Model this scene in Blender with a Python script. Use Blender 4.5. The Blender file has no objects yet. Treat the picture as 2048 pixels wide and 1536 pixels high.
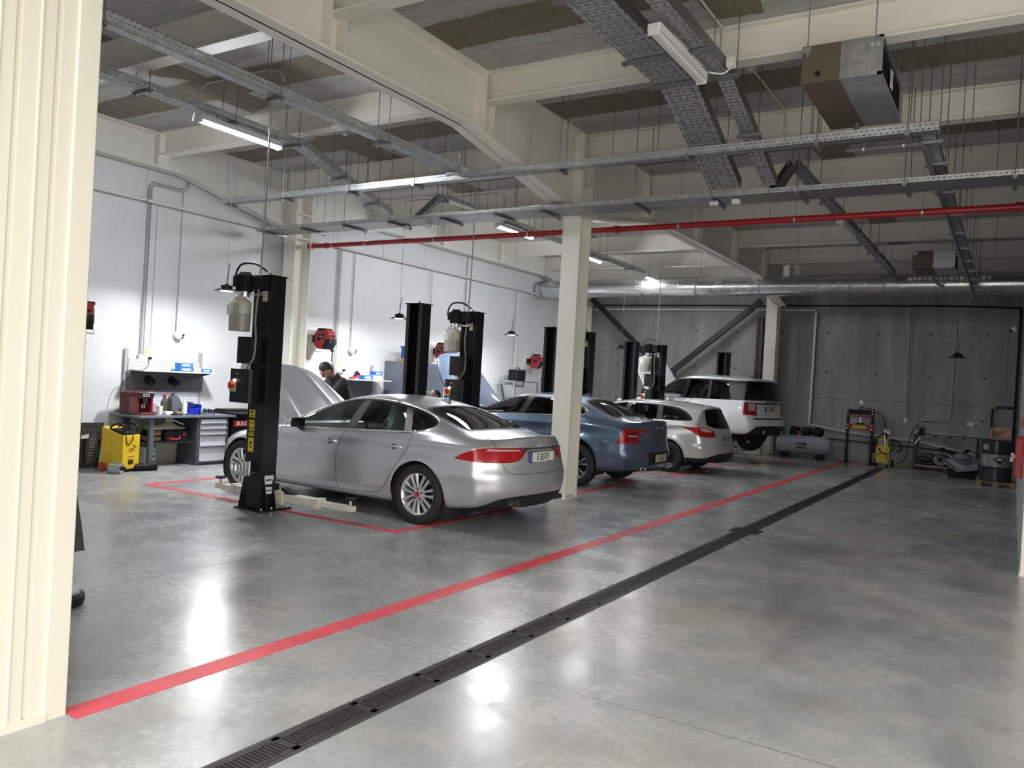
import bpy, bmesh, math, random
from mathutils import Matrix, Vector, geometry, interpolate
from mathutils.bvhtree import BVHTree
PI = math.pi
rnd = random.Random(7)
SC = bpy.context.scene
COL = SC.collection

# ------------------------------------------------------------------ camera
F_PX = 1608.0
YAW, PITCH, ROLL, CAMH = -0.5578, -0.0060, 0.0559, 1.65
_f = Vector((math.sin(YAW)*math.cos(PITCH), math.cos(YAW)*math.cos(PITCH), math.sin(PITCH)))
_r0 = _f.cross(Vector((0, 0, 1))).normalized()
_u0 = _r0.cross(_f)
_r = _r0*math.cos(ROLL)+_u0*math.sin(ROLL)
_u = -_r0*math.sin(ROLL)+_u0*math.cos(ROLL)
cam_d = bpy.data.cameras.new('camera')
cam_d.sensor_fit = 'HORIZONTAL'
cam_d.sensor_width = 36.0
cam_d.lens = F_PX/2048*36.0
cam_d.clip_start = 0.05
cam = bpy.data.objects.new('camera', cam_d)
COL.objects.link(cam)
cam.matrix_world = Matrix(((_r.x, _u.x, -_f.x, 0), (_r.y, _u.y, -_f.y, 0), (_r.z, _u.z, -_f.z, CAMH), (0, 0, 0, 1)))
SC.camera = cam

# ------------------------------------------------------------------ sky, exposure
SC.view_settings.view_transform = 'Standard'
SC.view_settings.look = 'None'
SC.view_settings.gamma = 1.0
SC.view_settings.exposure = 0.32
SC.view_settings.use_curve_mapping = False
W = bpy.data.worlds.new('daylight')
SC.world = W
W.use_nodes = True
_nt = W.node_tree; _bg = _nt.nodes['Background']      # open sky above, dimmer skyline and ground outside the gate
_tc = _nt.nodes.new('ShaderNodeTexCoord'); _sx = _nt.nodes.new('ShaderNodeSeparateXYZ'); _rp = _nt.nodes.new('ShaderNodeValToRGB')
_nt.links.new(_tc.outputs['Generated'], _sx.inputs[0]); _nt.links.new(_sx.outputs[2], _rp.inputs['Fac']); _nt.links.new(_rp.outputs['Color'], _bg.inputs['Color'])
_e = _rp.color_ramp.elements
_e[0].position = 0.0; _e[0].color = (.30, .285, .26, 1); _e[1].position = .50; _e[1].color = (1.0, .97, .92, 1)
_m = _e.new(.10); _m.color = (.34, .325, .30, 1); _m = _e.new(.28); _m.color = (.80, .775, .735, 1)
_bg.inputs['Strength'].default_value = 5.6
TUBE_STRENGTH = 260.0      # the lit linear lamps
BAY_POWER = 80.0         # the lit round high-bay lamps, W
BENCH_POWER = 16.0

# ------------------------------------------------------------------ materials
MATS = {}
def mat(name, color, rough=0.5, metal=0.0, spec=0.5, coat=0.0, emit=None, estr=0.0, var=0.0, vscale=6.0, bump=0.0, bscale=40.0, coatr=0.05):
    if name in MATS: return MATS[name]
    m = bpy.data.materials.new(name); m.use_nodes = True
    nt = m.node_tree; b = nt.nodes['Principled BSDF']
    b.inputs['Base Color'].default_value = (*color, 1)
    b.inputs['Roughness'].default_value = rough
    b.inputs['Metallic'].default_value = metal
    b.inputs['Specular IOR Level'].default_value = spec
    b.inputs['Coat Weight'].default_value = coat
    b.inputs['Coat Roughness'].default_value = coatr
    if emit:
        b.inputs['Emission Color'].default_value = (*emit, 1)
        b.inputs['Emission Strength'].default_value = estr
    if var or bump:
        tc = nt.nodes.new('ShaderNodeTexCoord')
        if var:
            n = nt.nodes.new('ShaderNodeTexNoise'); n.inputs['Scale'].default_value = vscale; n.inputs['Detail'].default_value = 5
            nt.links.new(tc.outputs['Object'], n.inputs['Vector'])
            r = nt.nodes.new('ShaderNodeValToRGB')
            r.color_ramp.elements[0].position = 0.3; r.color_ramp.elements[1].position = 0.7
            r.color_ramp.elements[0].color = (*[max(0, c*(1-var)) for c in color], 1)
            r.color_ramp.elements[1].color = (*[min(1, c*(1+var)) for c in color], 1)
            nt.links.new(n.outputs['Fac'], r.inputs['Fac']); nt.links.new(r.outputs['Color'], b.inputs['Base Color'])
        if bump:
            n2 = nt.nodes.new('ShaderNodeTexNoise'); n2.inputs['Scale'].default_value = bscale; n2.inputs['Detail'].default_value = 4
            nt.links.new(tc.outputs['Object'], n2.inputs['Vector'])
            bp = nt.nodes.new('ShaderNodeBump'); bp.inputs['Strength'].default_value = bump; bp.inputs['Distance'].default_value = 0.01
            nt.links.new(n2.outputs['Fac'], bp.inputs['Height']); nt.links.new(bp.outputs['Normal'], b.inputs['Normal'])
    MATS[name] = m
    return m

def glass_mat(name, tint, rough=0.0):
    if name in MATS: return MATS[name]
    m = bpy.data.materials.new(name); m.use_nodes = True
    nt = m.node_tree; nt.nodes.clear()
    o = nt.nodes.new('ShaderNodeOutputMaterial')
    mx = nt.nodes.new('ShaderNodeMixShader'); t = nt.nodes.new('ShaderNodeBsdfTransparent'); g = nt.nodes.new('ShaderNodeBsdfGlossy')
    fr = nt.nodes.new('ShaderNodeFresnel'); fr.inputs['IOR'].default_value = 1.5
    t.inputs['Color'].default_value = (*tint, 1); g.inputs['Roughness'].default_value = rough
    nt.links.new(fr.outputs[0], mx.inputs[0]); nt.links.new(t.outputs[0], mx.inputs[1]); nt.links.new(g.outputs[0], mx.inputs[2])
    nt.links.new(mx.outputs[0], o.inputs['Surface'])
    MATS[name] = m
    return m

class NT:
    """small helper for node graphs"""
    def __init__(s, name):
        s.m = bpy.data.materials.new(name); s.m.use_nodes = True; s.t = s.m.node_tree
        s.b = s.t.nodes['Principled BSDF']; s.out = s.t.nodes['Material Output']; MATS[name] = s.m
        s.tc = s.t.nodes.new('ShaderNodeTexCoord')
    def n(s, typ, **kw):
        x = s.t.nodes.new(typ)
        for k, v in kw.items(): setattr(x, k, v)
        return x
    def l(s, a, b): s.t.links.new(a, b)
    def setin(s, node, key, v):
        if hasattr(v, 'is_output'): s.l(v, node.inputs[key])
        else: node.inputs[key].default_value = v
    def math(s, op, a, b=None, c=None):
        x = s.n('ShaderNodeMath', operation=op); s.setin(x, 0, a)
        if b is not None: s.setin(x, 1, b)
        if c is not None: s.setin(x, 2, c)
        return x.outputs[0]
    def mapping(s, scale=(1, 1, 1), src='Object', rot=(0, 0, 0)):
        x = s.n('ShaderNodeMapping'); x.inputs['Scale'].default_value = scale; x.inputs['Rotation'].default_value = rot
        s.l(s.tc.outputs[src], x.inputs['Vector']); return x.outputs[0]
    def noise(s, vec, scale, detail=4, rough=0.55):
        x = s.n('ShaderNodeTexNoise'); x.inputs['Scale'].default_value = scale; x.inputs['Detail'].default_value = detail
        x.inputs['Roughness'].default_value = rough; s.l(vec, x.inputs['Vector']); return x.outputs['Fac']
    def ramp(s, fac, stops):
        x = s.n('ShaderNodeValToRGB'); s.l(fac, x.inputs['Fac']); e = x.color_ramp.elements
        while len(e) < len(stops): e.new(0.5)
        for i, (p, c) in enumerate(stops):
            e[i].position = p; e[i].color = (*c, 1) if len(c) == 3 else c
        return x.outputs['Color']
    def mix(s, fac, a, b, mode='MIX'):
        x = s.n('ShaderNodeMix', data_type='RGBA', blend_type=mode)
        s.setin(x, 0, fac)
        for k, v in ((6, a), (7, b)):
            if hasattr(v, 'is_output'): s.l(v, x.inputs[k])
            else: x.inputs[k].default_value = (*v, 1)
        return x.outputs[2]
    def sep(s, vec):
        x = s.n('ShaderNodeSeparateXYZ'); s.l(vec, x.inputs[0]); return x.outputs
    def bump(s, h, strength=0.3, dist=0.01):
        x = s.n('ShaderNodeBump'); x.inputs['Strength'].default_value = strength; x.inputs['Distance'].default_value = dist
        s.l(h, x.inputs['Height']); s.l(x.outputs[0], s.b.inputs['Normal'])

# ------------------------------------------------------------------ mesh building
class MB:
    def __init__(s): s.v = []; s.f = []; s.mi = []; s.sm = []; s.M = None
    def add(s, vs, fs, m=0, smooth=False):
        o = len(s.v)
        if s.M is not None: vs = [s.M @ Vector(p) for p in vs]
        s.v.extend([tuple(p) for p in vs])
        for i, f in enumerate(fs):
            s.f.append([a+o for a in f]); s.mi.append(m); s.sm.append(smooth)
        return s
    def box(s, x0, x1, y0, y1, z0, z1, m=0):
        return s.add([(x0,y0,z0),(x1,y0,z0),(x1,y1,z0),(x0,y1,z0),(x0,y0,z1),(x1,y0,z1),(x1,y1,z1),(x0,y1,z1)],
                     [(3,2,1,0),(4,5,6,7),(0,1,5,4),(1,2,6,5),(2,3,7,6),(3,0,4,7)], m)
    def cbox(s, c, d, m=0, rot=None):
        hx, hy, hz = d[0]/2, d[1]/2, d[2]/2
        R_ = rot if rot is not None else Matrix()
        vs = [(-hx,-hy,-hz),(hx,-hy,-hz),(hx,hy,-hz),(-hx,hy,-hz),(-hx,-hy,hz),(hx,-hy,hz),(hx,hy,hz),(-hx,hy,hz)]
        vs = [R_ @ Vector(p)+Vector(c) for p in vs]
        return s.add(vs, [(3,2,1,0),(4,5,6,7),(0,1,5,4),(1,2,6,5),(2,3,7,6),(3,0,4,7)], m)
    def bar(s, p0, p1, w, h, m=0, up=(0,0,1)):
        """box beam from p0 to p1; w across, h along up"""
        p0, p1 = Vector(p0), Vector(p1); d = (p1-p0); L = d.length; d.normalize()
        u = Vector(up); a = d.cross(u)
        if a.length < 1e-5: a = d.cross(Vector((1,0,0)))
        a.normalize(); u = a.cross(d)
        vs = []
        for q in (p0, p1):
            for (i, j) in ((-1,-1),(1,-1),(1,1),(-1,1)): vs.append(q+a*(i*w/2)+u*(j*h/2))
        return s.add(vs, [(3,2,1,0),(4,5,6,7),(0,1,5,4),(1,2,6,5),(2,3,7,6),(3,0,4,7)], m)
    def cyl(s, p0, p1, r0, r1=None, n=16, m=0, caps=True, smooth=True):
        p0, p1 = Vector(p0), Vector(p1); r1 = r0 if r1 is None else r1
        d = (p1-p0).normalized(); a = d.orthogonal().normalized(); b = d.cross(a)
        vs = []
        for q, r in ((p0, r0), (p1, r1)):
            for i in range(n):
                t = 2*PI*i/n; vs.append(q+a*(r*math.cos(t))+b*(r*math.sin(t)))
        s.add(vs, [(i, (i+1) % n, n+(i+1) % n, n+i) for i in range(n)], m, smooth)
        if caps:
            if r0 > 1e-6: s.add(vs[:n], [tuple(reversed(range(n)))], m)
            if r1 > 1e-6: s.add(vs[n:], [tuple(range(n))], m)
        return s
    def tube(s, pts, r, n=8, m=0, closed=False, caps=True):
        P = [Vector(p) for p in pts]; N = len(P)
        if N < 2: return s
        vs = []; up = None
        for i in range(N):
            if closed: t = P[(i+1) % N]-P[i-1]
            else: t = P[min(i+1, N-1)]-P[max(i-1, 0)]
            if t.length < 1e-9: t = Vector((0,0,1))
            t.normalize()
            if up is None: up = t.orthogonal().normalized()
            up = (up-t*up.dot(t))
            if up.length < 1e-6: up = t.orthogonal()
            up.normalize(); b = t.cross(up)
            rr = r[i] if isinstance(r, (list, tuple)) else r
            for k in range(n):
                a = 2*PI*k/n; vs.append(P[i]+up*(rr*math.cos(a))+b*(rr*math.sin(a)))
        fs = []
        for i in range(N if closed else N-1):
            j = (i+1) % N
            for k in range(n): fs.append((i*n+k, i*n+(k+1) % n, j*n+(k+1) % n, j*n+k))
        s.add(vs, fs, m, True)
        if caps and not closed:
            s.add(vs[:n], [tuple(reversed(range(n)))], m); s.add(vs[-n:], [tuple(range(n))], m)
        return s
    def lathe(s, prof, n=24, m=0, M=None, smooth=True, arc=None):
        """prof of (r, z) about local Z"""
        vs = []; M = M or Matrix(); k = len(prof)
        full = arc is None; steps = n if full else n+1
        for i in range(steps):
            t = (2*PI*i/n) if full else arc[0]+(arc[1]-arc[0])*i/n
            for r, z in prof: vs.append(M @ Vector((r*math.cos(t), r*math.sin(t), z)))
        fs = []
        for i in range(n):
            j = (i+1) % steps
            for q in range(k-1): fs.append((i*k+q, j*k+q, j*k+q+1, i*k+q+1))
        return s.add(vs, fs, m, smooth)
    def prism(s, poly, a, b, m=0, M=None, smooth=False):
        """poly in local XY, extruded from z=a to z=b"""
        M = M or Matrix(); n = len(poly)
        vs = [M @ Vector((p[0], p[1], a)) for p in poly]+[M @ Vector((p[0], p[1], b)) for p in poly]
        s.add(vs, [tuple(reversed(range(n))), tuple(range(n, 2*n))], m)
        return s.add(vs, [(i, (i+1) % n, n+(i+1) % n, n+i) for i in range(n)], m, smooth)
    def ball(s, c, r, nu=16, nv=10, m=0, M=None):
        c = Vector(c); r = (r, r, r) if not isinstance(r, (tuple, list)) else r
        vs = []; R_ = M or Matrix()
        for j in range(nv+1):
            ph = -PI/2+PI*j/nv
            for i in range(nu):
                t = 2*PI*i/nu
                vs.append(R_ @ Vector((r[0]*math.cos(ph)*math.cos(t), r[1]*math.cos(ph)*math.sin(t), r[2]*math.sin(ph)))+c)
        fs = [(j*nu+i, j*nu+(i+1) % nu, (j+1)*nu+(i+1) % nu, (j+1)*nu+i) for j in range(nv) for i in range(nu)]
        return s.add(vs, fs, m, True)
    def build(s, name, mats, parent=None, loc=None, rot=None, bevel=0.0, seg=2, sub=0, weld=False):
        me = bpy.data.meshes.new(name)
        me.from_pydata(s.v, [], s.f)
        if not isinstance(mats, (list, tuple)): mats = [mats]
        for q in mats: me.materials.append(q)
        me.polygons.foreach_set('material_index', s.mi)
        me.polygons.foreach_set('use_smooth', s.sm)
        if weld or any(s.sm):
            bm = bmesh.new(); bm.from_mesh(me); bmesh.ops.remove_doubles(bm, verts=bm.verts, dist=1e-5)
            bm.to_mesh(me); bm.free()
            me.set_sharp_from_angle(angle=math.radians(38))
        me.update()
        o = bpy.data.objects.new(name, me); COL.objects.link(o)
        if parent is not None: o.parent = parent
        if loc is not None: o.location = loc
        if rot is not None: o.rotation_euler = rot
        if bevel:
            md = o.modifiers.new('edge_round', 'BEVEL'); md.width = bevel; md.segments = seg; md.limit_method = 'ANGLE'; md.angle_limit = math.radians(40)
            md.use_clamp_overlap = True
        if sub:
            md = o.modifiers.new('smooth', 'SUBSURF'); md.levels = sub; md.render_levels = sub
        return o

def tag(o, label=None, cat=None, group=None, kind=None):
    if label: o['label'] = label
    if cat: o['category'] = cat
    if group: o['group'] = group
    if kind: o['kind'] = kind
    return o
def thing(name, label, cat, loc=(0,0,0), rz=0.0, group=None):
    o = bpy.data.objects.new(name, None); COL.objects.link(o)
    o.empty_display_size = 0.1
    o.location = loc; o.rotation_euler = (0,0,rz)
    return tag(o, label, cat, group)
def struct(mb, name, mats, bevel=0.0, **kw):
    return tag(mb.build(name, mats, bevel=bevel, **kw), kind='structure')
def copy_tree(o, parent=None):
    c = o.copy(); COL.objects.link(c)
    if parent is not None: c.parent = parent
    for ch in list(o.children): copy_tree(ch, c)
    return c
def text(name, body, size, m, parent, M, extrude=0.001, align='CENTER', sx=1.0, bold=0.0, shear=0.0, space=1.0):
    cu = bpy.data.curves.new(name, 'FONT'); cu.body = body; cu.size = size; cu.align_x = align; cu.align_y = 'CENTER'
    cu.extrude = extrude; cu.offset = bold; cu.space_character = space; cu.shear = shear; cu.resolution_u = 3
    t = bpy.data.objects.new(name, cu); COL.objects.link(t)
    dg = bpy.context.evaluated_depsgraph_get(); dg.update()
    me = bpy.data.meshes.new_from_object(t.evaluated_get(dg))
    bpy.data.objects.remove(t); bpy.data.curves.remove(cu)
    me.transform(M @ Matrix.Diagonal((sx, 1, 1, 1)))
    me.name = name; me.materials.clear(); me.materials.append(m)
    o = bpy.data.objects.new(name, me); COL.objects.link(o); o.parent = parent
    return o
def T(x, y, z): return Matrix.Translation((x, y, z))
def RX(a): return Matrix.Rotation(a, 4, 'X')
def RY(a): return Matrix.Rotation(a, 4, 'Y')
def RZ(a): return Matrix.Rotation(a, 4, 'Z')
def frame(origin, ex, ey):
    """matrix whose local X, Y run along ex, ey"""
    ex = Vector(ex).normalized(); ey = Vector(ey).normalized(); ez = ex.cross(ey).normalized(); ey = ez.cross(ex)
    o = Vector(origin)
    return Matrix(((ex.x, ey.x, ez.x, o.x), (ex.y, ey.y, ez.y, o.y), (ex.z, ey.z, ez.z, o.z), (0,0,0,1)))
def arcpts(c, r, a0, a1, n): return [(c[0]+r*math.cos(a0+(a1-a0)*i/n), c[1]+r*math.sin(a0+(a1-a0)*i/n)) for i in range(n+1)]
def chaikin(pts, it=2, closed=True):
    """round a polygon; a point written (x, y, 1) keeps its corner"""
    for _ in range(it):
        out = []; n = len(pts)
        for i in range(n):
            p = pts[i]
            if len(p) > 2 and p[2]: out.append(p); continue
            a, b = pts[i-1], pts[(i+1) % n]
            out.append((p[0]*.75+a[0]*.25, p[1]*.75+a[1]*.25)); out.append((p[0]*.75+b[0]*.25, p[1]*.75+b[1]*.25))
        pts = out
    return [(p[0], p[1]) for p in pts]
def smooth_path(pts, n=6):
    P = [Vector(p) for p in pts]; out = []
    for i in range(len(P)-1):
        a = P[max(i-1, 0)]; b = P[i]; c = P[i+1]; d = P[min(i+2, len(P)-1)]
        for k in range(n):
            t = k/n
            out.append(0.5*((2*b)+(c-a)*t+(2*a-5*b+4*c-d)*t*t+(3*b-a-3*c+d)*t*t*t))
    out.append(P[-1]); return out
RR_YAW = math.radians(-15.5); RR_SC = .92; RR_POS = (-8.86, 20.1, .22)
# ------------------------------------------------------------------ the hall
XL, YB, XR, ZC = -11.70, 22.70, 0.13, 5.15
def mat_floor():
    t = NT('polished_concrete'); v = t.mapping()
    x, y, z = t.sep(v)[:3]
    big = t.noise(v, .5, 4, .55); mid = t.noise(v, 2.3, 4, .5); fine = t.noise(v, 17, 6, .72); gr = t.noise(v, 120, 3, .6)
    c = t.ramp(big, [(.30, (.225, .236, .241)), (.50, (.305, .313, .313)), (.72, (.405, .40, .385))])
    c = t.mix(.34, c, t.ramp(mid, [(.25, (.30, .305, .315)), (.5, (.50, .50, .50)), (.75, (.70, .695, .68))]), 'OVERLAY')
    c = t.mix(.26, c, t.ramp(fine, [(.25, (.28, .28, .28)), (.75, (.72, .72, .72))]), 'OVERLAY')
    c = t.mix(.12, c, t.ramp(gr, [(.3, (.3, .3, .3)), (.7, (.7, .7, .7))]), 'OVERLAY')
    st = t.noise(t.mapping((1, 1, 1), rot=(0, 0, .6)), .9, 5, .6); warm = t.ramp(st, [(.50, (0, 0, 0)), (.70, (1, 1, 1))])
    c = t.mix(t.math('MULTIPLY', warm, .30), c, (.46, .39, .29))
    # oily, tyre-worn stretches with a grainy edge
    dn = t.math('ADD', t.math('MULTIPLY', t.noise(t.mapping((.9, .4, 1)), 1.0, 5, .65), .75), t.math('MULTIPLY', fine, .25)); dk = t.ramp(dn, [(.50, (0, 0, 0)), (.64, (1, 1, 1))])
    rx = t.ramp(x, [(0, (0, 0, 0)), (1, (1, 1, 1))]); mr = t.n('ShaderNodeMapRange'); t.l(x, mr.inputs[0]); mr.inputs[1].default_value = -2.9; mr.inputs[2].default_value = -1.6
    c = t.mix(t.math('MULTIPLY', t.math('MULTIPLY', dk, mr.outputs[0]), .68), c, (.10, .098, .09))
    c = t.mix(t.math('MULTIPLY', t.ramp(t.noise(v, 5.5, 3, .5), [(.66, (0, 0, 0)), (.86, (1, 1, 1))]), .18), c, (.14, .14, .14))
    # sawn joints
    jm = None
    for co, lines in ((x, (-5.45, -11.0, .6)), (y, (3.85, 9.45, 15.0, 20.6))):
        for q in lines:
            m_ = t.math('LESS_THAN', t.math('ABSOLUTE', t.math('SUBTRACT', co, q)), .0035)
            jm = m_ if jm is None else t.math('MAXIMUM', jm, m_)
    c = t.mix(t.math('MULTIPLY', jm, .8), c, (.05, .05, .05))
    t.l(c, t.b.inputs['Base Color'])
    r = t.ramp(t.math('ADD', t.math('MULTIPLY', mid, .5), t.math('MULTIPLY', fine, .5)), [(.32, (.15, .15, .15)), (.68, (.36, .36, .36))]); t.l(r, t.b.inputs['Roughness'])
    t.b.inputs['Specular IOR Level'].default_value = .5
    t.bump(t.math('ADD', fine, t.noise(v, 3, 3)), .05, .01)
    return t.m
def mat_white_wall():
    t = NT('white_wall_panel'); v = t.mapping(); x, y, z = t.sep(v)[:3]
    n = t.noise(v, 1.2, 3); c = t.ramp(n, [(.3, (.61, .625, .63)), (.7, (.66, .672, .675))])
    j = t.math('LESS_THAN', t.math('ABSOLUTE', t.math('SUBTRACT', t.math('FRACT', t.math('MULTIPLY', y, 1/1.1)), .5)), .005)
    c = t.mix(t.math('MULTIPLY', j, .14), c, (.30, .31, .32))
    t.l(c, t.b.inputs['Base Color']); t.b.inputs['Roughness'].default_value = .38
    w = t.math('ABSOLUTE', t.math('SUBTRACT', t.math('FRACT', t.math('MULTIPLY', y, 1/.085)), .5))
    t.bump(t.math('SMOOTH_MIN', w, .12, .1), .35, .012)
    return t.m
def mat_back_wall():
    t = NT('raw_concrete_wall'); v = t.mapping(); x, y, z = t.sep(v)[:3]
    a = t.noise(t.mapping((1, 1, .22)), 1.1, 6, .62); b = t.noise(v, 7, 5, .65); d = t.noise(t.mapping((6, 1, .25)), 1.0, 4, .6)
    c = t.ramp(a, [(.30, (.205, .203, .192)), (.52, (.30, .30, .287)), (.72, (.385, .385, .372))])
    c = t.mix(.30, c, t.ramp(b, [(.3, (.33, .33, .33)), (.7, (.66, .66, .65))]), 'OVERLAY')
    c = t.mix(.35, c, t.ramp(d, [(.32, (.35, .34, .31)), (.68, (.62, .62, .60))]), 'OVERLAY')
    br = t.ramp(t.noise(t.mapping((1.4, 1, .12)), .9, 3), [(.60, (0, 0, 0)), (.70, (1, 1, 1))])
    c = t.mix(t.math('MULTIPLY', br, .35), c, (.19, .165, .12))
    vj = t.math('LESS_THAN', t.math('ABSOLUTE', t.math('SUBTRACT', t.math('FRACT', t.math('MULTIPLY', t.math('ADD', x, 20.3), 1/1.22)), .5)), .006)
    hz = t.math('LESS_THAN', t.math('ABSOLUTE', t.math('SUBTRACT', z, t.math('ADD', 1.58, t.math('MULTIPLY', t.noise(t.mapping((2, 1, 0)), 2, 2), .06)))), .012)
    c = t.mix(t.math('MULTIPLY', t.math('MAXIMUM', vj, hz), .45), c, (.10, .10, .09))
    # tie holes
    fx = t.math('SUBTRACT', t.math('FRACT', t.math('MULTIPLY', t.math('ADD', x, 20.75), 1/1.22)), .5); fz = t.math('SUBTRACT', t.math('FRACT', t.math('MULTIPLY', t.math('ADD', z, .32), 1/1.05)), .5)
    rr = t.math('ADD', t.math('POWER', t.math('MULTIPLY', fx, 1.22), 2), t.math('POWER', t.math('MULTIPLY', fz, 1.05), 2))
    th = t.math('LESS_THAN', rr, .03**2)
    c = t.mix(t.math('MULTIPLY', th, .85), c, (.02, .02, .02))
    t.l(c, t.b.inputs['Base Color']); t.b.inputs['Roughness'].default_value = .8
    t.bump(b, .12, .01)
    return t.m
def mat_ceiling():
    t = NT('board_marked_concrete'); v = t.mapping(); x, y, z = t.sep(v)[:3]
    a = t.noise(t.mapping((.16, 2.2, 1)), 1.6, 6, .65); b = t.noise(t.mapping((.5, 3.0, 1)), 5, 5, .7)
    c = t.ramp(a, [(.30, (.31, .303, .288)), (.55, (.43, .423, .405)), (.75, (.55, .545, .525))])
    c = t.mix(.4, c, t.ramp(b, [(.3, (.3, .3, .3)), (.72, (.72, .72, .7))]), 'OVERLAY')
    bd = t.math('LESS_THAN', t.math('ABSOLUTE', t.math('SUBTRACT', t.math('FRACT', t.math('MULTIPLY', y, 1/.27)), .5)), .012)
    c = t.mix(t.math('MULTIPLY', bd, .22), c, (.08, .08, .075))
    wob = t.math('MULTIPLY', t.math('SUBTRACT', t.noise(t.mapping((1.5, 1.5, 1)), 2, 3), .5), .12)
    jy = t.math('ABSOLUTE', t.math('SUBTRACT', t.math('FRACT', t.math('MULTIPLY', t.math('ADD', y, -.30+12.25-5.1), 1/2.45)), .5))
    s1 = t.math('LESS_THAN', t.math('ADD', t.math('MULTIPLY', jy, 2.45), wob), .30)
    jx = None
    for q, w_ in ((-2.35, .24), (-8.9, .3), (1.2, .24), (-14, .2)):
        m_ = t.math('LESS_THAN', t.math('ADD', t.math('ABSOLUTE', t.math('SUBTRACT', x, q)), wob), w_)
        jx = m_ if jx is None else t.math('MAXIMUM', jx, m_)
    jx = t.math('MULTIPLY', jx, t.math('GREATER_THAN', t.noise(t.mapping((.2, .33, 1)), 1, 1), .46))
    sb = t.ramp(t.noise(t.mapping((6, .7, 1)), 3, 4, .7), [(.3, (.10, .078, .045)), (.7, (.20, .16, .10))])
    c = t.mix(t.math('MULTIPLY', t.math('MAXIMUM', s1, jx), .85), c, sb)
    t.l(c, t.b.inputs['Base Color']); t.b.inputs['Roughness'].default_value = .85
    t.bump(b, .2, .01)
    return t.m
M_FLOOR = mat_floor(); M_WW = mat_white_wall(); M_CW = mat_back_wall(); M_CEIL = mat_ceiling()
M_CREAM = mat('cream_steel_paint', (.80, .775, .70), .48, var=.05, vscale=1.2)
M_CREAMP = mat('cream_wall_panel', (.60, .57, .485), .45, var=.02, vscale=1)
M_GREY = mat('graphite_paint', (.045, .05, .06), .45)
M_WHITE = mat('white_plastic', (.72, .72, .70), .4)
M_GALV = mat('galvanised_steel', (.47, .49, .50), .38, metal=.85, var=.18, vscale=14)
M_GALVD = mat('galvanised_dull', (.33, .345, .35), .48, metal=.75, var=.18, vscale=10)
M_BLK = mat('black_enamel', (.008, .008, .010), .42, spec=.3)
M_BLKM = mat('black_matt', (.009, .009, .010), .6, spec=.25)
M_CABLE = mat('black_cable', (.008, .008, .008), .5)
M_REDP = mat('red_pipe_paint', (.36, .012, .016), .35)
M_ALU = mat('brushed_metal', (.55, .56, .57), .3, metal=.95)
M_GREYC = mat('grey_conduit', (.36, .375, .39), .45)
M_WOODR = mat('rough_timber', (.24, .155, .075), .75, var=.35, vscale=9)

m = MB(); m.box(-12.2, 9, -7, YB+.4, -.2, 0); struct(m, 'floor', M_FLOOR)
m = MB(); m.box(-12.2, 9, .2, YB+.4, ZC, ZC+.25); struct(m, 'ceiling', M_CEIL)
m = MB(); m.box(-12.0, XL, 1.8, YB+.3, 0, ZC); struct(m, 'wall_left', M_WW)
m = MB(); m.box(-12.0, .6, YB, YB+.3, 0, ZC); struct(m, 'wall_back', M_CW)
m = MB(); m.box(XR, .45, 9.75, YB+.1, 0, ZC); struct(m, 'wall_right', mat('grey_wall_panel', (.34, .345, .35), .5, var=.04))
m = MB(); m.box(-12.0, -3.75, 1.86, 2.06, 0, ZC); struct(m, 'wall_front', M_WW)
m = MB(); m.box(3.6, 3.8, 6.4, 9.95, 0, ZC); m.box(.46, 3.6, 9.75, 9.95, 0, ZC); struct(m, 'wall_light_block', M_WW)  # unseen walls added to block side daylight so it falls off faster inside
# ribbed cream sandwich panel that closes the bay on the near side, with its flat corner flashing
m = MB()
yy = [2.10-.125]
prof = [(-3.62, 1.985)]
y = 1.985
while y > -3.2:
    prof += [(-3.62, y-.070), (-3.632, y-.074), (-3.632, y-.092), (-3.62, y-.096), (-3.62, y-.150), (-3.614, y-.153), (-3.614, y-.160), (-3.62, y-.163)]
    y -= .166
prof += [(-3.75, prof[-1][1]), (-3.75, 1.985)]
m.prism(prof, 0, ZC)
struct(m, 'wall_near', M_CREAMP)
m = MB(); m.prism([(-3.76, 2.085), (-3.612, 2.085), (-3.606, 2.079), (-3.606, 1.984), (-3.612, 1.978), (-3.62, 1.978), (-3.62, 2.06), (-3.76, 2.06)], 0, ZC)
for z in (.35, .95, 1.55, 2.15, 2.75): m.cyl((-3.607, 1.992, z), (-3.603, 1.992, z), .004, n=8)
struct(m, 'trim_1', M_CREAMP)
m = MB(); m.box(-3.625, -3.60, -3.2, 1.99, 0, .035); struct(m, 'trim_2', M_CREAMP)

# steel frame
def hcol(x, y, z1=ZC, w=.30, d=.34, name='column'):
    m = MB(); t = .022
    m.box(x-w/2, x+w/2, y-d/2, y-d/2+t, 0, z1); m.box(x-w/2, x+w/2, y+d/2-t, y+d/2, 0, z1); m.box(x-.008, x+.008, y-d/2+t, y+d/2-t, 0, z1)
    m.box(x-w/2-.012, x+w/2+.012, y-d/2-.012, y+d/2+.012, 0, .025)
    for z in (4.46, 4.02): m.box(x-w/2, x+w/2, y-d/2+t, y+d/2-t, z, z+.02)
    o = struct(m, name, M_CREAM)
    b = MB()
    for sx in (-1, 1):
        for sy in (-1, 1): b.cyl((x+sx*(w/2-.05), y+sy*(d/2-.07), .025), (x+sx*(w/2-.05), y+sy*(d/2-.07), .055), .014, n=6)
    b.build('anchor_bolt', M_GALVD, o)
    return o
hcol(-5.40, 10.18, w=.28, d=.34); hcol(-11.42, 10.52, w=.30, d=.40)
hcol(-5.66, 22.3, w=.30, d=.36); hcol(-11.42, 22.35, w=.30, d=.4)
hcol(.29, 9.52, w=.30, d=.30)
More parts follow.
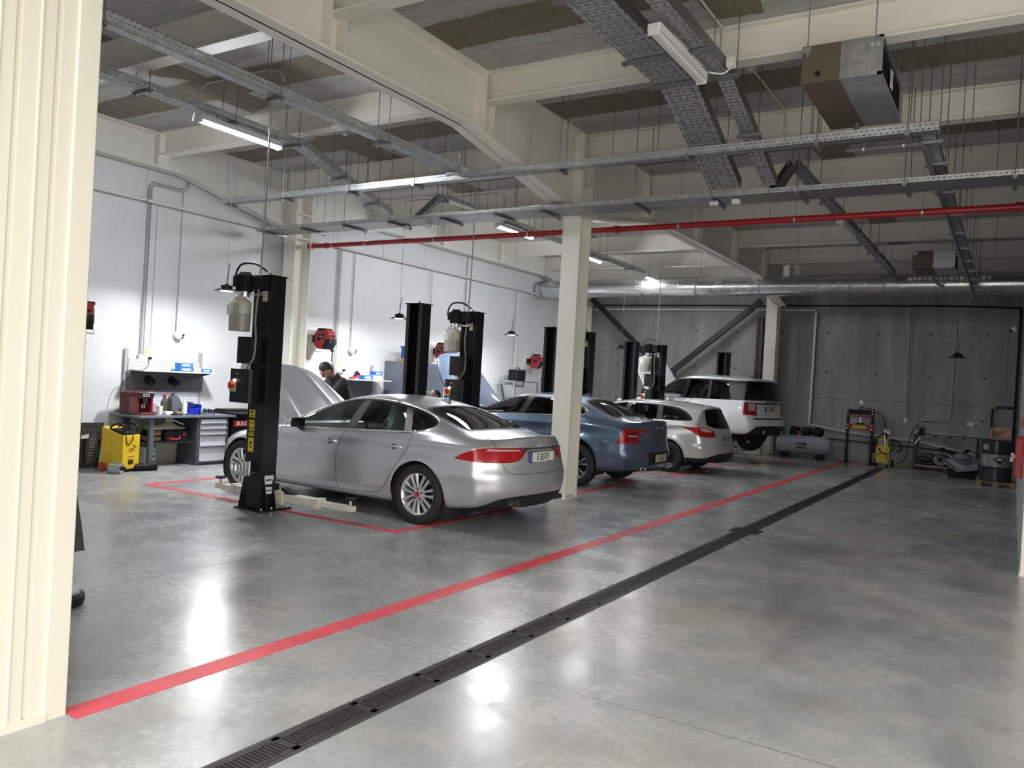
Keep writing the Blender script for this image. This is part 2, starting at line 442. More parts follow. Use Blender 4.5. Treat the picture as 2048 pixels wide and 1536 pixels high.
def girder(x, y0, y1, z0, hs, w=.27, hz=4.0, hl=2.9):
    """welded girder along Y, its bottom flange dipping into haunches at the columns hs"""
    st = [(y0, z0)]
    for h in hs:
        if h-hl > y0: st += [(h-hl, z0)]
        st += [(h-.19, hz), (h+.19, hz)]
        if h+hl < y1: st += [(h+hl, z0)]
    st = [p for p in st if y0 <= p[0] <= y1]+([(y1, z0)] if st[-1][0] < y1 else [])
    m = MB(); n = len(st)
    for xa, xb, up, dn in ((x-w/2, x+w/2, .028, 0), (x-.01, x+.01, None, 0)):
        vs = []
        for yy, zz in st:
            top = zz+up if up else ZC+.002
            vs += [(xa, yy, zz), (xb, yy, zz), (xb, yy, top), (xa, yy, top)]
        fs = [(i*4+k, i*4+(k+1) % 4, i*4+4+(k+1) % 4, i*4+4+k) for i in range(n-1) for k in range(4)]+[(0, 1, 2, 3), ((n-1)*4+3, (n-1)*4+2, (n-1)*4+1, (n-1)*4)]
        m.add(vs, fs)
    m.box(x-w/2, x+w/2, y0, y1, ZC-.03, ZC+.002)
    return m
BEAMS = [.3, 2.75, 5.20, 7.65, 10.18, 12.55, 15.0, 17.45, 19.9, 22.3]
gm = girder(-5.40, -.0, 22.3, 4.46, (10.18, 22.2))
for y in BEAMS:
    gm.box(-5.53, -5.27, y-.10, y-.085, 4.47, ZC); gm.box(-5.53, -5.27, y+.085, y+.10, 4.47, ZC)
struct(gm, 'beam', M_CREAM)
gm = girder(-11.50, 1.9, 22.4, 4.62, (10.52, 22.3), w=.24, hz=4.15, hl=2.4)
for y in BEAMS[1:]: gm.box(-11.60, -11.38, y-.09, y+.09, 4.64, ZC)
struct(gm, 'beam', mat('white_steel_paint', (.70, .69, .64), .5, var=.04))
def cross(x0, x1, y, z0=4.80, w=.18):
    m = MB(); t = .018
    m.box(x0, x1, y-w/2, y+w/2, z0, z0+t); m.box(x0, x1, y-.006, y+.006, z0+t, ZC); m.box(x0, x1, y-w/2, y+w/2, ZC-t, ZC+.001)
    o = struct(m, 'beam', M_CREAM)
    b = MB()
    for xe, sg in ((x0, 1), (x1, -1)):
        b.box(xe, xe+sg*.02, y-w/2, y+w/2, z0-.02, ZC-.02)
        for k in range(4):
            for s2 in (-1, 1): b.cyl((xe+sg*.02, y+s2*.05, z0+.07+k*.07), (xe+sg*.045, y+s2*.05, z0+.07+k*.07), .017, n=6)
    b.build('bolted_end_plate', M_CREAM, o)
for y in BEAMS:
    if y > 2: cross(-11.37, -5.415, y)
    cross(-5.385, 3.55 if y < 9.7 else .12, y)
# column-head end plates with bolts
m = MB()
for yy, sg in ((10.18-.17, -1), (10.18+.17, 1)):
    m.box(-5.53, -5.27, min(yy, yy+sg*.03), max(yy, yy+sg*.03), 3.96, ZC-.03)
    for z in (4.05, 4.15, 4.25, 4.36, 4.82, 4.92, 5.02):
        for sx in (-1, 1): m.cyl((-5.40+sx*.085, yy+sg*.03, z), (-5.40+sx*.085, yy+sg*.06, z), .02, n=6)
struct(m, 'trim_3', M_CREAM)
# knee plate under the haunch on the camera side
m = MB(); m.bar((-5.40, 7.32, 4.475), (-5.40, 8.75, 4.26), .29, .03); struct(m, 'trim_4', M_CREAM)
# braces on the back wall
def brace(p0, p1, wdt, label):
    m = MB(); m.bar(p0, p1, .10, wdt, 0, up=(0, 0, 1)); o = m.build('wall_brace', mat('anthracite_paint', (.010, .012, .018), .45), bevel=.008)
    tag(o, label, 'brace', 'crossing steel braces')
brace((-11.2, 22.35, 4.28), (-8.72, 22.35, 2.08), .15, 'dark steel brace falling from the far left corner to the middle of the concrete wall')
brace((-6.0, 22.35, 4.20), (-8.62, 22.35, 2.02), .15, 'dark steel brace falling leftward from the far free-standing column')
m = MB(); m.box(-8.98, -8.36, 22.33, 22.37, 1.92, 2.22)
for i in range(4):
    for j in range(2): m.cyl((-8.86+.13*i, 22.33, 1.99+.14*j), (-8.86+.13*i, 22.30, 1.99+.14*j), .022, n=6)
tag(m.build('gusset_plate', mat('anthracite_paint', (.010, .012, .018), .45)), 'bolted dark plate where the two wall braces meet', 'plate')
# a tall dark door leaf edge beside the far column
m = MB(); m.box(-6.16, -5.98, 22.55, 22.69, 0, 3.75); m.box(-6.12, -6.09, 22.53, 22.56, 0, 3.72); struct(m, 'door_1', mat('dark_bronze', (.03, .025, .02), .5))

# red floor marking
M_TAPE = mat('red_floor_paint', (.62, .06, .085), .5, spec=.3, var=.12, vscale=5)
def tape(pts, w, name, label, closed=False, grp=None):
    m = MB(); P = [Vector((p[0], p[1], 0)) for p in pts]; n = len(P)
    L, R_ = [], []
    for i in range(n):
        a = P[i-1] if (i or closed) else None; b = P[(i+1) % n] if (i < n-1 or closed) else None
        d0 = (P[i]-a).normalized() if a is not None else (b-P[i]).normalized(); d1 = (b-P[i]).normalized() if b is not None else d0
        n0 = Vector((-d0.y, d0.x, 0)); n1 = Vector((-d1.y, d1.x, 0)); mm = (n0+n1).normalized(); k = (w/2)/max(.3, mm.dot(n0))
        L.append(P[i]+mm*k); R_.append(P[i]-mm*k)
    vs = []
    for z in (.0005, .0022): vs += [(p.x, p.y, z) for p in L]+[(p.x, p.y, z) for p in R_]
    fs = []
    for i in range(n if closed else n-1):
        j = (i+1) % n
        fs += [(2*n+i, 3*n+i, 3*n+j, 2*n+j), (i, 2*n+i, 2*n+j, j), (n+j, 3*n+j, 3*n+i, n+i)]
    m.add(vs, fs); return tag(m.build(name, M_TAPE), label, 'floor line', grp)
tape([(-3.60, 2.085), (-3.60, 21.9), (-2.7, 21.9)], .145, 'floor_line', 'long straight red line painted along the whole floor beside the drain')
def bay(x0, x1, y0, y1, label, rz=0, c=(0, 0)):
    q = []
    for x, y in ((x0, y0), (x1, y0), (x1, y1), (x0, y1)):
        q.append((c[0]+x*math.cos(rz)-y*math.sin(rz), c[1]+x*math.sin(rz)+y*math.cos(rz)))
    tape(q, .10, 'bay_marking', label, True, 'red bay outlines')
bay(-9.6, -5.36, 6.47, 9.20, 'red bay outline on the floor around the silver saloon')
bay(-9.6, -5.46, 10.52, 13.15, 'red bay outline on the floor around the blue-grey saloon')
bay(-9.6, -5.36, 14.40, 17.2, 'red bay outline on the floor around the small estate car')
bay(-2.75, 2.0, -1.42, 1.42, 'red bay outline turned at an angle under the tall white car', RR_YAW, (-6.86, 19.7))

# drainage channel
t = thing('floor_drain', 'long black slotted drain channel sunk in the floor beside the red line', 'drain', (-2.62, 0, 0))
m = MB(); m.box(-.10, -.078, -1.5, 21.2, .0004, .004); m.box(.078, .10, -1.5, 21.2, .0004, .004); m.build('edge_rail', mat('drain_rail', (.035, .033, .030), .55, spec=.3), t)
m = MB(); m.box(-.08, .08, -1.5, 21.2, .0004, .0012); m.build('channel_floor', mat('drain_black', (.006, .006, .006), .8), t)
M_DR = mat('drain_cast_iron', (.020, .019, .018), .55, spec=.3, var=.7, vscale=40)
y = -1.5; k = 0
m = MB()
while y < 21.2:
    L_ = min(.5, 21.2-y)
    m.box(-.078, -.052, y, y+L_, .001, .0055); m.box(.052, .078, y, y+L_, .001, .0055); m.box(-.078, .078, y, y+.018, .001, .0055); m.box(-.078, .078, y+L_-.022, y+L_, .001, .0055)
    yb = y+.03
    while yb < y+L_-.03: m.box(-.054, .054, yb, yb+.010, .001, .0048); yb += .0215
    y += .5
tag(m.build('grating', M_DR, t), kind='stuff')
m = MB(); m.box(-.17, .17, 9.48, 9.78, .0006, .006); m.box(-.14, .14, 9.51, 9.75, .006, .009)
for i in range(7): m.box(-.12+.036*i, -.105+.036*i, 9.53, 9.73, .009, .013)
m.build('sump_cover', M_DR, t)
# ------------------------------------------------------------------ cars
def itp(tab, x):
    """monotone cubic through the (x, y) pairs of tab"""
    n = len(tab)
    if x <= tab[0][0]: return tab[0][1]
    if x >= tab[-1][0]: return tab[-1][1]
    d = [(tab[i+1][1]-tab[i][1])/(tab[i+1][0]-tab[i][0]) for i in range(n-1)]
    def mm(i):
        if i == 0: return d[0]
        if i == n-1: return d[-1]
        return 0.0 if d[i-1]*d[i] <= 0 else 2*d[i-1]*d[i]/(d[i-1]+d[i])
    for i in range(n-1):
        if x <= tab[i+1][0]:
            h = tab[i+1][0]-tab[i][0]; t = (x-tab[i][0])/h
            return ((2*t**3-3*t*t+1)*tab[i][1]+(t**3-2*t*t+t)*h*mm(i)+(-2*t**3+3*t*t)*tab[i+1][1]+(t**3-t*t)*h*mm(i+1))
def in_poly(p, poly):
    x, y = p; c = False; n = len(poly)
    for i in range(n):
        x1, y1 = poly[i]; x2, y2 = poly[i-1]
        if (y1 > y) != (y2 > y) and x < (x2-x1)*(y-y1)/(y2-y1)+x1: c = not c
    return c

def car_surface(sp):
    """smooth body skin of half a car (y >= 0) as a bmesh with up-to-date normals"""
    hw = sp['hw']; st = sp['st']; N = len(st)-1
    rows = {}
    rr = sp.get('rowy', (.80, .93, .985, 1.0, .97))
    gh0, gh1 = sp['yr'][0][0], sp['yr'][-1][0]
    P = []
    for i, s in enumerate(st):
        pl = itp(sp['pl'], s); zl = itp(sp['zlow'], s); zb = itp(sp['zb'], s); yb = itp(sp['yb'], s); zc = itp(sp['zc'], s)
        zs = itp(sp['zsh'], s); z2 = zl+(zs-zl)*.30; z3 = zl+(zs-zl)*.66
        row = [(hw*rr[0]*pl, zl), (hw*rr[1]*pl, zl+.015), (hw*rr[2]*pl, z2), (hw*rr[3]*pl, z3), (hw*rr[4]*pl, zs), (yb, zb)]
        if gh0 <= s <= gh1:
            yr = itp(sp['yr'], s); zr = itp(sp['zr'], s)
            row += [(yr, zr), (yr*.55, zr+(zc-zr)*.72), (0, zc)]
        else:
            row += [(yb*.72, zb+(zc-zb)*.5), (yb*.38, zb+(zc-zb)*.85), (0, zc)]
        P.append([[s, y, z] for y, z in row])
    for end, prof, rc, sg in ((0, sp['xf'], sp['fc'], 1), (N, sp['xt'], sp['rc'], -1)):
        R = P[end]
        for k in range(9):
            fr = 1.0 if k <= 5 else R[k][1]/R[5][1]
            base = itp(prof, R[k if (end == N and sp.get('estate')) else min(k, 5)][2])
            R[k][0] = base+sg*rc*fr**3
    fr = lambda E: [1, P[E][6][1]/P[E][5][1], P[E][7][1]/P[E][5][1], 0]
    bm = bmesh.new(); cr = bm.edges.layers.float.new('crease_edge')
    V = {}
    def vert(key, co):
        if abs(co[1]) < 1e-6: key = ('c',)+key[1:]
        if key not in V: V[key] = bm.verts.new(co)
        return V[key]
    caps = {0: (sp['xf'], sp['fc'], 1), N: (sp['xt'], sp['rc'], -1)}
    for sg in (1, -1):
        g = [[vert((sg, i, k), (P[i][k][0], sg*P[i][k][1], P[i][k][2])) for k in range(9)] for i in range(N+1)]
        def face(q):
            if sg < 0: q = q[::-1]
            bm.faces.new(q)
        for i in range(N):
            for k in range(8): face([g[i][k], g[i+1][k], g[i+1][k+1], g[i][k+1]])
        for end, (prof, rc, sx) in caps.items():
            F4 = fr(end); c = []
            for k in range(5):
                line = [g[end][k]]
                for m_ in (1, 2, 3):
                    f = F4[m_]; z = P[end][k][2]
                    line.append(vert((sg, 'cap%d' % end, k, m_), (itp(prof, z)+sx*rc*f**3, sg*P[end][k][1]*f, z)))
                c.append(line)
            c.append([g[end][5], g[end][6], g[end][7], g[end][8]])
            for k in range(5):
                for m_ in range(3):
                    q = [c[k][m_], c[k][m_+1], c[k+1][m_+1], c[k+1][m_]]
                    face(q if end == N else q[::-1])
    bm.edges.ensure_lookup_table()
    lab = {}
    for key, v in V.items(): lab[v] = key
    for e in bm.edges:
        a, b = lab[e.verts[0]], lab[e.verts[1]]
        if len(a) == 3 and len(b) == 3 and a[2] == b[2]:
            if a[2] == 5: e[cr] = itp(sp.get('cr5', [(0, .35), (9, .35)]), (e.verts[0].co.x+e.verts[1].co.x)/2)
            if a[2] == 6 and gh0 <= e.verts[0].co.x <= gh1: e[cr] = sp.get('cr6', .3)
            if a[2] == 4: e[cr] = sp.get('cr4', .15)
        if (a[1] == N and b[1] == N) and len(a) == 3 and len(b) == 3 and a[2] >= 5 and b[2] >= 5: e[cr] = sp.get('crlip', .6)
    me = bpy.data.meshes.new('tmp'); bm.to_mesh(me); bm.free()
    o = bpy.data.objects.new('tmp', me); COL.objects.link(o)
    md = o.modifiers.new('s', 'SUBSURF'); md.levels = sp.get('lev', 3); md.subdivision_type = 'CATMULL_CLARK'
    dg = bpy.context.evaluated_depsgraph_get(); dg.update()
    me2 = bpy.data.meshes.new_from_object(o.evaluated_get(dg))
    bpy.data.objects.remove(o); bpy.data.meshes.remove(me)
    bm = bmesh.new(); bm.from_mesh(me2); bpy.data.meshes.remove(me2)
    disp = sp.get('disp')
    for v in bm.verts:
        sgn = 1 if v.co.y >= 0 else -1
        y = abs(v.co.y)
        for (cx, cz, R_) in sp['arches']:
            if y > .5:
                d = math.hypot(v.co.x-cx, v.co.z-cz)
                y += sp.get('flare', .018)*math.exp(-((d-R_-.01)/.07)**2)*min(1, max(0, (y-.55)/.2))
        co = Vector((v.co.x, y, v.co.z))
        if disp: co = Vector(disp(co.x, co.y, co.z))
        v.co = (co.x, sgn*co.y if y > 1e-6 else 0, co.z)
    bmesh.ops.recalc_face_normals(bm, faces=bm.faces)
    bm.normal_update()
    if sum(f.normal.z for f in bm.faces if f.calc_center_median().z > sp['zref']) < 0:
        bmesh.ops.reverse_faces(bm, faces=bm.faces); bm.normal_update()
    nrm_bvh = BVHTree.FromBMesh(bm)
    vn = [v.normal.copy() for v in bm.verts]
    fv = [[v.index for v in f.verts] for f in bm.faces]; vc = [v.co.copy() for v in bm.verts]
    def normal_at(p):
        loc, nn, idx, d = nrm_bvh.find_nearest(p)
        ws = interpolate.poly_3d_calc([vc[i] for i in fv[idx]], loc)
        r = Vector()
        for w, i in zip(ws, fv[idx]): r += vn[i]*w
        return r.normalized() if r.length > 1e-6 else nn
    bmesh.ops.delete(bm, geom=[v for v in bm.verts if v.co.y < -1e-5], context='VERTS')
    for v in bm.verts:
        if v.co.y < 1e-5: v.co.y = 0
    bm.normal_update()
    return bm, nrm_bvh, normal_at

PROJ = {'side': lambda p: (p.x, p.z), 'top': lambda p: (p.x, p.y), 'rear': lambda p: (p.y, p.z), 'wrap': lambda p: (p.x-p.y, p.z), 'wrapf': lambda p: (p.x+p.y, p.z)}
FILT = {'side': lambda f, c: abs(f.normal.y) > .25 and c.y > .4,
        'top': lambda f, c: f.normal.z > .5,
        'rear': lambda f, c: f.normal.x > .10, 'wrap': lambda f, c: f.normal.x > .12 or f.normal.y > .35, 'wrapf': lambda f, c: f.normal.x < -.12 or f.normal.y > .35}
def knife(bm, proj, poly, filt, rng):
    pr = PROJ[proj]
    x0 = min(p[0] for p in poly)-.02; x1 = max(p[0] for p in poly)+.02; y0 = min(p[1] for p in poly)-.02; y1 = max(p[1] for p in poly)+.02
    cand = []
    for f in bm.faces:
        c = f.calc_center_median()
        if rng and not (rng[0] <= c.x <= rng[1]): continue
        if not filt(f, c): continue
        q = [pr(v.co) for v in f.verts]
        if max(a[0] for a in q) < x0 or min(a[0] for a in q) > x1 or max(a[1] for a in q) < y0 or min(a[1] for a in q) > y1: continue
        cand.append(f)
    n = len(poly)
    for i in range(n):
        a = poly[i]; b = poly[(i+1) % n]
        dx, dy = b[0]-a[0], b[1]-a[1]; L = math.hypot(dx, dy)
        if L < 1e-6: continue
        dx /= L; dy /= L
        new = []
        for f in cand:
            vs = list(f.verts); q = [pr(v.co) for v in vs]
            d = [(p[0]-a[0])*-dy+(p[1]-a[1])*dx for p in q]
            if max(d) < 1e-5 or min(d) > -1e-5: continue
            t = [(p[0]-a[0])*dx+(p[1]-a[1])*dy for p in q]
            hits = []
            m_ = len(vs)
            for k in range(m_):
                j = (k+1) % m_
                if abs(d[k]) < 1e-5: hits.append((t[k], vs[k], None, 0))
                elif d[k]*d[j] < 0 and abs(d[j]) >= 1e-5:
                    w = d[k]/(d[k]-d[j]); hits.append((t[k]+(t[j]-t[k])*w, vs[k], vs[j], w))
            if len(hits) < 2: continue
            hits.sort(key=lambda h: h[0])
            h0, h1 = hits[0], hits[-1]
            if h1[0] < -1e-5 or h0[0] > L+1e-5 or h1[0]-h0[0] < 1e-6: continue
            pts = []
            for h in (h0, h1):
                if h[2] is None: pts.append(h[1])
                else:
                    e = bm.edges.get((h[1], h[2]))
                    if e is None: pts = None; break
                    _, nv = bmesh.utils.edge_split(e, h[1], h[3]); pts.append(nv)
            if not pts or pts[0] is pts[1]: continue
            if any((e.other_vert(pts[0]) is pts[1]) for e in pts[0].link_edges): continue
            try:
                nf, _ = bmesh.utils.face_split(f, pts[0], pts[1])
                if nf: new.append(nf)
            except Exception: pass
        cand += new
    bm.normal_update()

def half_to_object(name, faces, normal_at, mats, mat_of, parent, sides, push=0.0, origin=None):
    """faces of the half skin -> objects; sides 'both' merges the mirror image, 'pair' makes two objects"""
    def make(sgns):
        vs = []; fs = []; mi = []; ns = []
        for sg in sgns:
            mp = {}
            for f in faces:
                q = []
                for v in f.verts:
                    key = v if (sg == 1 or v.co.y > 1e-6) else ('c', v)
                    if sg == -1 and v.co.y <= 1e-6 and len(sgns) == 2: k2 = ('c', v)
                    elif v.co.y <= 1e-6 and len(sgns) == 2: k2 = ('c', v)
                    else: k2 = (sg, v)
                    store = mp if k2[0] != 'c' else make.cen
                    if k2 not in store:
                        n_ = normal_at(v.co)
                        if v.co.y <= 1e-6: n_ = Vector((n_.x, 0, n_.z)).normalized()
                        p = v.co+n_*push
                        store[k2] = len(vs); vs.append((p.x, sg*p.y, p.z)); ns.append((n_.x, sg*n_.y, n_.z))
                    q.append(store[k2])
                fs.append(q if sg == 1 else q[::-1]); mi.append(mat_of(f))
        me = bpy.data.meshes.new(name)
        if origin: vs = [(a-origin[0], b-origin[1], c-origin[2]) for a, b, c in vs]
        me.from_pydata(vs, [], fs)
        for m_ in mats: me.materials.append(m_)
        me.polygons.foreach_set('material_index', mi); me.polygons.foreach_set('use_smooth', [True]*len(fs))
        me.update()
        me.normals_split_custom_set_from_vertices(ns)
        o = bpy.data.objects.new(name, me); COL.objects.link(o); o.parent = parent
        if origin: o.location = origin
        return o
    make.cen = {}
    if sides == 'both': return [make((1, -1))]
    out = []
    for sg in (-1, 1):
        make.cen = {}; out.append(make((sg,)))
    return out

def boundary_loops(faces, drop_centre=True):
    fs = set(faces); cnt = {}
    for f in fs:
        for e in f.edges: cnt[e] = cnt.get(e, 0)+1
    be = [e for e, c in cnt.items() if c == 1 and not (drop_centre and e.verts[0].co.y < 1e-5 and e.verts[1].co.y < 1e-5)]
    adj = {}
    for e in be:
        for v in e.verts: adj.setdefault(v, []).append(e)
    used = set(); loops = []
    starts = [v for v, es in adj.items() if len(es) == 1]+list(adj)
    for v in starts:
        while True:
            e = next((q for q in adj[v] if q not in used), None)
            if e is None: break
            path = [v]; cur = v
            while e is not None:
                used.add(e); cur = e.other_vert(cur); path.append(cur)
                e = next((q for q in adj[cur] if q not in used), None)
            loops.append(path)
    return [l for l in loops if len(l) > 2]

def trim_mesh(faces, normal_at, r, out=0.0, keep=None):
    mb = MB()
    for lp in boundary_loops(faces):
        closed = lp[0] is lp[-1]
        pts = [v.co.copy() for v in (lp[:-1] if closed else lp)]
        if keep:
            pts2 = [p for p in pts if keep(p)]
            if len(pts2) != len(pts):
                k0 = next((i for i in range(len(pts)) if not keep(pts[i]) and keep(pts[(i+1) % len(pts)])), None)
                if k0 is not None:
                    pts = [pts[(k0+1+i) % len(pts)] for i in range(len(pts))]; pts = [p for p in pts if keep(p)]
                closed = False
        red = []
        for p in pts:
            if not red or (p-red[-1]).length > .012: red.append(p)
        if len(red) < 3: continue
        red = [p+normal_at(p)*out for p in red]
        for sg in (1, -1):
            mb.tube([(p.x, sg*p.y, p.z) for p in red], r, n=6, closed=closed)
    return mb

def wheel(parent, x, y, z, R, rim_r, w, style, mats, side):
    """one road wheel; side=-1 faces -Y. local axis: outward = local +Z before turning"""
    M = Matrix.Translation((x, y, z)) @ (RX(PI/2) if side < 0 else RX(-PI/2))
    rimm, tyrem, darkm, hubm = mats
    mb = MB(); mb.M = M
    h = w/2
    mb.lathe([(rim_r-.03, -h*.9), (rim_r-.035, -.02), (rim_r-.03, h*.55), (rim_r-.014, h*.80), (rim_r, h*.86), (rim_r+.004, h*.80)], n=48, m=0)
    zf = h*.70
    if style[0] == 'twin':
        n = style[1]
        for i in range(n):
            a = 2*PI*i/n+style[2]
            for q in (-1, 1):
                da0 = q*style[3]; da1 = q*style[4]
                p0 = Vector((.055*math.cos(a+da0*2.2), .055*math.sin(a+da0*2.2), zf-.012)); p1 = Vector(((rim_r-.012)*math.cos(a+da1), (rim_r-.012)*math.sin(a+da1), zf-.002))
                pm = (p0+p1)/2+Vector((0, 0, .004))
                t = Vector((-math.sin(a), math.cos(a), 0)); ws = style[5]
                vs = []
                for p, wd in ((p0, ws*.75), (pm, ws*.8), (p1, ws*1.25)):
                    vs += [p-t*wd, p-t*wd*.5+Vector((0, 0, .016)), p+t*wd*.5+Vector((0, 0, .016)), p+t*wd, p+Vector((0, 0, -.03))]
                fs = []
                for b_ in (0, 5):
                    for k in range(5): fs.append((b_+k, b_+(k+1) % 5, b_+5+(k+1) % 5, b_+5+k))
                mb.add(vs, fs, 0, False)
        mb.lathe([(0, zf+.012), (.05, zf+.012), (.072, zf-.002), (.078, zf-.03)], n=24, m=0)
    elif style[0] == 'five':
        for i in range(5):
            a = 2*PI*i/5+style[2]
            for q in (-1, 1):
                t0 = a+q*.22; t1 = a+q*.30
                ins = [((.045)*math.cos(t0), .045*math.sin(t0)), ((rim_r-.012)*math.cos(t1), (rim_r-.012)*math.sin(t1)), ((rim_r-.012)*math.cos(t1-q*.13), (rim_r-.012)*math.sin(t1-q*.13)), (.06*math.cos(a+q*.05), .06*math.sin(a+q*.05))]
                if q < 0: ins = ins[::-1]
                mb.prism(ins, zf-.02, zf+.004, 0)
            ins = [(.05*math.cos(a-.3), .05*math.sin(a-.3)), ((rim_r-.02)*math.cos(a-.2), (rim_r-.02)*math.sin(a-.2)), ((rim_r-.02)*math.cos(a+.2), (rim_r-.02)*math.sin(a+.2)), (.05*math.cos(a+.3), .05*math.sin(a+.3))]
            mb.prism(ins, zf-.04, zf-.022, 1)
        mb.lathe([(0, zf+.006), (.04, zf+.006), (.06, zf-.004), (.065, zf-.03)], n=24, m=0)
    else:
        mb.lathe([(0, zf-.02), (.06, zf-.015), (.09, zf-.05), (.15, zf-.055), (.19, zf-.03), (rim_r-.02, zf-.02)], n=40, m=0)
        for i in range(8):
            a = 2*PI*i/8; mb.cyl((.17*math.cos(a), .17*math.sin(a), zf-.05), (.17*math.cos(a), .17*math.sin(a), zf-.036), .022, n=10, m=1)
    ri = mb.build('wheel', [rimm, darkm], parent)
    tb = MB(); tb.M = M
    prof = [(rim_r-.01, -h*.86), (rim_r+.02, -h*.98), (R-.045, -h*1.04), (R-.015, -h*.93), (R-.002, -h*.75)]
    for q in (-.5, -.18, .18, .5):
        prof += [(R, h*(q-.16)), (R, h*(q+.08)), (R-.008, h*(q+.10)), (R-.008, h*(q+.14))]
    prof += [(R-.002, h*.75), (R-.015, h*.93), (R-.045, h*1.04), (rim_r+.02, h*.98), (rim_r-.004, h*.88)]
    tb.lathe(prof, n=64)
    if style[0] == 'twin':
        for i in range(76):
            a = 2*PI*i/76
            for q in (-1, 1):
                p0 = Vector((R*math.cos(a), R*math.sin(a), q*h*.98)); a2 = a+.055
                p1 = Vector(((R+.001)*math.cos(a2), (R+.001)*math.sin(a2), q*h*.22))
                tb.bar(p0*1.0-Vector((math.cos(a), math.sin(a), 0))*.02, p1, .011, .008, 0, up=(math.cos(a), math.sin(a), 0))
    tb.build('tyre', tyrem, ri)
    db = MB(); db.M = M
    db.cyl((0, 0, -.03), (0, 0, 0.0), .155, n=32)
    db.cyl((0, 0, -.06), (0, 0, zf-.03), .07, n=20)
    db.build('brake_disc', darkm, ri)
    hb = MB(); hb.M = M
    hb.cyl((0, 0, zf+.006), (0, 0, zf+.016), .031, n=20)
    if style[0] == 'twin':
        hb.build('hub_cap', hubm, ri)
        nb = MB(); nb.M = M
        for i in range(5):
            a = 2*PI*i/5+.3; nb.cyl((.056*math.cos(a), .056*math.sin(a), zf-.01), (.056*math.cos(a), .056*math.sin(a), zf+.014), .011, n=10)
        nb.build('wheel_nut', darkm, ri)
    else: hb.build('hub_cap', hubm, ri)
    return ri

def car(sp, root):
    bm, bvh, nat = car_surface(sp)
    body_m, glass_m = sp['paint'], sp['glass']
    rubber = mat('rubber_seal', (.006, .006, .006), .7)
    chrome = None
    for rg in sp['regions']: rg['sel'] = [(a, chaikin(b, 1) if len(b[0]) > 2 else b, c) for a, b, c in rg['sel']]
    for rg in sp['regions']:
        for pj, poly, rng in rg['sel']:
            knife(bm, pj, poly, FILT[pj], rng)
    for (cx, cz, R_) in sp['arches']:
        knife(bm, 'side', arcpts((cx, cz), R_, 0, 2*PI, 40)[:-1], lambda f, c: c.y > .35, None)
    mats = [body_m]; regions = {r['name']+str(i): [] for i, r in enumerate(sp['regions'])}
    body = []
    for f in bm.faces:
        c = f.calc_center_median()
        if any(math.hypot(c.x-cx, c.z-cz) < R_ and c.y > .35 for cx, cz, R_ in sp['arches']): continue
        hit = None
        for i, rg in enumerate(sp['regions']):
            for pj, poly, rng in rg['sel']:
                if rng and not (rng[0] <= c.x <= rng[1]): continue
                if FILT[pj](f, c) and in_poly(PROJ[pj](c), poly): hit = rg['name']+str(i); break
            if hit: break
        if hit: regions[hit].append(f)
        else: body.append(f)
    bodo = half_to_object('body', body, nat, mats, lambda f: 0, root, 'both')[0]
    parts = {'body': bodo}
    for i, rg in enumerate(sp['regions']):
        fs = regions[rg['name']+str(i)]
        if not fs: print('EMPTY REGION', rg['name']); continue
        if rg.get('hole'): continue
        os_ = half_to_object(rg['name'], fs, nat, [rg['mat']], lambda f: 0, root, 'pair' if rg.get('pair') else 'both', rg.get('push', 0), rg.get('origin'))
        parts[rg['name']] = os_
        for o in os_:
            if rg.get('label'): o['label'] = rg['label']
            if rg.get('solid'):
                o.data.materials.append(rg['solid']); md = o.modifiers.new('thick', 'SOLIDIFY'); md.thickness = .03; md.offset = -1; md.material_offset = 1; md.material_offset_rim = 0
        if rg.get('seam'):
            tm = trim_mesh(fs, nat, rg['seam'], -.0012)
            if tm.v: tm.build('panel_gap', rubber, bodo)
        if rg.get('trim'):
            tmat, rad, outp = rg['trim'][:3]
            ufs = list(fs)
            for j, r2 in enumerate(sp['regions']):
                if r2['name'] in rg.get('union', ()): ufs += regions[r2['name']+str(j)]
            tm = trim_mesh(ufs, nat, rad, outp, rg['trim'][3] if len(rg['trim']) > 3 else None)
            if tm.v: tm.build(rg['trim'][4] if len(rg['trim']) > 4 else 'window_trim', tmat, bodo)
    # wheel housings
    for (cx, cz, R_) in sp['arches']:
        for sg in (1, -1):
            mb = MB(); y1 = sp['hw']-.035; y0 = sp['hw']-.42
            n = 20; vs = []
            for i in range(n+1):
                a = -.5+(PI+1.0)*i/n
                vs += [(cx+(R_+.004)*math.cos(a), sg*y0, cz+(R_+.004)*math.sin(a)), (cx+(R_+.004)*math.cos(a), sg*y1, cz+(R_+.004)*math.sin(a))]
            mb.add(vs, [(2*i, 2*i+1, 2*i+3, 2*i+2) for i in range(n)], 0, True)
            mb.add([vs[2*i] for i in range(n+1)], [tuple(range(n+1))], 0)
            mb.build('wheel_arch_liner', mat('arch_liner', (.022, .017, .013), .9), root)
    # floor pan
    mb = MB(); L = sp['L']
    zl = itp(sp['zlow'], L/2)
    pan = [(.35, .55), (L-.45, .55), (L-.45, -.55), (.35, -.55)]
    mb.prism(pan, zl+.0, zl+.06, 0)
    mb.box(sp['arches'][0][0]+.45, sp['arches'][1][0]-.45, -sp['hw']*.86, sp['hw']*.86, zl+.02, zl+.09, 0)
    mb.build('floor_pan', mat('underbody', (.02, .02, .02), .85), root)
    return parts, bvh, nat

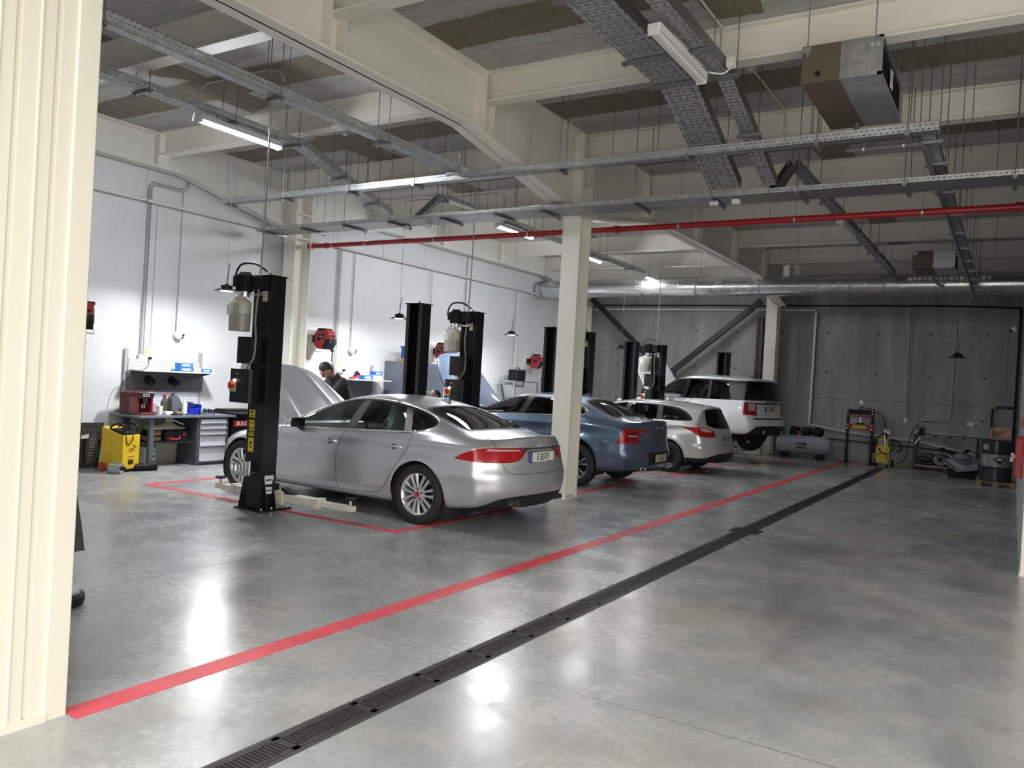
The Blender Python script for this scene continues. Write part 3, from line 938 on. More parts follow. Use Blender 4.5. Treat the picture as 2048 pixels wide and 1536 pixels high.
def side_y(bvh, s, z):
    h = bvh.ray_cast(Vector((s, 3, z)), Vector((0, -1, 0)))
    return h[0].y if h[0] is not None else None
def car_interior(root, sp, seats, dash_s, zfl, mcol, cover=None):
    m = mat('cabin_trim', (.02, .02, .022), .6); st = mat(*mcol)
    mb = MB(); zb = itp(sp['zb'], seats[0][0])
    w = sp['hw']-.16
    mb.box(dash_s-.5, dash_s+.35, -w, w, zb-.34, zb-.05); mb.box(dash_s-.55, seats[-1][0]+.55, -w, w, zfl, zfl+.05)
    mb.box(dash_s+.3, seats[-1][0]+.1, -.13, .13, zfl, zfl+.32)
    mb.build('dashboard', m, root, bevel=.04)
    mb = MB()
    yw = -.37
    c = Vector((dash_s+.42, yw, zb-.10)); e1 = Vector((0, 1, 0)); e2 = Vector((.38, 0, .92)).normalized()
    mb.tube([c+e1*.185*math.cos(t)+e2*.185*math.sin(t) for t in [2*PI*i/24 for i in range(24)]], .016, closed=True, n=8)
    for t in (0, PI, -PI/2): mb.bar(c, c+e1*.18*math.cos(t)+e2*.18*math.sin(t), .04, .015)
    mb.cyl(c+Vector((-.05, 0, .0)), c+Vector((.02, 0, .01)), .06, n=16); mb.bar(c, c+Vector((-.3, 0, -.08)), .06, .06)
    mb.build('steering_wheel', m, root)
    for (s, y, wd, rear) in seats:
        mb = MB()
        zs = zfl+.30
        mb.M = T(s, y, zs)
        def slab(path, th, hwid):
            n = len(path)
            vs = []
            for (a, b), t_ in zip(path, th):
                for yy, k in ((-hwid, .6), (-hwid*.75, 1), (hwid*.75, 1), (hwid, .6)): vs.append((a-t_[0]*k, yy, b-t_[1]*k))
                for yy in (hwid, -hwid): vs.append((a+t_[0]*.6, yy, b+t_[1]*.6))
            fs = [(i*6+k, i*6+(k+1) % 6, i*6+6+(k+1) % 6, i*6+6+k) for i in range(n-1) for k in range(6)]
            fs += [tuple(range(6))[::-1], tuple(range((n-1)*6, n*6))]
            mb.add(vs, fs, 0, True)
        slab([(-.48, .02), (-.3, .06), (0, .0)], [(0, -.07)]*3, wd/2)
        slab([(.02, -.02), (.10, .25), (.17, .45), (.20, .56)], [(.07, -.02), (.075, -.02), (.06, -.02), (.03, -.01)], wd/2)
        mb.build('seat', st, root, sub=1)
        hb = MB(); hb.M = T(s+.20, y, zs+(.47 if rear else .68)); hb.ball((0, 0, 0), (.055, .13, .10), 14, 8)
        hb.cyl((0, -.05, -.2), (0, -.05, 0), .008, n=6); hb.cyl((0, .05, -.2), (0, .05, 0), .008, n=6)
        hb.build('headrest', st, root)
        if cover and not rear:
            cb = MB(); cb.M = T(s, y, zs)
            vs = []; rr_ = random.Random(int(abs(y)*100))
            for j in range(9):
                z = -.05+.105*j
                for i in range(14):
                    a = 2*PI*i/14; k = 1+.08*rr_.uniform(-1, 1)
                    ex = .13 if j < 6 else .09; ey = wd/2+.03 if j < 5 else (wd/2-.04 if j == 5 else .17)
                    if j == 8: ex *= .6; ey *= .6
                    vs.append((.02+.03*j+ex*k*math.cos(a), ey*k*math.sin(a), z))
            fs = [(j*14+i, j*14+(i+1) % 14, j*14+14+(i+1) % 14, j*14+14+i) for j in range(8) for i in range(14)]+[tuple(range(112, 126))]
            cb.add(vs, fs, 0, True); o = cb.build('plastic_seat_cover', cover, root)
            o['label'] = 'crinkled translucent plastic seat cover'
def plate(root, bodytxt, c, w, h, sx=0.62, blue=True, name='number_plate', tint=(.75, .75, .73), size=None, frame_m=None):
    """number plate facing +X, centred at c"""
    M = frame(c, (0, 1, 0), (0, 0, 1))
    mb = MB(); mb.M = M
    mb.box(-w/2-.008, w/2+.008, -h/2-.008, h/2+.008, -.012, -.001, 1); mb.box(-w/2, w/2, -h/2, h/2, -.004, .002, 0)
    if blue: mb.box(-w/2, -w/2+.042, -h/2, h/2, .0021, .0026, 2)
    o = mb.build(name, [mat('plate_white'+str(tint[0]), tint, .4), mat('plate_frame', (.01, .01, .01), .5), mat('plate_blue', (.02, .09, .42), .4)], root, bevel=0)
    text('lettering', bodytxt, size or h*1.12, mat('plate_black', (.01, .01, .012), .5), o, M @ T(.02 if blue else 0, -.003, .003), .0006, sx=sx*.92, bold=.0010, space=1.12)
    return o
def badge(root, body, c, size, m, sx=1.0, bold=.001, ex=(0, 1, 0), ey=(0, 0, 1)):
    return text('badge', body, size, m, root, frame(c, ex, ey), .002, sx=sx, bold=bold)
# ---- paints shared by the cars
M_TYRE = mat('tyre_rubber', (.016, .016, .017), .75, bump=.15, bscale=90)
M_DISC = mat('wheel_dark', (.03, .03, .032), .45, metal=.6)
M_RIM = mat('alloy_silver', (.64, .65, .66), .3, metal=.65)
M_CHROME = mat('bright_trim', (.80, .81, .82), .2, metal=.75)
M_BLACKG = mat('gloss_black_trim', (.006, .006, .007), .42, spec=.25)
M_BLACKP = mat('black_plastic', (.014, .014, .015), .5)
M_RED = mat('tail_red', (.40, .004, .010), .22, spec=.35, coat=.25)
M_REDD = mat('tail_dark_red', (.18, .003, .007), .2, spec=.35, coat=.25)
M_LENS = mat('clear_lens', (.50, .46, .45), .15, coat=.4)
G_CLEAR = glass_mat('car_glass', (.80, .90, .86))
G_REAR = glass_mat('car_glass_rear', (.50, .60, .57))
G_DARK = glass_mat('car_glass_privacy', (.10, .11, .13))

def jag():
    paint = mat('silver_paint', (.68, .70, .725), .30, metal=.78, coat=.9, coatr=.03)
    L = 4.97
    sp = dict(L=L, hw=.94, zref=.9, paint=paint, glass=G_CLEAR, flare=.02,
        st=[.42, .6, .95, 1.3, 1.48, 1.62, 1.85, 2.1, 2.35, 2.6, 2.9, 3.2, 3.45, 3.68, 3.9, 4.12, 4.33, 4.5, 4.66],
        zc=[(.3, .72), (.6, .80), (.95, .87), (1.48, .945), (1.62, 1.0), (1.85, 1.135), (2.1, 1.25), (2.35, 1.335), (2.6, 1.385), (2.9, 1.40), (3.2, 1.385), (3.45, 1.345), (3.65, 1.285), (3.9, 1.20), (4.12, 1.125), (4.33, 1.06), (4.5, 1.04), (4.72, 1.03)],
        zb=[(.3, .66), (.95, .82), (1.48, .90), (2, .935), (2.74, .965), (3.69, 1.003), (3.95, 1.01), (4.33, .995), (4.7, .975)],
        yb=[(.3, .66), (.6, .76), (.95, .83), (1.48, .875), (2.2, .89), (3.5, .885), (3.9, .865), (4.33, .80), (4.7, .70)],
        yr=[(1.55, .80), (1.85, .735), (2.1, .675), (2.35, .62), (2.6, .585), (2.9, .575), (3.2, .58), (3.45, .59), (3.68, .605), (3.9, .615), (4.12, .635), (4.36, .66)],
        zr=[(1.55, .935), (1.85, 1.075), (2.1, 1.185), (2.35, 1.275), (2.6, 1.33), (2.9, 1.345), (3.2, 1.335), (3.45, 1.295), (3.68, 1.235), (3.9, 1.165), (4.12, 1.10), (4.36, 1.03)],
        zlow=[(.3, .20), (1.4, .175), (3.3, .18), (4.3, .215), (4.7, .26)], zsh=[(.3, .60), (.95, .76), (1.48, .83), (2.7, .885), (3.7, .925), (4.33, .915), (4.7, .885)],
        pl=[(.3, .86), (.6, .945), (.95, .99), (1.5, 1), (3.9, 1), (4.33, .985), (4.72, .935)],
        xf=[(.1, .10), (.3, .03), (.5, .0), (.66, .05), (.8, .16)], fc=.40,
        xt=[(.2, 4.80), (.32, 4.92), (.48, 4.97), (.60, 4.955), (.68, 4.91), (.85, 4.885), (.98, 4.875)], rc=.27,
        cr5=[(0, .2), (1.4, .5), (3.9, .5), (4.2, .2), (5, .5)], cr6=.25, cr4=.25, crlip=.75,
        arches=[(.90, .325, .375), (3.87, .325, .375)])
    def disp(s, y, z):
        if y > .45:
            zl = .80+.03*(s-1.5)
            k = max(0, min(1, (s-1.2)/.6))*max(0, min(1, (4.85-s)/.4))
            y += .010*math.exp(-((z-zl-.03)/.035)**2)*k-.012*math.exp(-((z-zl+.06)/.06)**2)*k
            y += .010*math.exp(-((z-.33)/.05)**2)*max(0, min(1, (s-1.3)/.3))*max(0, min(1, (3.5-s)/.3))
            if s > 4.0: y += .022*math.exp(-((z-.60)/.06)**2)*min(1, (s-4.0)/.4)
        if s < 1.5:
            z += .020*math.exp(-((y-.27-.10*s)/.04)**2)*max(0, min(1, (s-.3)/.3))+.012*math.exp(-((y-.56-.08*s)/.04)**2)*max(0, min(1, (s-.3)/.3))
        return s, y, z
    sp['disp'] = disp
    fd = [(1.62, .915, 1), (1.60, .80), (1.55, .66), (1.545, .40), (1.56, .235, 1), (2.65, .245, 1), (2.62, .45), (2.615, .70), (2.66, .86), (2.745, .952, 1), (2.2, .932)]
    rd = [(2.745, .952, 1), (2.66, .86), (2.615, .70), (2.62, .45), (2.65, .245, 1), (3.15, .262), (3.30, .29), (3.40, .39), (3.50, .52), (3.64, .73), (3.74, .90), (3.735, .99, 1), (3.3, .978)]
    dlo = [(1.60, .905, 1), (1.95, .921), (2.74, .955), (3.5, .99), (3.80, 1.005), (3.93, 1.045), (3.97, 1.10), (3.86, 1.165), (3.66, 1.228), (3.42, 1.282), (3.15, 1.316), (2.85, 1.325), (2.6, 1.312), (2.35, 1.258), (2.1, 1.168), (1.85, 1.055)]
    fg = [(1.80, .935, 1), (2.70, .972, 1), (2.715, 1.295, 1), (2.6, 1.293), (2.38, 1.245), (2.12, 1.155), (1.9, 1.045)]
    rg = [(2.86, .978, 1), (3.60, 1.008, 1), (3.40, 1.265, 1), (3.1, 1.302), (2.83, 1.306, 1)]
    qg = [(3.70, 1.015, 1), (3.82, 1.03), (3.92, 1.07), (3.925, 1.10), (3.83, 1.155), (3.65, 1.213), (3.50, 1.248, 1)]
    tl = [(3.44, .775, 1), (3.56, .835), (3.72, .885), (3.95, .905), (4.20, .907), (4.63, .907, 1), (4.55, .86), (4.50, .80), (4.42, .765), (4.2, .752), (3.85, .752), (3.6, .765)]
    tls = [(3.90, .872, 1), (4.46, .874, 1), (4.46, .888, 1), (3.92, .892, 1)]
    bootr = [(-.1, .625, 1), (.50, .625), (.60, .66), (.655, .80), (.665, .90), (.66, 1.08, 1), (-.1, 1.08, 1)]
    boott = [(4.335, -.1, 1), (4.335, .52), (4.37, .615), (4.6, .655), (4.97, .66, 1), (4.97, -.1, 1)]
    rgl = [(3.60, -.1, 1), (3.60, .44), (3.64, .535), (3.9, .565), (4.2, .60), (4.295, .60), (4.325, .5), (4.33, -.1, 1)]
    rgi = [(3.635, -.1, 1), (3.635, .42), (3.68, .50), (3.9, .53), (4.18, .565), (4.245, .56), (4.285, .46), (4.29, -.1, 1)]
    ws = [(1.53, -.1, 1), (1.58, .5), (1.66, .67), (1.9, .655), (2.15, .59), (2.32, .5), (2.36, -.1, 1)]
    hood = [(.26, -.1, 1), (.33, .45), (.5, .60), (.95, .735), (1.40, .80), (1.47, .76), (1.50, .5), (1.49, -.1, 1)]
    dif = [(-.1, .1, 1), (.86, .1, 1), (.80, .26), (.68, .355), (.55, .385), (.3, .395), (-.1, .395, 1)]
    head = [(.55, .635, 1), (.95, .735, 1), (.98, .71), (.75, .63)]
    hing = (1.42, 0, .93)
    sp['regions'] = [
        dict(name='front_door_glass', sel=[('side', fg, None)], mat=G_CLEAR, pair=1, push=-.003),
        dict(name='rear_door_glass', sel=[('side', rg, None)], mat=G_CLEAR, pair=1, push=-.003),
        dict(name='quarter_glass', sel=[('side', chaikin(qg, 1), None)], mat=G_REAR, pair=1, push=-.003),
        dict(name='window_surround', sel=[('side', chaikin(dlo), (1.4, 4.2))], mat=M_BLACKG, pair=1, push=-.001, trim=(M_CHROME, .010, .002), union=('front_door_glass', 'rear_door_glass', 'quarter_glass')),
        dict(name='light_strip', sel=[('wrap', tls, (4.2, 5))], mat=M_LENS, pair=1, push=.0015),
        dict(name='tail_light', sel=[('wrap', chaikin(tl), (4.2, 5))], mat=M_RED, pair=1, push=.0012, seam=.0025, label='glossy red wraparound tail light'),
        dict(name='diffuser', sel=[('rear', chaikin(dif), (4.4, 5.1))], mat=M_BLACKP, push=.001, seam=.003),
        dict(name='rear_window', sel=[('top', chaikin(rgi), (3.5, 4.4))], mat=G_REAR, push=-.003),
        dict(name='rear_window_border', sel=[('top', chaikin(rgl), (3.5, 4.4))], mat=M_BLACKG, push=-.001, seam=.004),
        dict(name='boot_lid', sel=[('rear', chaikin(bootr), (4.6, 5.1)), ('top', chaikin(boott), (4.2, 5.1))], mat=paint, seam=.0034),
        dict(name='windscreen', sel=[('top', chaikin(ws), (1.4, 2.5))], mat=G_CLEAR, push=-.003, seam=.006),
        dict(name='bonnet', sel=[('top', chaikin(hood), (.1, 1.55))], mat=paint, origin=hing, solid=M_BLACKP),
        dict(name='head_light', sel=[('side', chaikin(head), (.3, 1.1))], mat=M_LENS, pair=1, push=.001, seam=.003),
        dict(name='front_door', sel=[('side', chaikin(fd), (1.4, 3))], mat=paint, pair=1, seam=.0034),
        dict(name='rear_door', sel=[('side', chaikin(rd), (2.5, 4))], mat=paint, pair=1, seam=.0034)]
    root = thing('car', 'silver four-door saloon with raised bonnet, nearest of the cars on the lifts', 'car', (-5.47-3.87, 7.97, 0), math.radians(-1.4), 'cars in the workshop bays')
    parts, bvh, nat = car(sp, root)
    parts['bonnet'][0].rotation_euler = (0, math.radians(49), 0)
    mb = MB(); mb.box(.4, 1.4, -.68, .68, .35, .66); mb.box(.55, 1.2, -.3, .35, .6, .8); mb.cyl((.6, -.5, .7), (.9, -.5, .72), .09); mb.box(1.0, 1.3, .35, .62, .6, .78)
    mb.tube(smooth_path([(.6, -.4, .8), (.8, -.1, .86), (1.1, .2, .82), (1.3, .5, .8)]), .03)
    mb.build('engine', mat('engine_dark', (.02, .02, .022), .6), root, bevel=.02)
    for (x, z) in ((.90, .335), (3.87, .335)):
        for sg in (-1, 1):
            wheel(root, x, sg*.815, z-.003, .332, .236, .225, ('twin', 7, .12, .16, .17, .020), (M_RIM, M_TYRE, M_DISC, mat('hub_red', (.35, .02, .03), .3)), sg)
    car_interior(root, sp, [(2.88, -.37, .52, 0), (2.88, .37, .52, 0), (3.50, -.36, .6, 1), (3.50, .36, .6, 1)], 1.95, .25, ('seat_grey', (.22, .23, .23), .6), cover=mat('milky_film', (.40, .48, .44), .3, spec=.6))
    for s, z in ((2.49, .80), (3.50, .825)):
        for sg in (-1, 1):
            y = side_y(bvh, s, z); mb = MB(); mb.M = T(s, sg*y, z)
            mb.tube(smooth_path([(-.115, sg*.0, 0), (-.10, sg*.026, 0), (0, sg*.034, 0), (.10, sg*.026, 0), (.115, sg*0, 0)], 4), .013, n=8)
            mb.ball((0, sg*.002, 0), (.045, .010, .035), 14, 8, 1)
            mb.build('door_handle', [mat('handle_silver', (.58, .59, .60), .25, metal=.8, coat=1), mat('handle_cup', (.16, .165, .17), .4, metal=.6)], parts['front_door' if s < 3 else 'rear_door'][0 if sg < 0 else 1])
    for sg in (-1, 1):
        mb = MB(); mb.M = T(1.98, sg*.985, .985)
        mb.ball((0, 0, 0), (.085, .10, .064), 18, 12, 0); mb.v = [(1.98+(a-1.98)*(.25 if a > 1.98 else 1), b, c_) for a, b, c_ in mb.v]; mb.box(.0, .05, -.092, .092, -.056, .056, 1)
        mb.bar((.01, -sg*.13, -.10), (.01, -sg*.03, -.05), .05, .05, 1); mb.build('door_mirror', [paint, M_BLACKG], root, bevel=.01)
    c = Vector((4.905, 0, .80)); h = bvh.ray_cast(Vector((6, .22, .80)), Vector((-1, 0, 0)))
    plate(root, 'B 260XFJ', (h[0].x+.014, 0, .805), .50, .108, sx=.58)
    h = bvh.ray_cast(Vector((6, .1, .905)), Vector((-1, 0, 0)))
    mb = MB(); mb.box(h[0].x-.01, h[0].x+.012, -.42, .42, .888, .906); mb.build('boot_strip', mat('dark_chrome', (.25, .25, .26), .2, metal=1), root, bevel=.004)
    h = bvh.ray_cast(Vector((6, .05, .95)), Vector((-1, 0, 0)))
    mb = MB(); x0 = h[0].x+.006    # leaping-cat emblem as a small curved bar, letters below
    mb.tube([(x0, -.075, .955), (x0, -.04, .972), (x0, .0, .968), (x0, .04, .955), (x0, .075, .962)], [.003, .008, .009, .007, .003], n=6)
    mb.tube([(x0, -.03, .966), (x0, -.055, .945)], .004, n=6); mb.tube([(x0, .03, .957), (x0, .06, .942)], .004, n=6)
    mb.build('emblem', M_CHROME, root)
    badge(root, 'JAGUAR', (x0, 0, .925), .026, M_CHROME, sx=1.5)
    h = bvh.ray_cast(Vector((6, -.52, .69)), Vector((-1, 0, 0)))
    badge(root, 'XF', (h[0].x+.010, -.50, .70), .045, M_CHROME, sx=1.5, ex=(-.25, 1, 0))
    for y in (-.45, .45):
        for d in (-.05, .05):
            mb = MB(); mb.M = T(4.75, y+d*.8, .312) @ RY(PI/2)
            mb.lathe([(.024, -.15), (.029, .10), (.034, .13), (.029, .13), (.024, .05), (0, .04)], n=20); mb.build('tail_pipe', mat('pipe_steel', (.42, .42, .42), .25, metal=.95), root)
    mb = MB(); z = nat and bvh.ray_cast(Vector((3.45, 0, 3)), Vector((0, 0, -1)))[0].z
    mb.add([(3.32, -.025, z), (3.32, .025, z), (3.56, .035, z-.035), (3.56, -.035, z-.035), (3.54, -.006, z+.055), (3.54, .006, z+.055), (3.48, .006, z+.045), (3.48, -.006, z+.045)],
           [(0, 1, 6, 7), (7, 6, 5, 4), (4, 5, 2, 3), (1, 2, 5, 6), (0, 7, 4, 3)], 0, False)
    mb.build('roof_antenna', paint, root, bevel=.006)
    for sg in (-1, 1):
        mb = MB(); y = side_y(bvh, 1.45, .69) or .93
        mb.cbox((1.44, sg*(y+.001), .69), (.16, .012, .06), 0); mb.cbox((1.45, sg*(y+.005), .70), (.12, .012, .018), 1); mb.build('side_vent', [M_BLACKG, M_CHROME], root, bevel=.003)
    return root
def raise_bonnet(parts, deg):
    for o in parts['bonnet']: o.rotation_euler = (0, math.radians(deg), 0)
def engine_bay(root, x0, x1, hw, z0, z1):
    mb = MB(); mb.box(x0, x1, -hw, hw, z0, z1); mb.box(x0+.15, x1-.2, -.3, .35, z1, z1+.12); mb.cyl((x0+.2, -.5, z1+.05), (x0+.5, -.5, z1+.07), .08)
    mb.tube(smooth_path([(x0+.2, -.4, z1+.12), (x0+.4, -.1, z1+.18), (x0+.7, .2, z1+.14), (x0+.9, .45, z1+.1)]), .03)
    mb.build('engine', mat('engine_dark', (.02, .02, .022), .6), root, bevel=.02)
def handles(root, parts, bvh, pts, m, split):
    for s, z in pts:
        for sg in (-1, 1):
            y = side_y(bvh, s, z); mb = MB(); mb.M = T(s, sg*y, z)
            mb.tube(smooth_path([(-.11, 0, 0), (-.095, sg*.028, 0), (0, sg*.034, 0), (.095, sg*.028, 0), (.11, 0, 0)], 4), .014, n=8)
            mb.build('door_handle', m, parts['front_door' if s < split else 'rear_door'][0 if sg < 0 else 1])
def mirrors(root, x, y, z, m):
    for sg in (-1, 1):
        mb = MB(); mb.M = T(x, sg*y, z)
        mb.ball((0, 0, 0), (.08, .10, .068), 18, 12, 0); mb.box(.0, .05, -.09, .09, -.056, .056, 1)
        mb.bar((.01, -sg*.14, -.09), (.01, -sg*.03, -.05), .05, .045, 1); mb.build('door_mirror', [m, M_BLACKG], root, bevel=.01)

def volvo():
    paint = mat('blue_grey_paint', (.105, .15, .23), .38, metal=.7, coat=1.0, coatr=.03)
    sp = dict(L=4.96, hw=.935, zref=.95, paint=paint, glass=G_CLEAR, flare=.022,
        st=[.42, .6, .95, 1.3, 1.55, 1.72, 1.95, 2.2, 2.45, 2.7, 3.0, 3.3, 3.55, 3.8, 4.0, 4.2, 4.4, 4.55, 4.68],
        zc=[(.3, .86), (.6, .95), (.95, .99), (1.55, 1.05), (1.72, 1.11), (1.95, 1.225), (2.2, 1.335), (2.45, 1.42), (2.7, 1.46), (3.0, 1.475), (3.3, 1.46), (3.55, 1.435), (3.8, 1.39), (4.0, 1.32), (4.2, 1.23), (4.4, 1.145), (4.55, 1.115), (4.72, 1.105)],
        zb=[(.3, .84), (.95, .93), (1.55, 1.02), (2, 1.055), (2.74, 1.09), (3.69, 1.125), (4.0, 1.13), (4.4, 1.085), (4.7, 1.05)],
        yb=[(.3, .70), (.6, .78), (.95, .84), (1.55, .875), (2.2, .89), (3.5, .885), (4.0, .85), (4.4, .78), (4.7, .68)],
        yr=[(1.62, .80), (1.95, .73), (2.2, .675), (2.45, .625), (2.7, .60), (3.0, .595), (3.3, .60), (3.55, .605), (3.8, .61), (4.0, .62), (4.2, .635), (4.42, .66)],
        zr=[(1.62, 1.05), (1.95, 1.17), (2.2, 1.275), (2.45, 1.365), (2.7, 1.41), (3.0, 1.425), (3.3, 1.415), (3.55, 1.39), (3.8, 1.335), (4.0, 1.265), (4.2, 1.185), (4.42, 1.11)],
        zlow=[(.3, .25), (1.4, .235), (3.3, .235), (4.3, .27), (4.7, .30)], zsh=[(.3, .78), (.95, .87), (1.5, .93), (2.7, .985), (3.7, 1.01), (4.3, 1.0), (4.7, .96)],
        pl=[(.3, .88), (.6, .955), (.95, .99), (1.5, 1), (3.9, 1), (4.33, .99), (4.72, .955)],
        xf=[(.2, .08), (.35, .03), (.5, .0), (.75, .02), (.9, .08)], fc=.36,
        xt=[(.25, 4.84), (.36, 4.90), (.45, 4.96), (.62, 4.965), (.70, 4.93), (.74, 4.875), (.95, 4.885), (1.06, 4.90)], rc=.24,
        cr5=[(0, .2), (1.4, .5), (3.9, .5), (4.2, .25), (5, .5)], cr6=.25, cr4=.3, crlip=.85,
        arches=[(.89, .385, .385), (3.83, .385, .385)])
    def disp(s, y, z):
        if y > .45:
            zl = .90+.015*(s-1.5); k = max(0, min(1, (s-1.2)/.6))*max(0, min(1, (4.7-s)/.3))
            y += .010*math.exp(-((z-zl-.05)/.04)**2)*k-.010*math.exp(-((z-zl+.06)/.06)**2)*k
            y += .012*math.exp(-((z-.40)/.05)**2)*max(0, min(1, (s-1.3)/.3))*max(0, min(1, (3.5-s)/.3))
            if s > 4.2: y += .02*math.exp(-((z-.56)/.08)**2)*min(1, (s-4.2)/.3)
        return s, y, z
    sp['disp'] = disp
    fd = [(1.68, 1.035, 1), (1.64, .90), (1.60, .75), (1.59, .50), (1.61, .30, 1), (2.66, .30, 1), (2.64, .5), (2.63, .8), (2.68, .98), (2.76, 1.075, 1), (2.2, 1.05)]
    rd = [(2.76, 1.075, 1), (2.68, .98), (2.63, .8), (2.64, .5), (2.66, .30, 1), (3.14, .31), (3.28, .36), (3.40, .48), (3.50, .62), (3.66, .84), (3.74, 1.0), (3.72, 1.10, 1), (3.3, 1.09)]
    dlo = [(1.68, 1.03, 1), (2.0, 1.047), (2.74, 1.08), (3.5, 1.11), (3.84, 1.125), (3.95, 1.155), (3.94, 1.205), (3.80, 1.285), (3.6, 1.345), (3.4, 1.375), (3.1, 1.395), (2.8, 1.395), (2.5, 1.36), (2.25, 1.27), (1.95, 1.14)]
    fg = [(1.86, 1.06, 1), (2.70, 1.095, 1), (2.74, 1.375, 1), (2.52, 1.335), (2.26, 1.245), (2.02, 1.14)]
    rg = [(2.84, 1.10, 1), (3.50, 1.125, 1), (3.40, 1.355, 1), (3.1, 1.375), (2.86, 1.378, 1)]
    qg = [(3.58, 1.13, 1), (3.82, 1.145), (3.90, 1.17), (3.88, 1.205), (3.74, 1.285), (3.48, 1.34, 1)]
    tl = [(3.62, .745, 1), (3.72, .87), (3.80, .965, 1), (4.10, .965), (4.50, .95, 1), (4.50, .925, 1), (4.20, .92, 1), (4.175, .87), (4.17, .80), (4.24, .745, 1)]
    tls = [(3.88, .853, 1), (4.13, .853, 1), (4.13, .870, 1), (3.88, .870, 1)]
    tld = [(3.82, .775, 1), (3.86, .945, 1), (4.15, .94, 1), (4.14, .87, 1), (4.15, .775, 1)]
    bootr = [(-.1, .70, 1), (.42, .70), (.50, .74), (.60, .80), (.645, .90), (.66, 1.15, 1), (-.1, 1.15, 1)]
    boott = [(4.42, -.1, 1), (4.42, .52), (4.44, .60), (4.7, .65), (4.99, .66, 1), (4.99, -.1, 1)]
    rgl = [(3.74, -.1, 1), (3.74, .44), (3.78, .54), (4.0, .57), (4.25, .61), (4.37, .61), (4.40, .5), (4.41, -.1, 1)]
    rgi = [(3.77, -.1, 1), (3.77, .42), (3.82, .51), (4.0, .54), (4.22, .58), (4.33, .57), (4.37, .46), (4.38, -.1, 1)]
    ws = [(1.62, -.1, 1), (1.68, .5), (1.76, .67), (2.0, .65), (2.25, .59), (2.40, .5), (2.44, -.1, 1)]
    hood = [(.18, -.1, 1), (.26, .45), (.45, .62), (.95, .755), (1.38, .81), (1.48, .77), (1.52, .5), (1.51, -.1, 1)]
    dif = [(-.1, .1, 1), (.95, .1, 1), (.90, .305), (.5, .34), (-.1, .345, 1)]
    rec = [(-.1, .40, 1), (.40, .40, 1), (.44, .60, 1), (-.1, .60, 1)]
    hing = (1.42, 0, 1.02)
    sp['regions'] = [
        dict(name='front_door_glass', sel=[('side', fg, None)], mat=G_CLEAR, pair=1, push=-.003),
        dict(name='rear_door_glass', sel=[('side', rg, None)], mat=G_REAR, pair=1, push=-.003),
        dict(name='quarter_glass', sel=[('side', qg, None)], mat=G_REAR, pair=1, push=-.003),
        dict(name='window_surround', sel=[('side', chaikin(dlo), (1.4, 4.2))], mat=M_BLACKG, pair=1, push=-.001, trim=(M_CHROME, .010, .002), union=('front_door_glass', 'rear_door_glass', 'quarter_glass')),
        dict(name='light_strip', sel=[('wrap', tls, (4.2, 5))], mat=M_LENS, pair=1, push=.0015),
        dict(name='tail_light_lens', sel=[('wrap', tld, (4.2, 5))], mat=M_REDD, pair=1, push=.0012),
        dict(name='tail_light', sel=[('wrap', tl, (4.2, 5))], mat=M_RED, pair=1, push=.0012, seam=.0025, label='red hook-shaped tail light'),
        dict(name='diffuser', sel=[('rear', chaikin(dif), (4.4, 5.1))], mat=M_BLACKP, push=.001),
        dict(name='rear_window', sel=[('top', chaikin(rgi), (3.5, 4.5))], mat=G_REAR, push=-.003),
        dict(name='rear_window_border', sel=[('top', chaikin(rgl), (3.5, 4.5))], mat=M_BLACKG, push=-.001, seam=.004),
        dict(name='boot_lid', sel=[('rear', chaikin(bootr), (4.6, 5.1)), ('top', chaikin(boott), (4.2, 5.1))], mat=paint, seam=.0028),
        dict(name='plate_recess', sel=[('rear', rec, (4.6, 5.1))], mat=M_BLACKP, push=-.004),
        dict(name='windscreen', sel=[('top', chaikin(ws), (1.4, 2.6))], mat=G_CLEAR, push=-.003, seam=.006),
        dict(name='bonnet', sel=[('top', chaikin(hood), (.1, 1.65))], mat=paint, origin=hing, solid=M_BLACKP),
        dict(name='front_door', sel=[('side', chaikin(fd), (1.4, 3))], mat=paint, pair=1, seam=.0028),
        dict(name='rear_door', sel=[('side', chaikin(rd), (2.5, 4))], mat=paint, pair=1, seam=.0028)]
    root = thing('car', 'blue-grey saloon with raised bonnet, standing just behind the cream column', 'car', (-5.92-3.83, 12.42, 0), 0, 'cars in the workshop bays')
    parts, bvh, nat = car(sp, root)
    raise_bonnet(parts, 59); parts['bonnet'][0].scale = (1.10, 1.04, 1.0); engine_bay(root, .4, 1.45, .68, .4, .74)
    for x in (.89, 3.83):
        for sg in (-1, 1): wheel(root, x, sg*.81, .338, .338, .236, .225, ('five', 5, .35), (mat('alloy_cut', (.7, .71, .72), .22, metal=.9), M_TYRE, M_DISC, M_CHROME), sg)
    car_interior(root, sp, [(2.62, -.37, .52, 0), (2.62, .37, .52, 0), (3.45, -.36, .6, 1), (3.45, .36, .6, 1)], 1.85, .33, ('seat_black', (.02, .02, .022), .5))
    handles(root, parts, bvh, ((2.50, .93), (3.55, .955)), M_CHROME, 3); mirrors(root, 1.98, .99, 1.12, paint)
    h = bvh.ray_cast(Vector((6, .2, .51)), Vector((-1, 0, 0))); plate(root, 'S 8 ALG', (h[0].x+.012, 0, .505), .46, .115, sx=.62, blue=False, tint=(.60, .56, .48))
    h = bvh.ray_cast(Vector((6, .2, 1.0)), Vector((-1, 0, 0))); badge(root, 'V O L V O', (h[0].x+.004, 0, .985), .05, M_CHROME, sx=1.5)
    h = bvh.ray_cast(Vector((6, -.42, .86)), Vector((-1, 0, 0))); badge(root, 'D4 AWD', (h[0].x+.006, -.42, .87), .032, M_CHROME, sx=1.3, ex=(-.2, 1, 0))
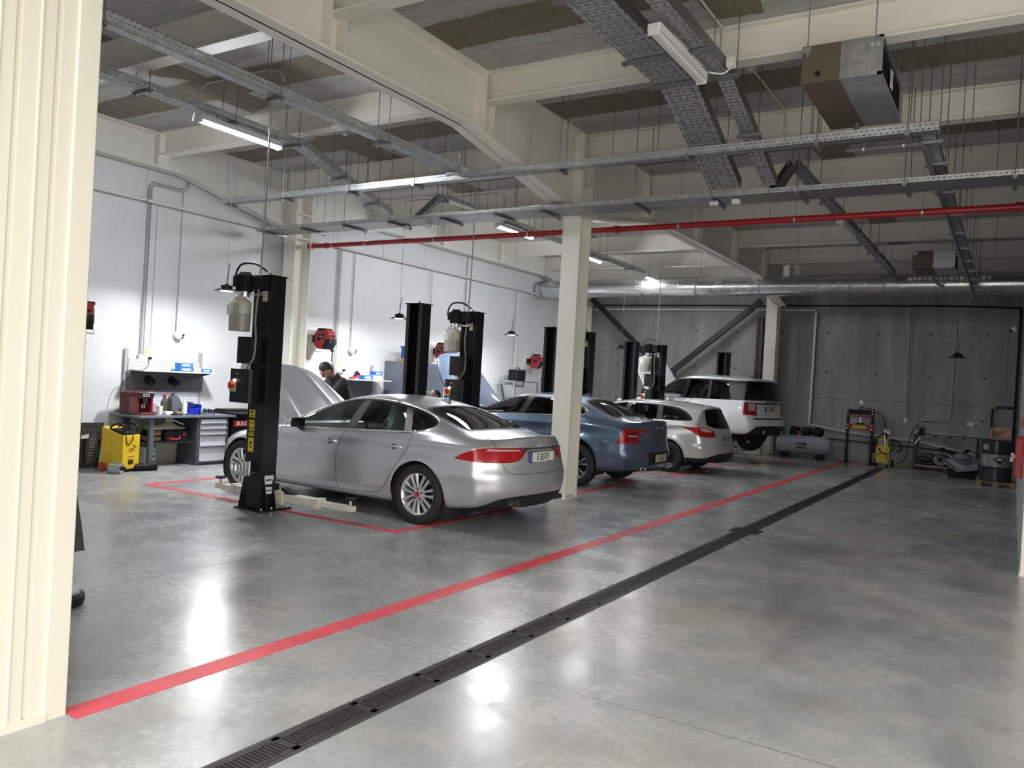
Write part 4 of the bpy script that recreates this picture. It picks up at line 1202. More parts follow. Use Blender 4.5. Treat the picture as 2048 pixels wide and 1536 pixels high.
    for sg in (-1, 1):
        mb = MB(); mb.M = T(4.80, sg*.55, .345)
        q = [(-.12, -.025), (.12, -.025), (.09, .022), (-.09, .022)]
        mb.tube([(0.06, a, b) for a, b in q], .012, closed=True, n=6); mb.build('tail_pipe', M_CHROME, root)
    z = bvh.ray_cast(Vector((3.5, 0, 3)), Vector((0, 0, -1)))[0].z
    mb = MB(); mb.prism([(3.40, z-.005), (3.62, z-.03), (3.60, z+.05), (3.55, z+.05)], -.012, .012, 0, RX(PI/2)); mb.build('roof_antenna', paint, root, bevel=.004)
    return root

def focus():
    paint = mat('pale_silver_paint', (.66, .66, .645), .3, metal=.5, coat=1.0, coatr=.03)
    sp = dict(L=4.556, hw=.905, zref=.95, paint=paint, glass=G_CLEAR, flare=.022, estate=1,
        st=[.42, .6, .9, 1.15, 1.35, 1.55, 1.8, 2.05, 2.3, 2.6, 2.9, 3.2, 3.5, 3.75, 3.95, 4.1, 4.2],
        zc=[(.3, .86), (.6, .94), (.9, 1.0), (1.2, 1.06), (1.35, 1.12), (1.55, 1.215), (1.8, 1.325), (2.05, 1.41), (2.3, 1.455), (2.6, 1.475), (2.9, 1.48), (3.2, 1.475), (3.5, 1.46), (3.75, 1.44), (3.95, 1.42), (4.15, 1.395)],
        zb=[(.3, .80), (.9, .93), (1.35, .985), (2, 1.01), (3.0, 1.05), (3.6, 1.07), (4.0, 1.075), (4.2, 1.07)],
        yb=[(.3, .66), (.6, .76), (.9, .82), (1.4, .855), (2.2, .86), (3.5, .855), (3.9, .83), (4.2, .78)],
        yr=[(1.22, .80), (1.55, .735), (1.8, .675), (2.05, .62), (2.3, .595), (2.6, .59), (2.9, .59), (3.2, .59), (3.5, .59), (3.75, .585), (3.95, .575), (4.3, .56)],
        zr=[(1.22, .995), (1.55, 1.15), (1.8, 1.27), (2.05, 1.365), (2.3, 1.41), (2.6, 1.43), (2.9, 1.43), (3.2, 1.42), (3.5, 1.40), (3.75, 1.375), (3.95, 1.35), (4.3, 1.31)],
        zlow=[(.3, .22), (1.4, .20), (3.3, .20), (4.0, .23), (4.3, .26)], zsh=[(.3, .70), (.9, .82), (1.4, .88), (2.7, .94), (3.6, .97), (4.2, .965)],
        pl=[(.3, .86), (.6, .945), (.95, .99), (1.5, 1), (3.5, 1), (4.0, .99), (4.25, .955)],
        xf=[(.1, .10), (.3, .03), (.5, .0), (.7, .06), (.85, .2)], fc=.42,
        xt=[(.2, 4.44), (.30, 4.52), (.45, 4.556), (.60, 4.545), (.68, 4.50), (.85, 4.46), (.97, 4.42), (1.10, 4.36), (1.25, 4.26), (1.34, 4.21), (1.42, 4.20)], rc=.27,
        cr5=[(0, .2), (1.2, .5), (3.7, .5), (4.0, .2), (5, .2)], cr6=.25, cr4=.25, crlip=.35,
        arches=[(.875, .32, .37), (3.52, .32, .37)])
    def disp(s, y, z):
        if y > .45:
            zl = .82+.06*(s-1.5); k = max(0, min(1, (s-1.2)/.6))*max(0, min(1, (4.2-s)/.4))
            y += .010*math.exp(-((z-zl-.03)/.04)**2)*k-.012*math.exp(-((z-zl+.06)/.06)**2)*k
            if s > 3.9: y += .03*math.exp(-((z-.55)/.06)**2)*min(1, (s-3.9)/.3)
        return s, y, z
    sp['disp'] = disp
    fd = [(1.44, .975, 1), (1.42, .85), (1.38, .70), (1.37, .45), (1.39, .26, 1), (2.42, .26, 1), (2.40, .5), (2.40, .8), (2.46, 1.015, 1), (2.0, 1.0)]
    rd = [(2.46, 1.015, 1), (2.40, .8), (2.40, .5), (2.42, .26, 1), (2.85, .265), (2.98, .31), (3.08, .44), (3.18, .60), (3.32, .80), (3.38, .95), (3.36, 1.05, 1), (3.0, 1.035)]
    dlo = [(1.50, 1.00, 1), (2.0, 1.015), (3.0, 1.055), (3.6, 1.075), (3.92, 1.085), (4.0, 1.11), (3.93, 1.18), (3.78, 1.28), (3.6, 1.34), (3.3, 1.375), (2.9, 1.395), (2.5, 1.395), (2.25, 1.375), (2.0, 1.30), (1.75, 1.165)]
    fg = [(1.65, 1.02, 1), (2.40, 1.035, 1), (2.44, 1.375, 1), (2.26, 1.355), (2.02, 1.28), (1.8, 1.16)]
    rg = [(2.54, 1.045, 1), (3.22, 1.075, 1), (3.15, 1.36, 1), (2.8, 1.375), (2.55, 1.378, 1)]
    qg = [(3.34, 1.085, 1), (3.85, 1.10), (3.93, 1.115), (3.86, 1.19), (3.72, 1.27), (3.54, 1.32), (3.27, 1.355, 1)]
    tl = [(2.93, .955, 1), (3.15, .965), (3.45, .965), (3.72, .94), (3.86, .89), (3.90, .80), (3.88, .775, 1), (3.5, .775), (3.30, .79), (3.22, .84), (3.14, .89)]
    tls = [(3.34, .945, 1), (3.60, .945, 1), (3.78, .90, 1), (3.74, .87, 1), (3.46, .885, 1), (3.38, .91, 1)]
    gate = [(-.1, .62, 1), (.50, .62), (.58, .66), (.62, .78), (.645, .92), (.675, 1.05), (.60, 1.25), (.52, 1.42, 1), (-.1, 1.45, 1)]
    rw = [(-.1, 1.345, 1), (.46, 1.33), (.525, 1.29), (.60, 1.12), (.635, 1.02), (.58, .985), (.42, .955), (-.1, .945, 1)]
    dif = [(-.1, .1, 1), (1.0, .1, 1), (1.0, .33), (.80, .335), (.62, .40), (.50, .44), (-.1, .45, 1)]
    ws = [(1.25, -.1, 1), (1.30, .5), (1.38, .67), (1.6, .66), (1.85, .6), (2.05, .5), (2.08, -.1, 1)]
    hood = [(.28, -.1, 1), (.34, .40), (.5, .56), (.9, .70), (1.15, .77), (1.21, .72), (1.22, .5), (1.22, -.1, 1)]
    sp['regions'] = [
        dict(name='front_door_glass', sel=[('side', fg, None)], mat=G_CLEAR, pair=1, push=-.003),
        dict(name='rear_door_glass', sel=[('side', rg, None)], mat=G_REAR, pair=1, push=-.003),
        dict(name='quarter_glass', sel=[('side', qg, None)], mat=G_CLEAR, pair=1, push=-.003),
        dict(name='window_surround', sel=[('side', chaikin(dlo), (1.2, 4.3))], mat=M_BLACKG, pair=1, push=-.001, seam=.004),
        dict(name='light_strip', sel=[('wrap', tls, (3.6, 5))], mat=M_LENS, pair=1, push=.0015),
        dict(name='tail_light', sel=[('wrap', tl, (3.6, 5))], mat=M_RED, pair=1, push=.0012, seam=.0025, label='swept red and clear tail light'),
        dict(name='bumper_skirt', sel=[('rear', chaikin(dif), (3.9, 5.1)), ('side', [(3.93, .1), (4.6, .1), (4.6, .335), (3.93, .335)], (3.9, 5))], mat=M_BLACKP, push=.001),
        dict(name='rear_window', sel=[('rear', chaikin(rw), (3.8, 5))], mat=G_DARK, push=-.003, seam=.005),
        dict(name='tailgate', sel=[('rear', chaikin(gate), (3.8, 5.1))], mat=paint, seam=.0028),
        dict(name='windscreen', sel=[('top', chaikin(ws), (1.1, 2.3))], mat=G_CLEAR, push=-.003, seam=.006),
        dict(name='bonnet', sel=[('top', chaikin(hood), (.1, 1.35))], mat=paint, seam=.0028),
        dict(name='front_door', sel=[('side', chaikin(fd), (1.2, 3))], mat=paint, pair=1, seam=.0028),
        dict(name='rear_door', sel=[('side', chaikin(rd), (2.2, 4))], mat=paint, pair=1, seam=.0028)]
    root = thing('car', 'small pale silver estate car with black lower bumper and swept red lights', 'car', (-5.70-3.52*.95, 16.05, 0), math.radians(-2), 'cars in the workshop bays')
    root.scale = (.95, .95, .95)
    parts, bvh, nat = car(sp, root)
    for x in (.875, 3.52):
        for sg in (-1, 1): wheel(root, x, sg*.79, .322, .322, .205, .205, ('steel',), (mat('steel_wheel', (.02, .02, .021), .5, metal=.5), M_TYRE, M_DISC, M_BLACKP), sg)
    car_interior(root, sp, [(2.35, -.36, .5, 0), (2.35, .36, .5, 0), (3.15, -.36, .6, 1), (3.15, .36, .6, 1)], 1.55, .28, ('seat_black', (.02, .02, .022), .5))
    handles(root, parts, bvh, ((2.28, .87), (3.15, .90)), paint, 2.6); mirrors(root, 1.75, .98, 1.06, paint)
    h = bvh.ray_cast(Vector((6, .2, .72)), Vector((-1, 0, 0))); plate(root, 'B 35 VTR', (h[0].x+.012, 0, .715), .46, .10, sx=.6, tint=(.5, .49, .46))
    h = bvh.ray_cast(Vector((6, .2, .84)), Vector((-1, 0, 0)))
    mb = MB(); mb.M = T(h[0].x+.02, 0, .845) @ RY(PI/2); mb.lathe([(0, .012), (.03, .01), (.04, 0)], n=24, M=Matrix.Diagonal((.7, 1.6, 1, 1))); mb.build('emblem', M_CHROME, root)
    z = bvh.ray_cast(Vector((3.55, 0, 3)), Vector((0, 0, -1)))[0].z
    mb = MB(); mb.cyl((3.55, 0, z-.01), (3.55, 0, z+.02), .025, .018); mb.cyl((3.55, 0, z+.01), (3.78, 0, z+.20), .005, n=6); mb.build('roof_antenna', M_BLACKP, root)
    for sg in (-1, 1):
        mb = MB(); pts = []
        for x in [1.95+.15*i for i in range(13)]:
            q = bvh.ray_cast(Vector((x, .53, 3)), Vector((0, 0, -1)))[0]; pts.append((x, sg*.53, q.z+.002))
        mb.tube(pts, .007, n=6); mb.build('roof_rail', M_BLACKP, root)
    mb = MB(); h = bvh.ray_cast(Vector((6, -.55, .28)), Vector((-1, 0, 0))); mb.cbox((h[0].x+.003, -.55, .28), (.012, .16, .035)); mb.build('rear_reflector', M_REDD, root)
    return root

def rover():
    paint = mat('white_paint', (.74, .75, .76), .22, coat=1.0, coatr=.03)
    sp = dict(L=4.78, hw=.965, zref=1.0, paint=paint, glass=G_CLEAR, flare=.02, estate=1,
        st=[.40, .6, .95, 1.3, 1.55, 1.75, 1.95, 2.2, 2.5, 2.8, 3.1, 3.4, 3.7, 4.0, 4.2, 4.35, 4.45],
        zc=[(.3, 1.07), (.6, 1.13), (1.3, 1.18), (1.55, 1.21), (1.75, 1.35), (1.95, 1.50), (2.2, 1.66), (2.5, 1.745), (2.8, 1.77), (3.1, 1.775), (3.4, 1.77), (3.7, 1.755), (4.0, 1.735), (4.2, 1.72), (4.45, 1.70)],
        zb=[(.3, 1.05), (.95, 1.11), (1.6, 1.16), (2, 1.17), (3.5, 1.19), (4.3, 1.20)],
        yb=[(.3, .80), (.6, .86), (.95, .90), (1.5, .92), (3.5, .92), (4.2, .905), (4.45, .88)],
        yr=[(1.55, .86), (1.75, .82), (1.95, .785), (2.2, .745), (2.5, .725), (3.0, .72), (3.5, .72), (4.0, .715), (4.5, .70)],
        zr=[(1.55, 1.19), (1.75, 1.32), (1.95, 1.455), (2.2, 1.60), (2.5, 1.675), (2.8, 1.695), (3.4, 1.695), (4.0, 1.665), (4.5, 1.635)],
        zlow=[(.3, .42), (1.4, .40), (3.3, .40), (4.1, .44), (4.45, .46)], zsh=[(.3, 1.0), (.95, 1.04), (1.5, 1.08), (2.7, 1.10), (4.45, 1.12)],
        pl=[(.3, .90), (.6, .965), (.95, .99), (1.5, 1), (3.5, 1), (4.2, .99), (4.45, .97)],
        xf=[(.3, .10), (.5, .03), (.7, .0), (1.0, .02), (1.1, .06)], fc=.30,
        xt=[(.3, 4.62), (.5, 4.72), (.62, 4.78), (.78, 4.78), (.84, 4.74), (.88, 4.66), (1.0, 4.64), (1.19, 4.62), (1.4, 4.54), (1.60, 4.46), (1.68, 4.46), (1.76, 4.46)], rc=.19,
        cr5=[(0, .3), (1.4, .5), (4.5, .4)], cr6=.35, cr4=.3, crlip=.55,
        arches=[(.88, .46, .43), (3.625, .46, .43)])
    fd = [(1.62, 1.13, 1), (1.58, 1.0), (1.55, .8), (1.56, .47, 1), (2.62, .47, 1), (2.60, .8), (2.62, 1.155, 1)]
    rd = [(2.62, 1.155, 1), (2.60, .8), (2.62, .47, 1), (3.02, .48), (3.12, .60), (3.24, .82), (3.40, .98), (3.42, 1.165, 1)]
    dlo = [(1.66, 1.165, 1), (4.40, 1.205, 1), (4.36, 1.40), (4.28, 1.61), (4.1, 1.635), (3.4, 1.66), (2.5, 1.65), (2.25, 1.61), (2.0, 1.47)]
    fg = [(1.80, 1.185, 1), (2.58, 1.19, 1), (2.62, 1.625, 1), (2.30, 1.59), (2.05, 1.455)]
    rg = [(2.70, 1.195, 1), (3.36, 1.20, 1), (3.30, 1.635, 1), (2.72, 1.635, 1)]
    qg = [(3.44, 1.205, 1), (4.05, 1.21, 1), (3.85, 1.60, 1), (3.38, 1.63, 1)]
    tl = [(3.50, .90, 1), (3.53, 1.165, 1), (4.00, 1.155, 1), (4.02, .885, 1)]
    tlc = [(3.68, .99, 1), (3.68, 1.15, 1), (3.95, 1.145, 1), (3.96, .99, 1)]
    gate = [(-.1, .90, 1), (.70, .90, 1), (.715, 1.10), (.74, 1.21, 1), (-.1, 1.21, 1)]
    band = [(-.1, 1.135, 1), (.715, 1.135, 1), (.715, 1.16, 1), (-.1, 1.16, 1)]
    rw = [(-.1, 1.64, 1), (.58, 1.625), (.665, 1.60), (.74, 1.40), (.82, 1.235, 1), (-.1, 1.225, 1)]
    step = [(-.1, .80, 1), (.72, .80, 1), (.70, .835, 1), (-.1, .835, 1)]
    dif = [(-.1, .3, 1), (.90, .3, 1), (.84, .50), (.74, .60), (.66, .66), (-.1, .665, 1)]
    ws = [(1.58, -.1, 1), (1.63, .6), (1.70, .78), (2.0, .74), (2.22, .68), (2.38, .5), (2.40, -.1, 1)]
    hood = [(.20, -.1, 1), (.26, .6), (.5, .78), (.95, .82), (1.45, .85), (1.53, .8), (1.55, .5), (1.55, -.1, 1)]
    hing = (1.48, 0, 1.15)
    sp['regions'] = [
        dict(name='front_door_glass', sel=[('side', fg, None)], mat=G_CLEAR, pair=1, push=-.003),
        dict(name='rear_door_glass', sel=[('side', rg, None)], mat=G_DARK, pair=1, push=-.003),
        dict(name='quarter_glass', sel=[('side', qg, None)], mat=G_DARK, pair=1, push=-.003),
        dict(name='window_surround', sel=[('side', chaikin(dlo), (1.4, 4.6))], mat=M_BLACKG, pair=1, push=-.001),
        dict(name='light_lens', sel=[('wrap', tlc, (4.1, 5))], mat=M_LENS, pair=1, push=.0015, label='clear upper half of the tail light'),
        dict(name='tail_light', sel=[('wrap', tl, (4.1, 5))], mat=M_RED, pair=1, push=.0012, seam=.004, label='square red tail light'),
        dict(name='lower_bumper', sel=[('rear', chaikin(dif), (4.1, 5.1))], mat=M_BLACKP, push=.001),
        dict(name='bumper_step', sel=[('rear', step, (4.4, 5.1))], mat=M_BLACKP, push=.001),
        dict(name='rear_window', sel=[('rear', chaikin(rw), (4.1, 5))], mat=G_DARK, push=-.003, seam=.006),
        dict(name='rear_pillar', sel=[('wrap', [(3.0, 1.205), (3.75, 1.215), (5.0, 1.225), (5.0, 1.645), (3.0, 1.64)], (3.95, 5))], mat=M_BLACKG, push=-.001),
        dict(name='tailgate_band', sel=[('rear', band, (4.2, 5.1))], mat=M_BLACKG, push=.002),
        dict(name='tailgate', sel=[('rear', gate, (4.2, 5.1))], mat=paint, seam=.004),
        dict(name='windscreen', sel=[('top', chaikin(ws), (1.4, 2.6))], mat=G_CLEAR, push=-.003, seam=.006),
        dict(name='bonnet', sel=[('top', chaikin(hood), (.1, 1.6))], mat=paint, origin=hing, solid=paint),
        dict(name='front_door', sel=[('side', chaikin(fd), (1.4, 3))], mat=paint, pair=1, seam=.003),
        dict(name='rear_door', sel=[('side', chaikin(rd), (2.5, 4))], mat=paint, pair=1, seam=.003)]
    root = thing('car', 'tall white off-road car with dark windows, lifted clear of the floor by the concrete wall', 'car', RR_POS, RR_YAW, 'cars in the workshop bays')
    root.scale = (RR_SC, RR_SC, 1.03)
    parts, bvh, nat = car(sp, root)
    raise_bonnet(parts, 56); engine_bay(root, .35, 1.45, .72, .6, .98)
    for x in (.88, 3.625):
        for sg in (-1, 1): wheel(root, x, sg*.80, .385, .385, .25, .27, ('five', 5, .2), (M_DISC, M_TYRE, M_DISC, M_BLACKP), sg)
    car_interior(root, sp, [(2.45, -.38, .54, 0), (2.45, .38, .54, 0), (3.35, -.38, .62, 1), (3.35, .38, .62, 1)], 1.75, .58, ('seat_black', (.02, .02, .022), .5))
    handles(root, parts, bvh, ((2.45, 1.04), (3.2, 1.055)), paint, 2.7); mirrors(root, 1.9, 1.05, 1.22, paint)
    h = bvh.ray_cast(Vector((6, .2, 1.02)), Vector((-1, 0, 0))); plate(root, 'S 90BCA', (h[0].x+.014, .0, 1.03), .50, .11, sx=.56, tint=(.62, .58, .44))
    h = bvh.ray_cast(Vector((6, .2, 1.185)), Vector((-1, 0, 0))); badge(root, 'RANGE ROVER', (h[0].x+.004, .1, 1.185), .05, M_BLACKP, sx=1.7, bold=.002)
    h = bvh.ray_cast(Vector((6, -.55, 1.04)), Vector((-1, 0, 0))); badge(root, 'SPORT', (h[0].x+.004, -.50, 1.045), .035, M_BLACKP, sx=1.5)
    mb = MB(); mb.cbox((h[0].x+.006, .60, 1.04), (.012, .06, .05)); mb.build('emblem', mat('badge_green', (.01, .05, .03), .3), root, bevel=.01)
    for sg in (-1, 1):
        mb = MB(); mb.cbox((4.735, sg*.42, .52), (.02, .05, .09), 0, RX(sg*.3)); mb.build('tail_pipe', M_CHROME, root, bevel=.005)
    mb = MB(); z = bvh.ray_cast(Vector((3.9, .2, 3)), Vector((0, 0, -1)))[0].z
    mb.prism([(3.85, z), (4.02, z-.01), (4.0, z+.03), (3.95, z+.03)], -.012, .012, 0, T(0, .2, 0) @ RX(PI/2)); mb.build('roof_antenna', M_BLACKP, root, bevel=.004)
    return root


jag(); volvo(); focus(); rover()
# ------------------------------------------------------------------ two-post lifts
M_ARM = mat('lift_arm_white', (.62, .60, .53), .45, var=.1, vscale=8)
M_YEL = mat('sticker_yellow', (.62, .46, .015), .5)
def lift_post(label, x, y, face, rz, control, arms, detail=True):
    """post standing at (x, y); local +Y points to the vehicle. face=+1 keeps +Y, -1 turns it round"""
    t = thing('lift_post', label, 'car lift post', (x, y, 0), rz+(0 if face > 0 else PI), 'two-post lift columns')
    H = 2.66
    m = MB()
    P = [(-.145, .11), (-.145, -.10), (.145, -.10), (.145, .11), (.085, .11), (.085, .085), (.125, .085), (.125, -.08), (-.125, -.08), (-.125, .085), (-.085, .085), (-.085, .11)]
    m.prism(P[::-1], .02, H)
    m.box(-.165, .165, -.12, .13, H, H+.012); m.cyl((0, 0, H), (0, 0, H+.05), .012, n=8)
    m.build('post_column', M_BLK, t, bevel=.004)
    m = MB(); m.box(-.23, .23, -.16, .30, 0, .02)
    for sx in (-1, 1):
        m.prism([(-.16, .02), (-.10, .02), (-.10, .36)], sx*.15-.006, sx*.15+.006, 0, frame((0, 0, 0), (0, 1, 0), (0, 0, 1)))
        m.prism([(sx*.145, .02), (sx*.225, .02), (sx*.145, .36)] if sx > 0 else [(-.145, .02), (-.145, .36), (-.225, .02)], -.07, -.058, 0, frame((0, 0, 0), (1, 0, 0), (0, 0, 1)))
        m.prism([(sx*.145, .02), (sx*.225, .02), (sx*.145, .36)] if sx > 0 else [(-.145, .02), (-.145, .36), (-.225, .02)], .05, .062, 0, frame((0, 0, 0), (1, 0, 0), (0, 0, 1)))
        for yy in (-.13, .02, .26): m.cyl((sx*.20, yy, .02), (sx*.20, yy, .045), .014, n=6, m=1)
    m.build('base_plate', [M_BLK, M_ALU], t, bevel=.003)
    m = MB(); m.box(-.12, .12, -.06, .08, .12, .75); m.box(-.15, .15, .09, .17, .10, .30); m.box(-.05, .05, .08, .12, .3, 1.0)
    m.build('carriage', [M_BLKM], t, bevel=.004)
    for (ax, ay, L1) in arms:
        d = Vector((ax, ay, 0)); L = d.length; d.normalize(); p0 = Vector((.12*(1 if ax > 0 else -1), .16, .15)); e = p0+d*L
        a = MB(); mid = p0+d*(L*.58)
        a.bar(p0, mid, .11, .095); a.bar(p0+Vector((0, 0, .0)), p0+d*.16, .14, .15); a.bar(mid-d*.04, mid+d*.03, .13, .115)
        a.bar(mid-d*.1, e, .085, .06); a.cyl(p0+Vector((0, 0, -.06)), p0+Vector((0, 0, .12)), .03, n=12)
        ao = a.build('lift_arm', M_ARM, t, bevel=.005)
        g = MB(); g.prism([(0, .05), (.22, .05), (.02, .115)], -.045, .045, 0, frame(p0+d*.10, d, (0, 0, 1))); g.build('arm_cover', M_BLKM, ao, bevel=.004)
        q = MB(); q.cyl(e-d*.05+Vector((0, 0, .03)), e-d*.05+Vector((0, 0, .09)), .018, n=12, m=1); q.lathe([(0, .0), (.055, 0), (.065, .01), (.062, .026), (.045, .03), (0, .028)], n=20, M=T(*(e-d*.05+Vector((0, 0, .09))))); q.build('rubber_pad', [M_BLKM, M_ALU], ao)
    if not control:
        m = MB(); m.box(-.03, .05, -.16, -.10, 1.62, 2.05); m.build('cable_cover', M_BLKM, t, bevel=.01); return t
    m = MB()   # pump motor with cooling fins
    m.cyl((-.16, -.22, 2.47), (-.16, -.22, 2.66), .085, n=24); m.box(-.27, -.20, -.30, -.16, 2.52, 2.64)
    for i in range(16):
        a = 2*PI*i/16; m.bar((-.16+.085*math.cos(a), -.22+.085*math.sin(a), 2.48), (-.16+.085*math.cos(a), -.22+.085*math.sin(a), 2.65), .006, .03, 0, up=(math.cos(a), math.sin(a), 0))
    m.cyl((-.16, -.22, 2.66), (-.16, -.22, 2.69), .075, .06, n=20); m.box(-.10, .10, -.22, -.10, 2.50, 2.64); m.box(-.285, -.272, -.27, -.19, 2.55, 2.61, 1)
    mo = m.build('pump_motor', [M_BLKM, mat('rating_plate', (.5, .5, .5), .4)], t, bevel=.004)
    m = MB(); m.cyl((-.16, -.22, 2.41), (-.16, -.22, 2.47), .06, n=16); m.cyl((-.26, -.22, 2.44), (-.06, -.22, 2.44), .016, n=8); m.bar((-.06, -.2, 2.44), (.04, -.14, 2.44), .05, .012); m.build('valve_block', M_ALU, mo)
    m = MB(); m.box(.03, .09, -.125, -.10, 2.37, 2.49); m.box(.035, .085, -.17, -.115, 2.455, 2.47); m.build('motor_bracket', mat('zinc_cream', (.55, .50, .38), .4, metal=.4), t, bevel=.003)
    # oil tank: translucent shoulders above, oil below
    c = [(-.075, -.06), (.075, -.06), (.075, .06), (-.075, .06)]
    m = MB(); m.M = T(-.20, -.235, 0)
    def ring(z, sx, sy): return [(sx*a/.075*.075, sy*b/.06*.06, z) for a, b in chaikin([(-.125, -.10), (.125, -.10), (.125, .10), (-.125, .10)], 2)]
    lev = [(2.02, .9), (2.03, 1.0), (2.22, 1.0)]
    def loft(mb, lv, mi):
        vs = []; n = 16
        for z, k in lv: vs += ring(z, k, k)
        fs = [(i*n+j, i*n+(j+1) % n, i*n+n+(j+1) % n, i*n+n+j) for i in range(len(lv)-1) for j in range(n)]+[tuple(range(n))[::-1], tuple(range((len(lv)-1)*n, len(lv)*n))]
        mb.add(vs, fs, mi, True)
    loft(m, lev, 0); loft(m, [(2.2205, 1.0), (2.34, 1.0), (2.375, .8), (2.395, .45), (2.41, .42)], 1)
    for i in range(5): m.box(-.006+.024*i, .002+.024*i, -.1035, -.098, 2.05, 2.33, 0 if i % 2 else 1)
    m.cyl((-.06, .0, 2.37), (-.06, .0, 2.405), .022, n=12, m=2); m.box(-.10, -.03, -.1025, -.10, 2.20, 2.31, 3)
    tk = m.build('oil_tank', [mat('tank_with_oil', (.36, .335, .30), .35, coat=.2), mat('tank_plastic', (.56, .54, .47), .35, coat=.2), M_BLKM, M_WHITE], t)
    tk['label'] = 'translucent oil tank half filled'
    m = MB(); m.prism([(-.26, -.10), (-.26, -.20), (-.20, -.235), (.02, -.235), (.05, -.20), (.05, -.10)][::-1], 1.66, 1.96); m.build('cable_cover', M_BLKM, t, bevel=.012)
    m = MB(); m.prism([(-.31, -.10), (-.31, -.23), (-.26, -.27), (.03, -.27), (.06, -.23), (.06, -.10)][::-1], 1.215, 1.595); cb = m.build('control_box', M_BLK, t, bevel=.012)
    m = MB(); m.box(-.262, -.155, -.277, -.270, 1.335, 1.475, 2); m.box(-.25, -.17, -.282, -.275, 1.36, 1.45, 1); m.cyl((-.21, -.28, 1.405), (-.21, -.315, 1.405), .034, n=16, m=0); m.cbox((-.21, -.322, 1.405), (.02, .02, .07), 0); m.build('main_switch', [mat('switch_red', (.55, .03, .02), .4), mat('switch_yellow', (.75, .45, .02), .4), M_GREYC], cb)
    m = MB(); m.cyl((-.17, -.27, 1.465), (-.17, -.292, 1.465), .015, n=12); m.build('pilot_light', mat('pilot_lamp_white', (.9, .9, .85), .4, emit=(1, .96, .88), estr=6), cb)
    m = MB(); m.prism([(-.016, 0), (.016, 0), (0, .028)], -.0005, .0012, 0, frame((-.15, -.2705, 1.53), (1, 0, 0), (0, 0, 1))); m.build('warning_sign', M_YEL, cb)
    m = MB(); m.cyl((-.13, -.18, 1.595), (-.13, -.18, 1.66), .05, .04, n=16); m.build('cable_gland', M_WHITE, cb)
    for (z0, z1, n_) in ((1.05, 1.14, 1), (.90, 1.02, 4), (.84, .885, 2), (.66, .82, 1)):
        m = MB(); m.box(-.105, -.015, -.1035, -.1005, z0, z1, 0)
        if n_ == 1: m.cbox((-.06, -.1042, (z0+z1)/2), (.05, .001, .002), 1); m.cbox((-.06, -.1042, (z0+z1)/2+.02), (.035, .001, .025), 1); m.cbox((-.06, -.1042, (z0+z1)/2-.025), (.04, .001, .012), 1)
        else:
            for q in range(n_):
                cx, cz = -.083+.045*(q % 2), z0+.02+.06*(q//2)
                m.prism([(-.016, 0), (.016, 0), (0, .026)], .0, .0012, 1, frame((cx, -.1036, cz), (1, 0, 0), (0, 0, 1)))
        m.build('warning_label', [M_YEL, M_BLKM], t)
    for z0, z1 in ((.30, .40), (.19, .27)):
        m = MB(); m.box(.1452, .147, -.055, .075, z0, z1, 0); m.box(.147, .1475, -.04, .05, (z0+z1)/2-.008, (z0+z1)/2+.006, 1); m.build('maker_plate', [M_WHITE, M_BLKM], t)
    m = MB(); m.box(-.20, .05, -.23, -.10, .42, .432)
    for i, (rr, hh) in enumerate(((.022, .13), (.022, .12), (.018, .10), (.016, .07))): m.cyl((.015-.055*i, -.17, .40), (.015-.055*i, -.17, .40+hh+.03), rr, n=14)
    m.cyl((-.18, -.20, .43), (-.18, -.20, .50), .03, .02, n=14); m.box(-.2, .05, -.235, -.225, .40, .44); m.build('adapter_rack', M_ALU, t, bevel=.002)
    m = MB(); m.tube(smooth_path([(.0, -.05, 2.72), (-.12, -.12, 2.80), (-.27, -.20, 2.78), (-.33, -.22, 2.62), (-.25, -.22, 2.52)], 8), .013); m.build('hydraulic_hose', M_CABLE, t)
    m = MB(); m.tube(smooth_path([(.03, -.15, 4.75), (.035, -.15, 3.6), (.02, -.16, 2.7), (.0, -.18, 2.2), (.045, -.20, 1.95), (.055, -.22, 1.75), (.02, -.24, 1.66), (-.05, -.22, 1.60)], 8), .010); m.build('supply_cable', mat('grey_cable', (.28, .275, .26), .5), t)
    return t
A1 = [(.95, -.10, 0), (-.50, .22, 0)]
lift_post('nearest black lift post with yellow stickers, pump and oil tank, beside the silver saloon', -7.28, 6.32, 1, 0, True, [(1.18, .02, 0), (-.84, .03, 0)])
lift_post('plain black lift post rising behind the silver saloon, beside a dark wall cabinet', -7.42, 9.22, -1, 0, False, [(.8, .5, 0), (-.8, .5, 0)])
lift_post('black lift post with pump and tank in front of the raised blue-grey bonnet', -7.30, 10.42, 1, 0, True, [(.9, .35, 0), (-.6, .4, 0)])
lift_post('plain black lift post hidden behind the cream column and the blue-grey saloon', -7.42, 13.28, -1, 0, False, [(.8, .5, 0), (-.8, .5, 0)])
lift_post('black lift post with pump seen just right of the cream column', -7.30, 14.42, 1, 0, True, [(.9, .45, 0), (-.6, .4, 0)])
lift_post('plain black lift post left of the white car, near the hanging dark lamp', -7.55, 17.25, -1, 0, False, [(.8, .5, 0), (-.8, .5, 0)])
lift_post('black lift post with pump and tank right in front of the tall white car', -7.32, 18.38, 1, RR_YAW, True, [(.9, .55, 0), (-.5, .5, 0)])
lift_post('plain black lift post showing above the roof behind the tall white car', -6.57, 21.08, -1, RR_YAW, False, [(.8, .5, 0), (-.8, .5, 0)])
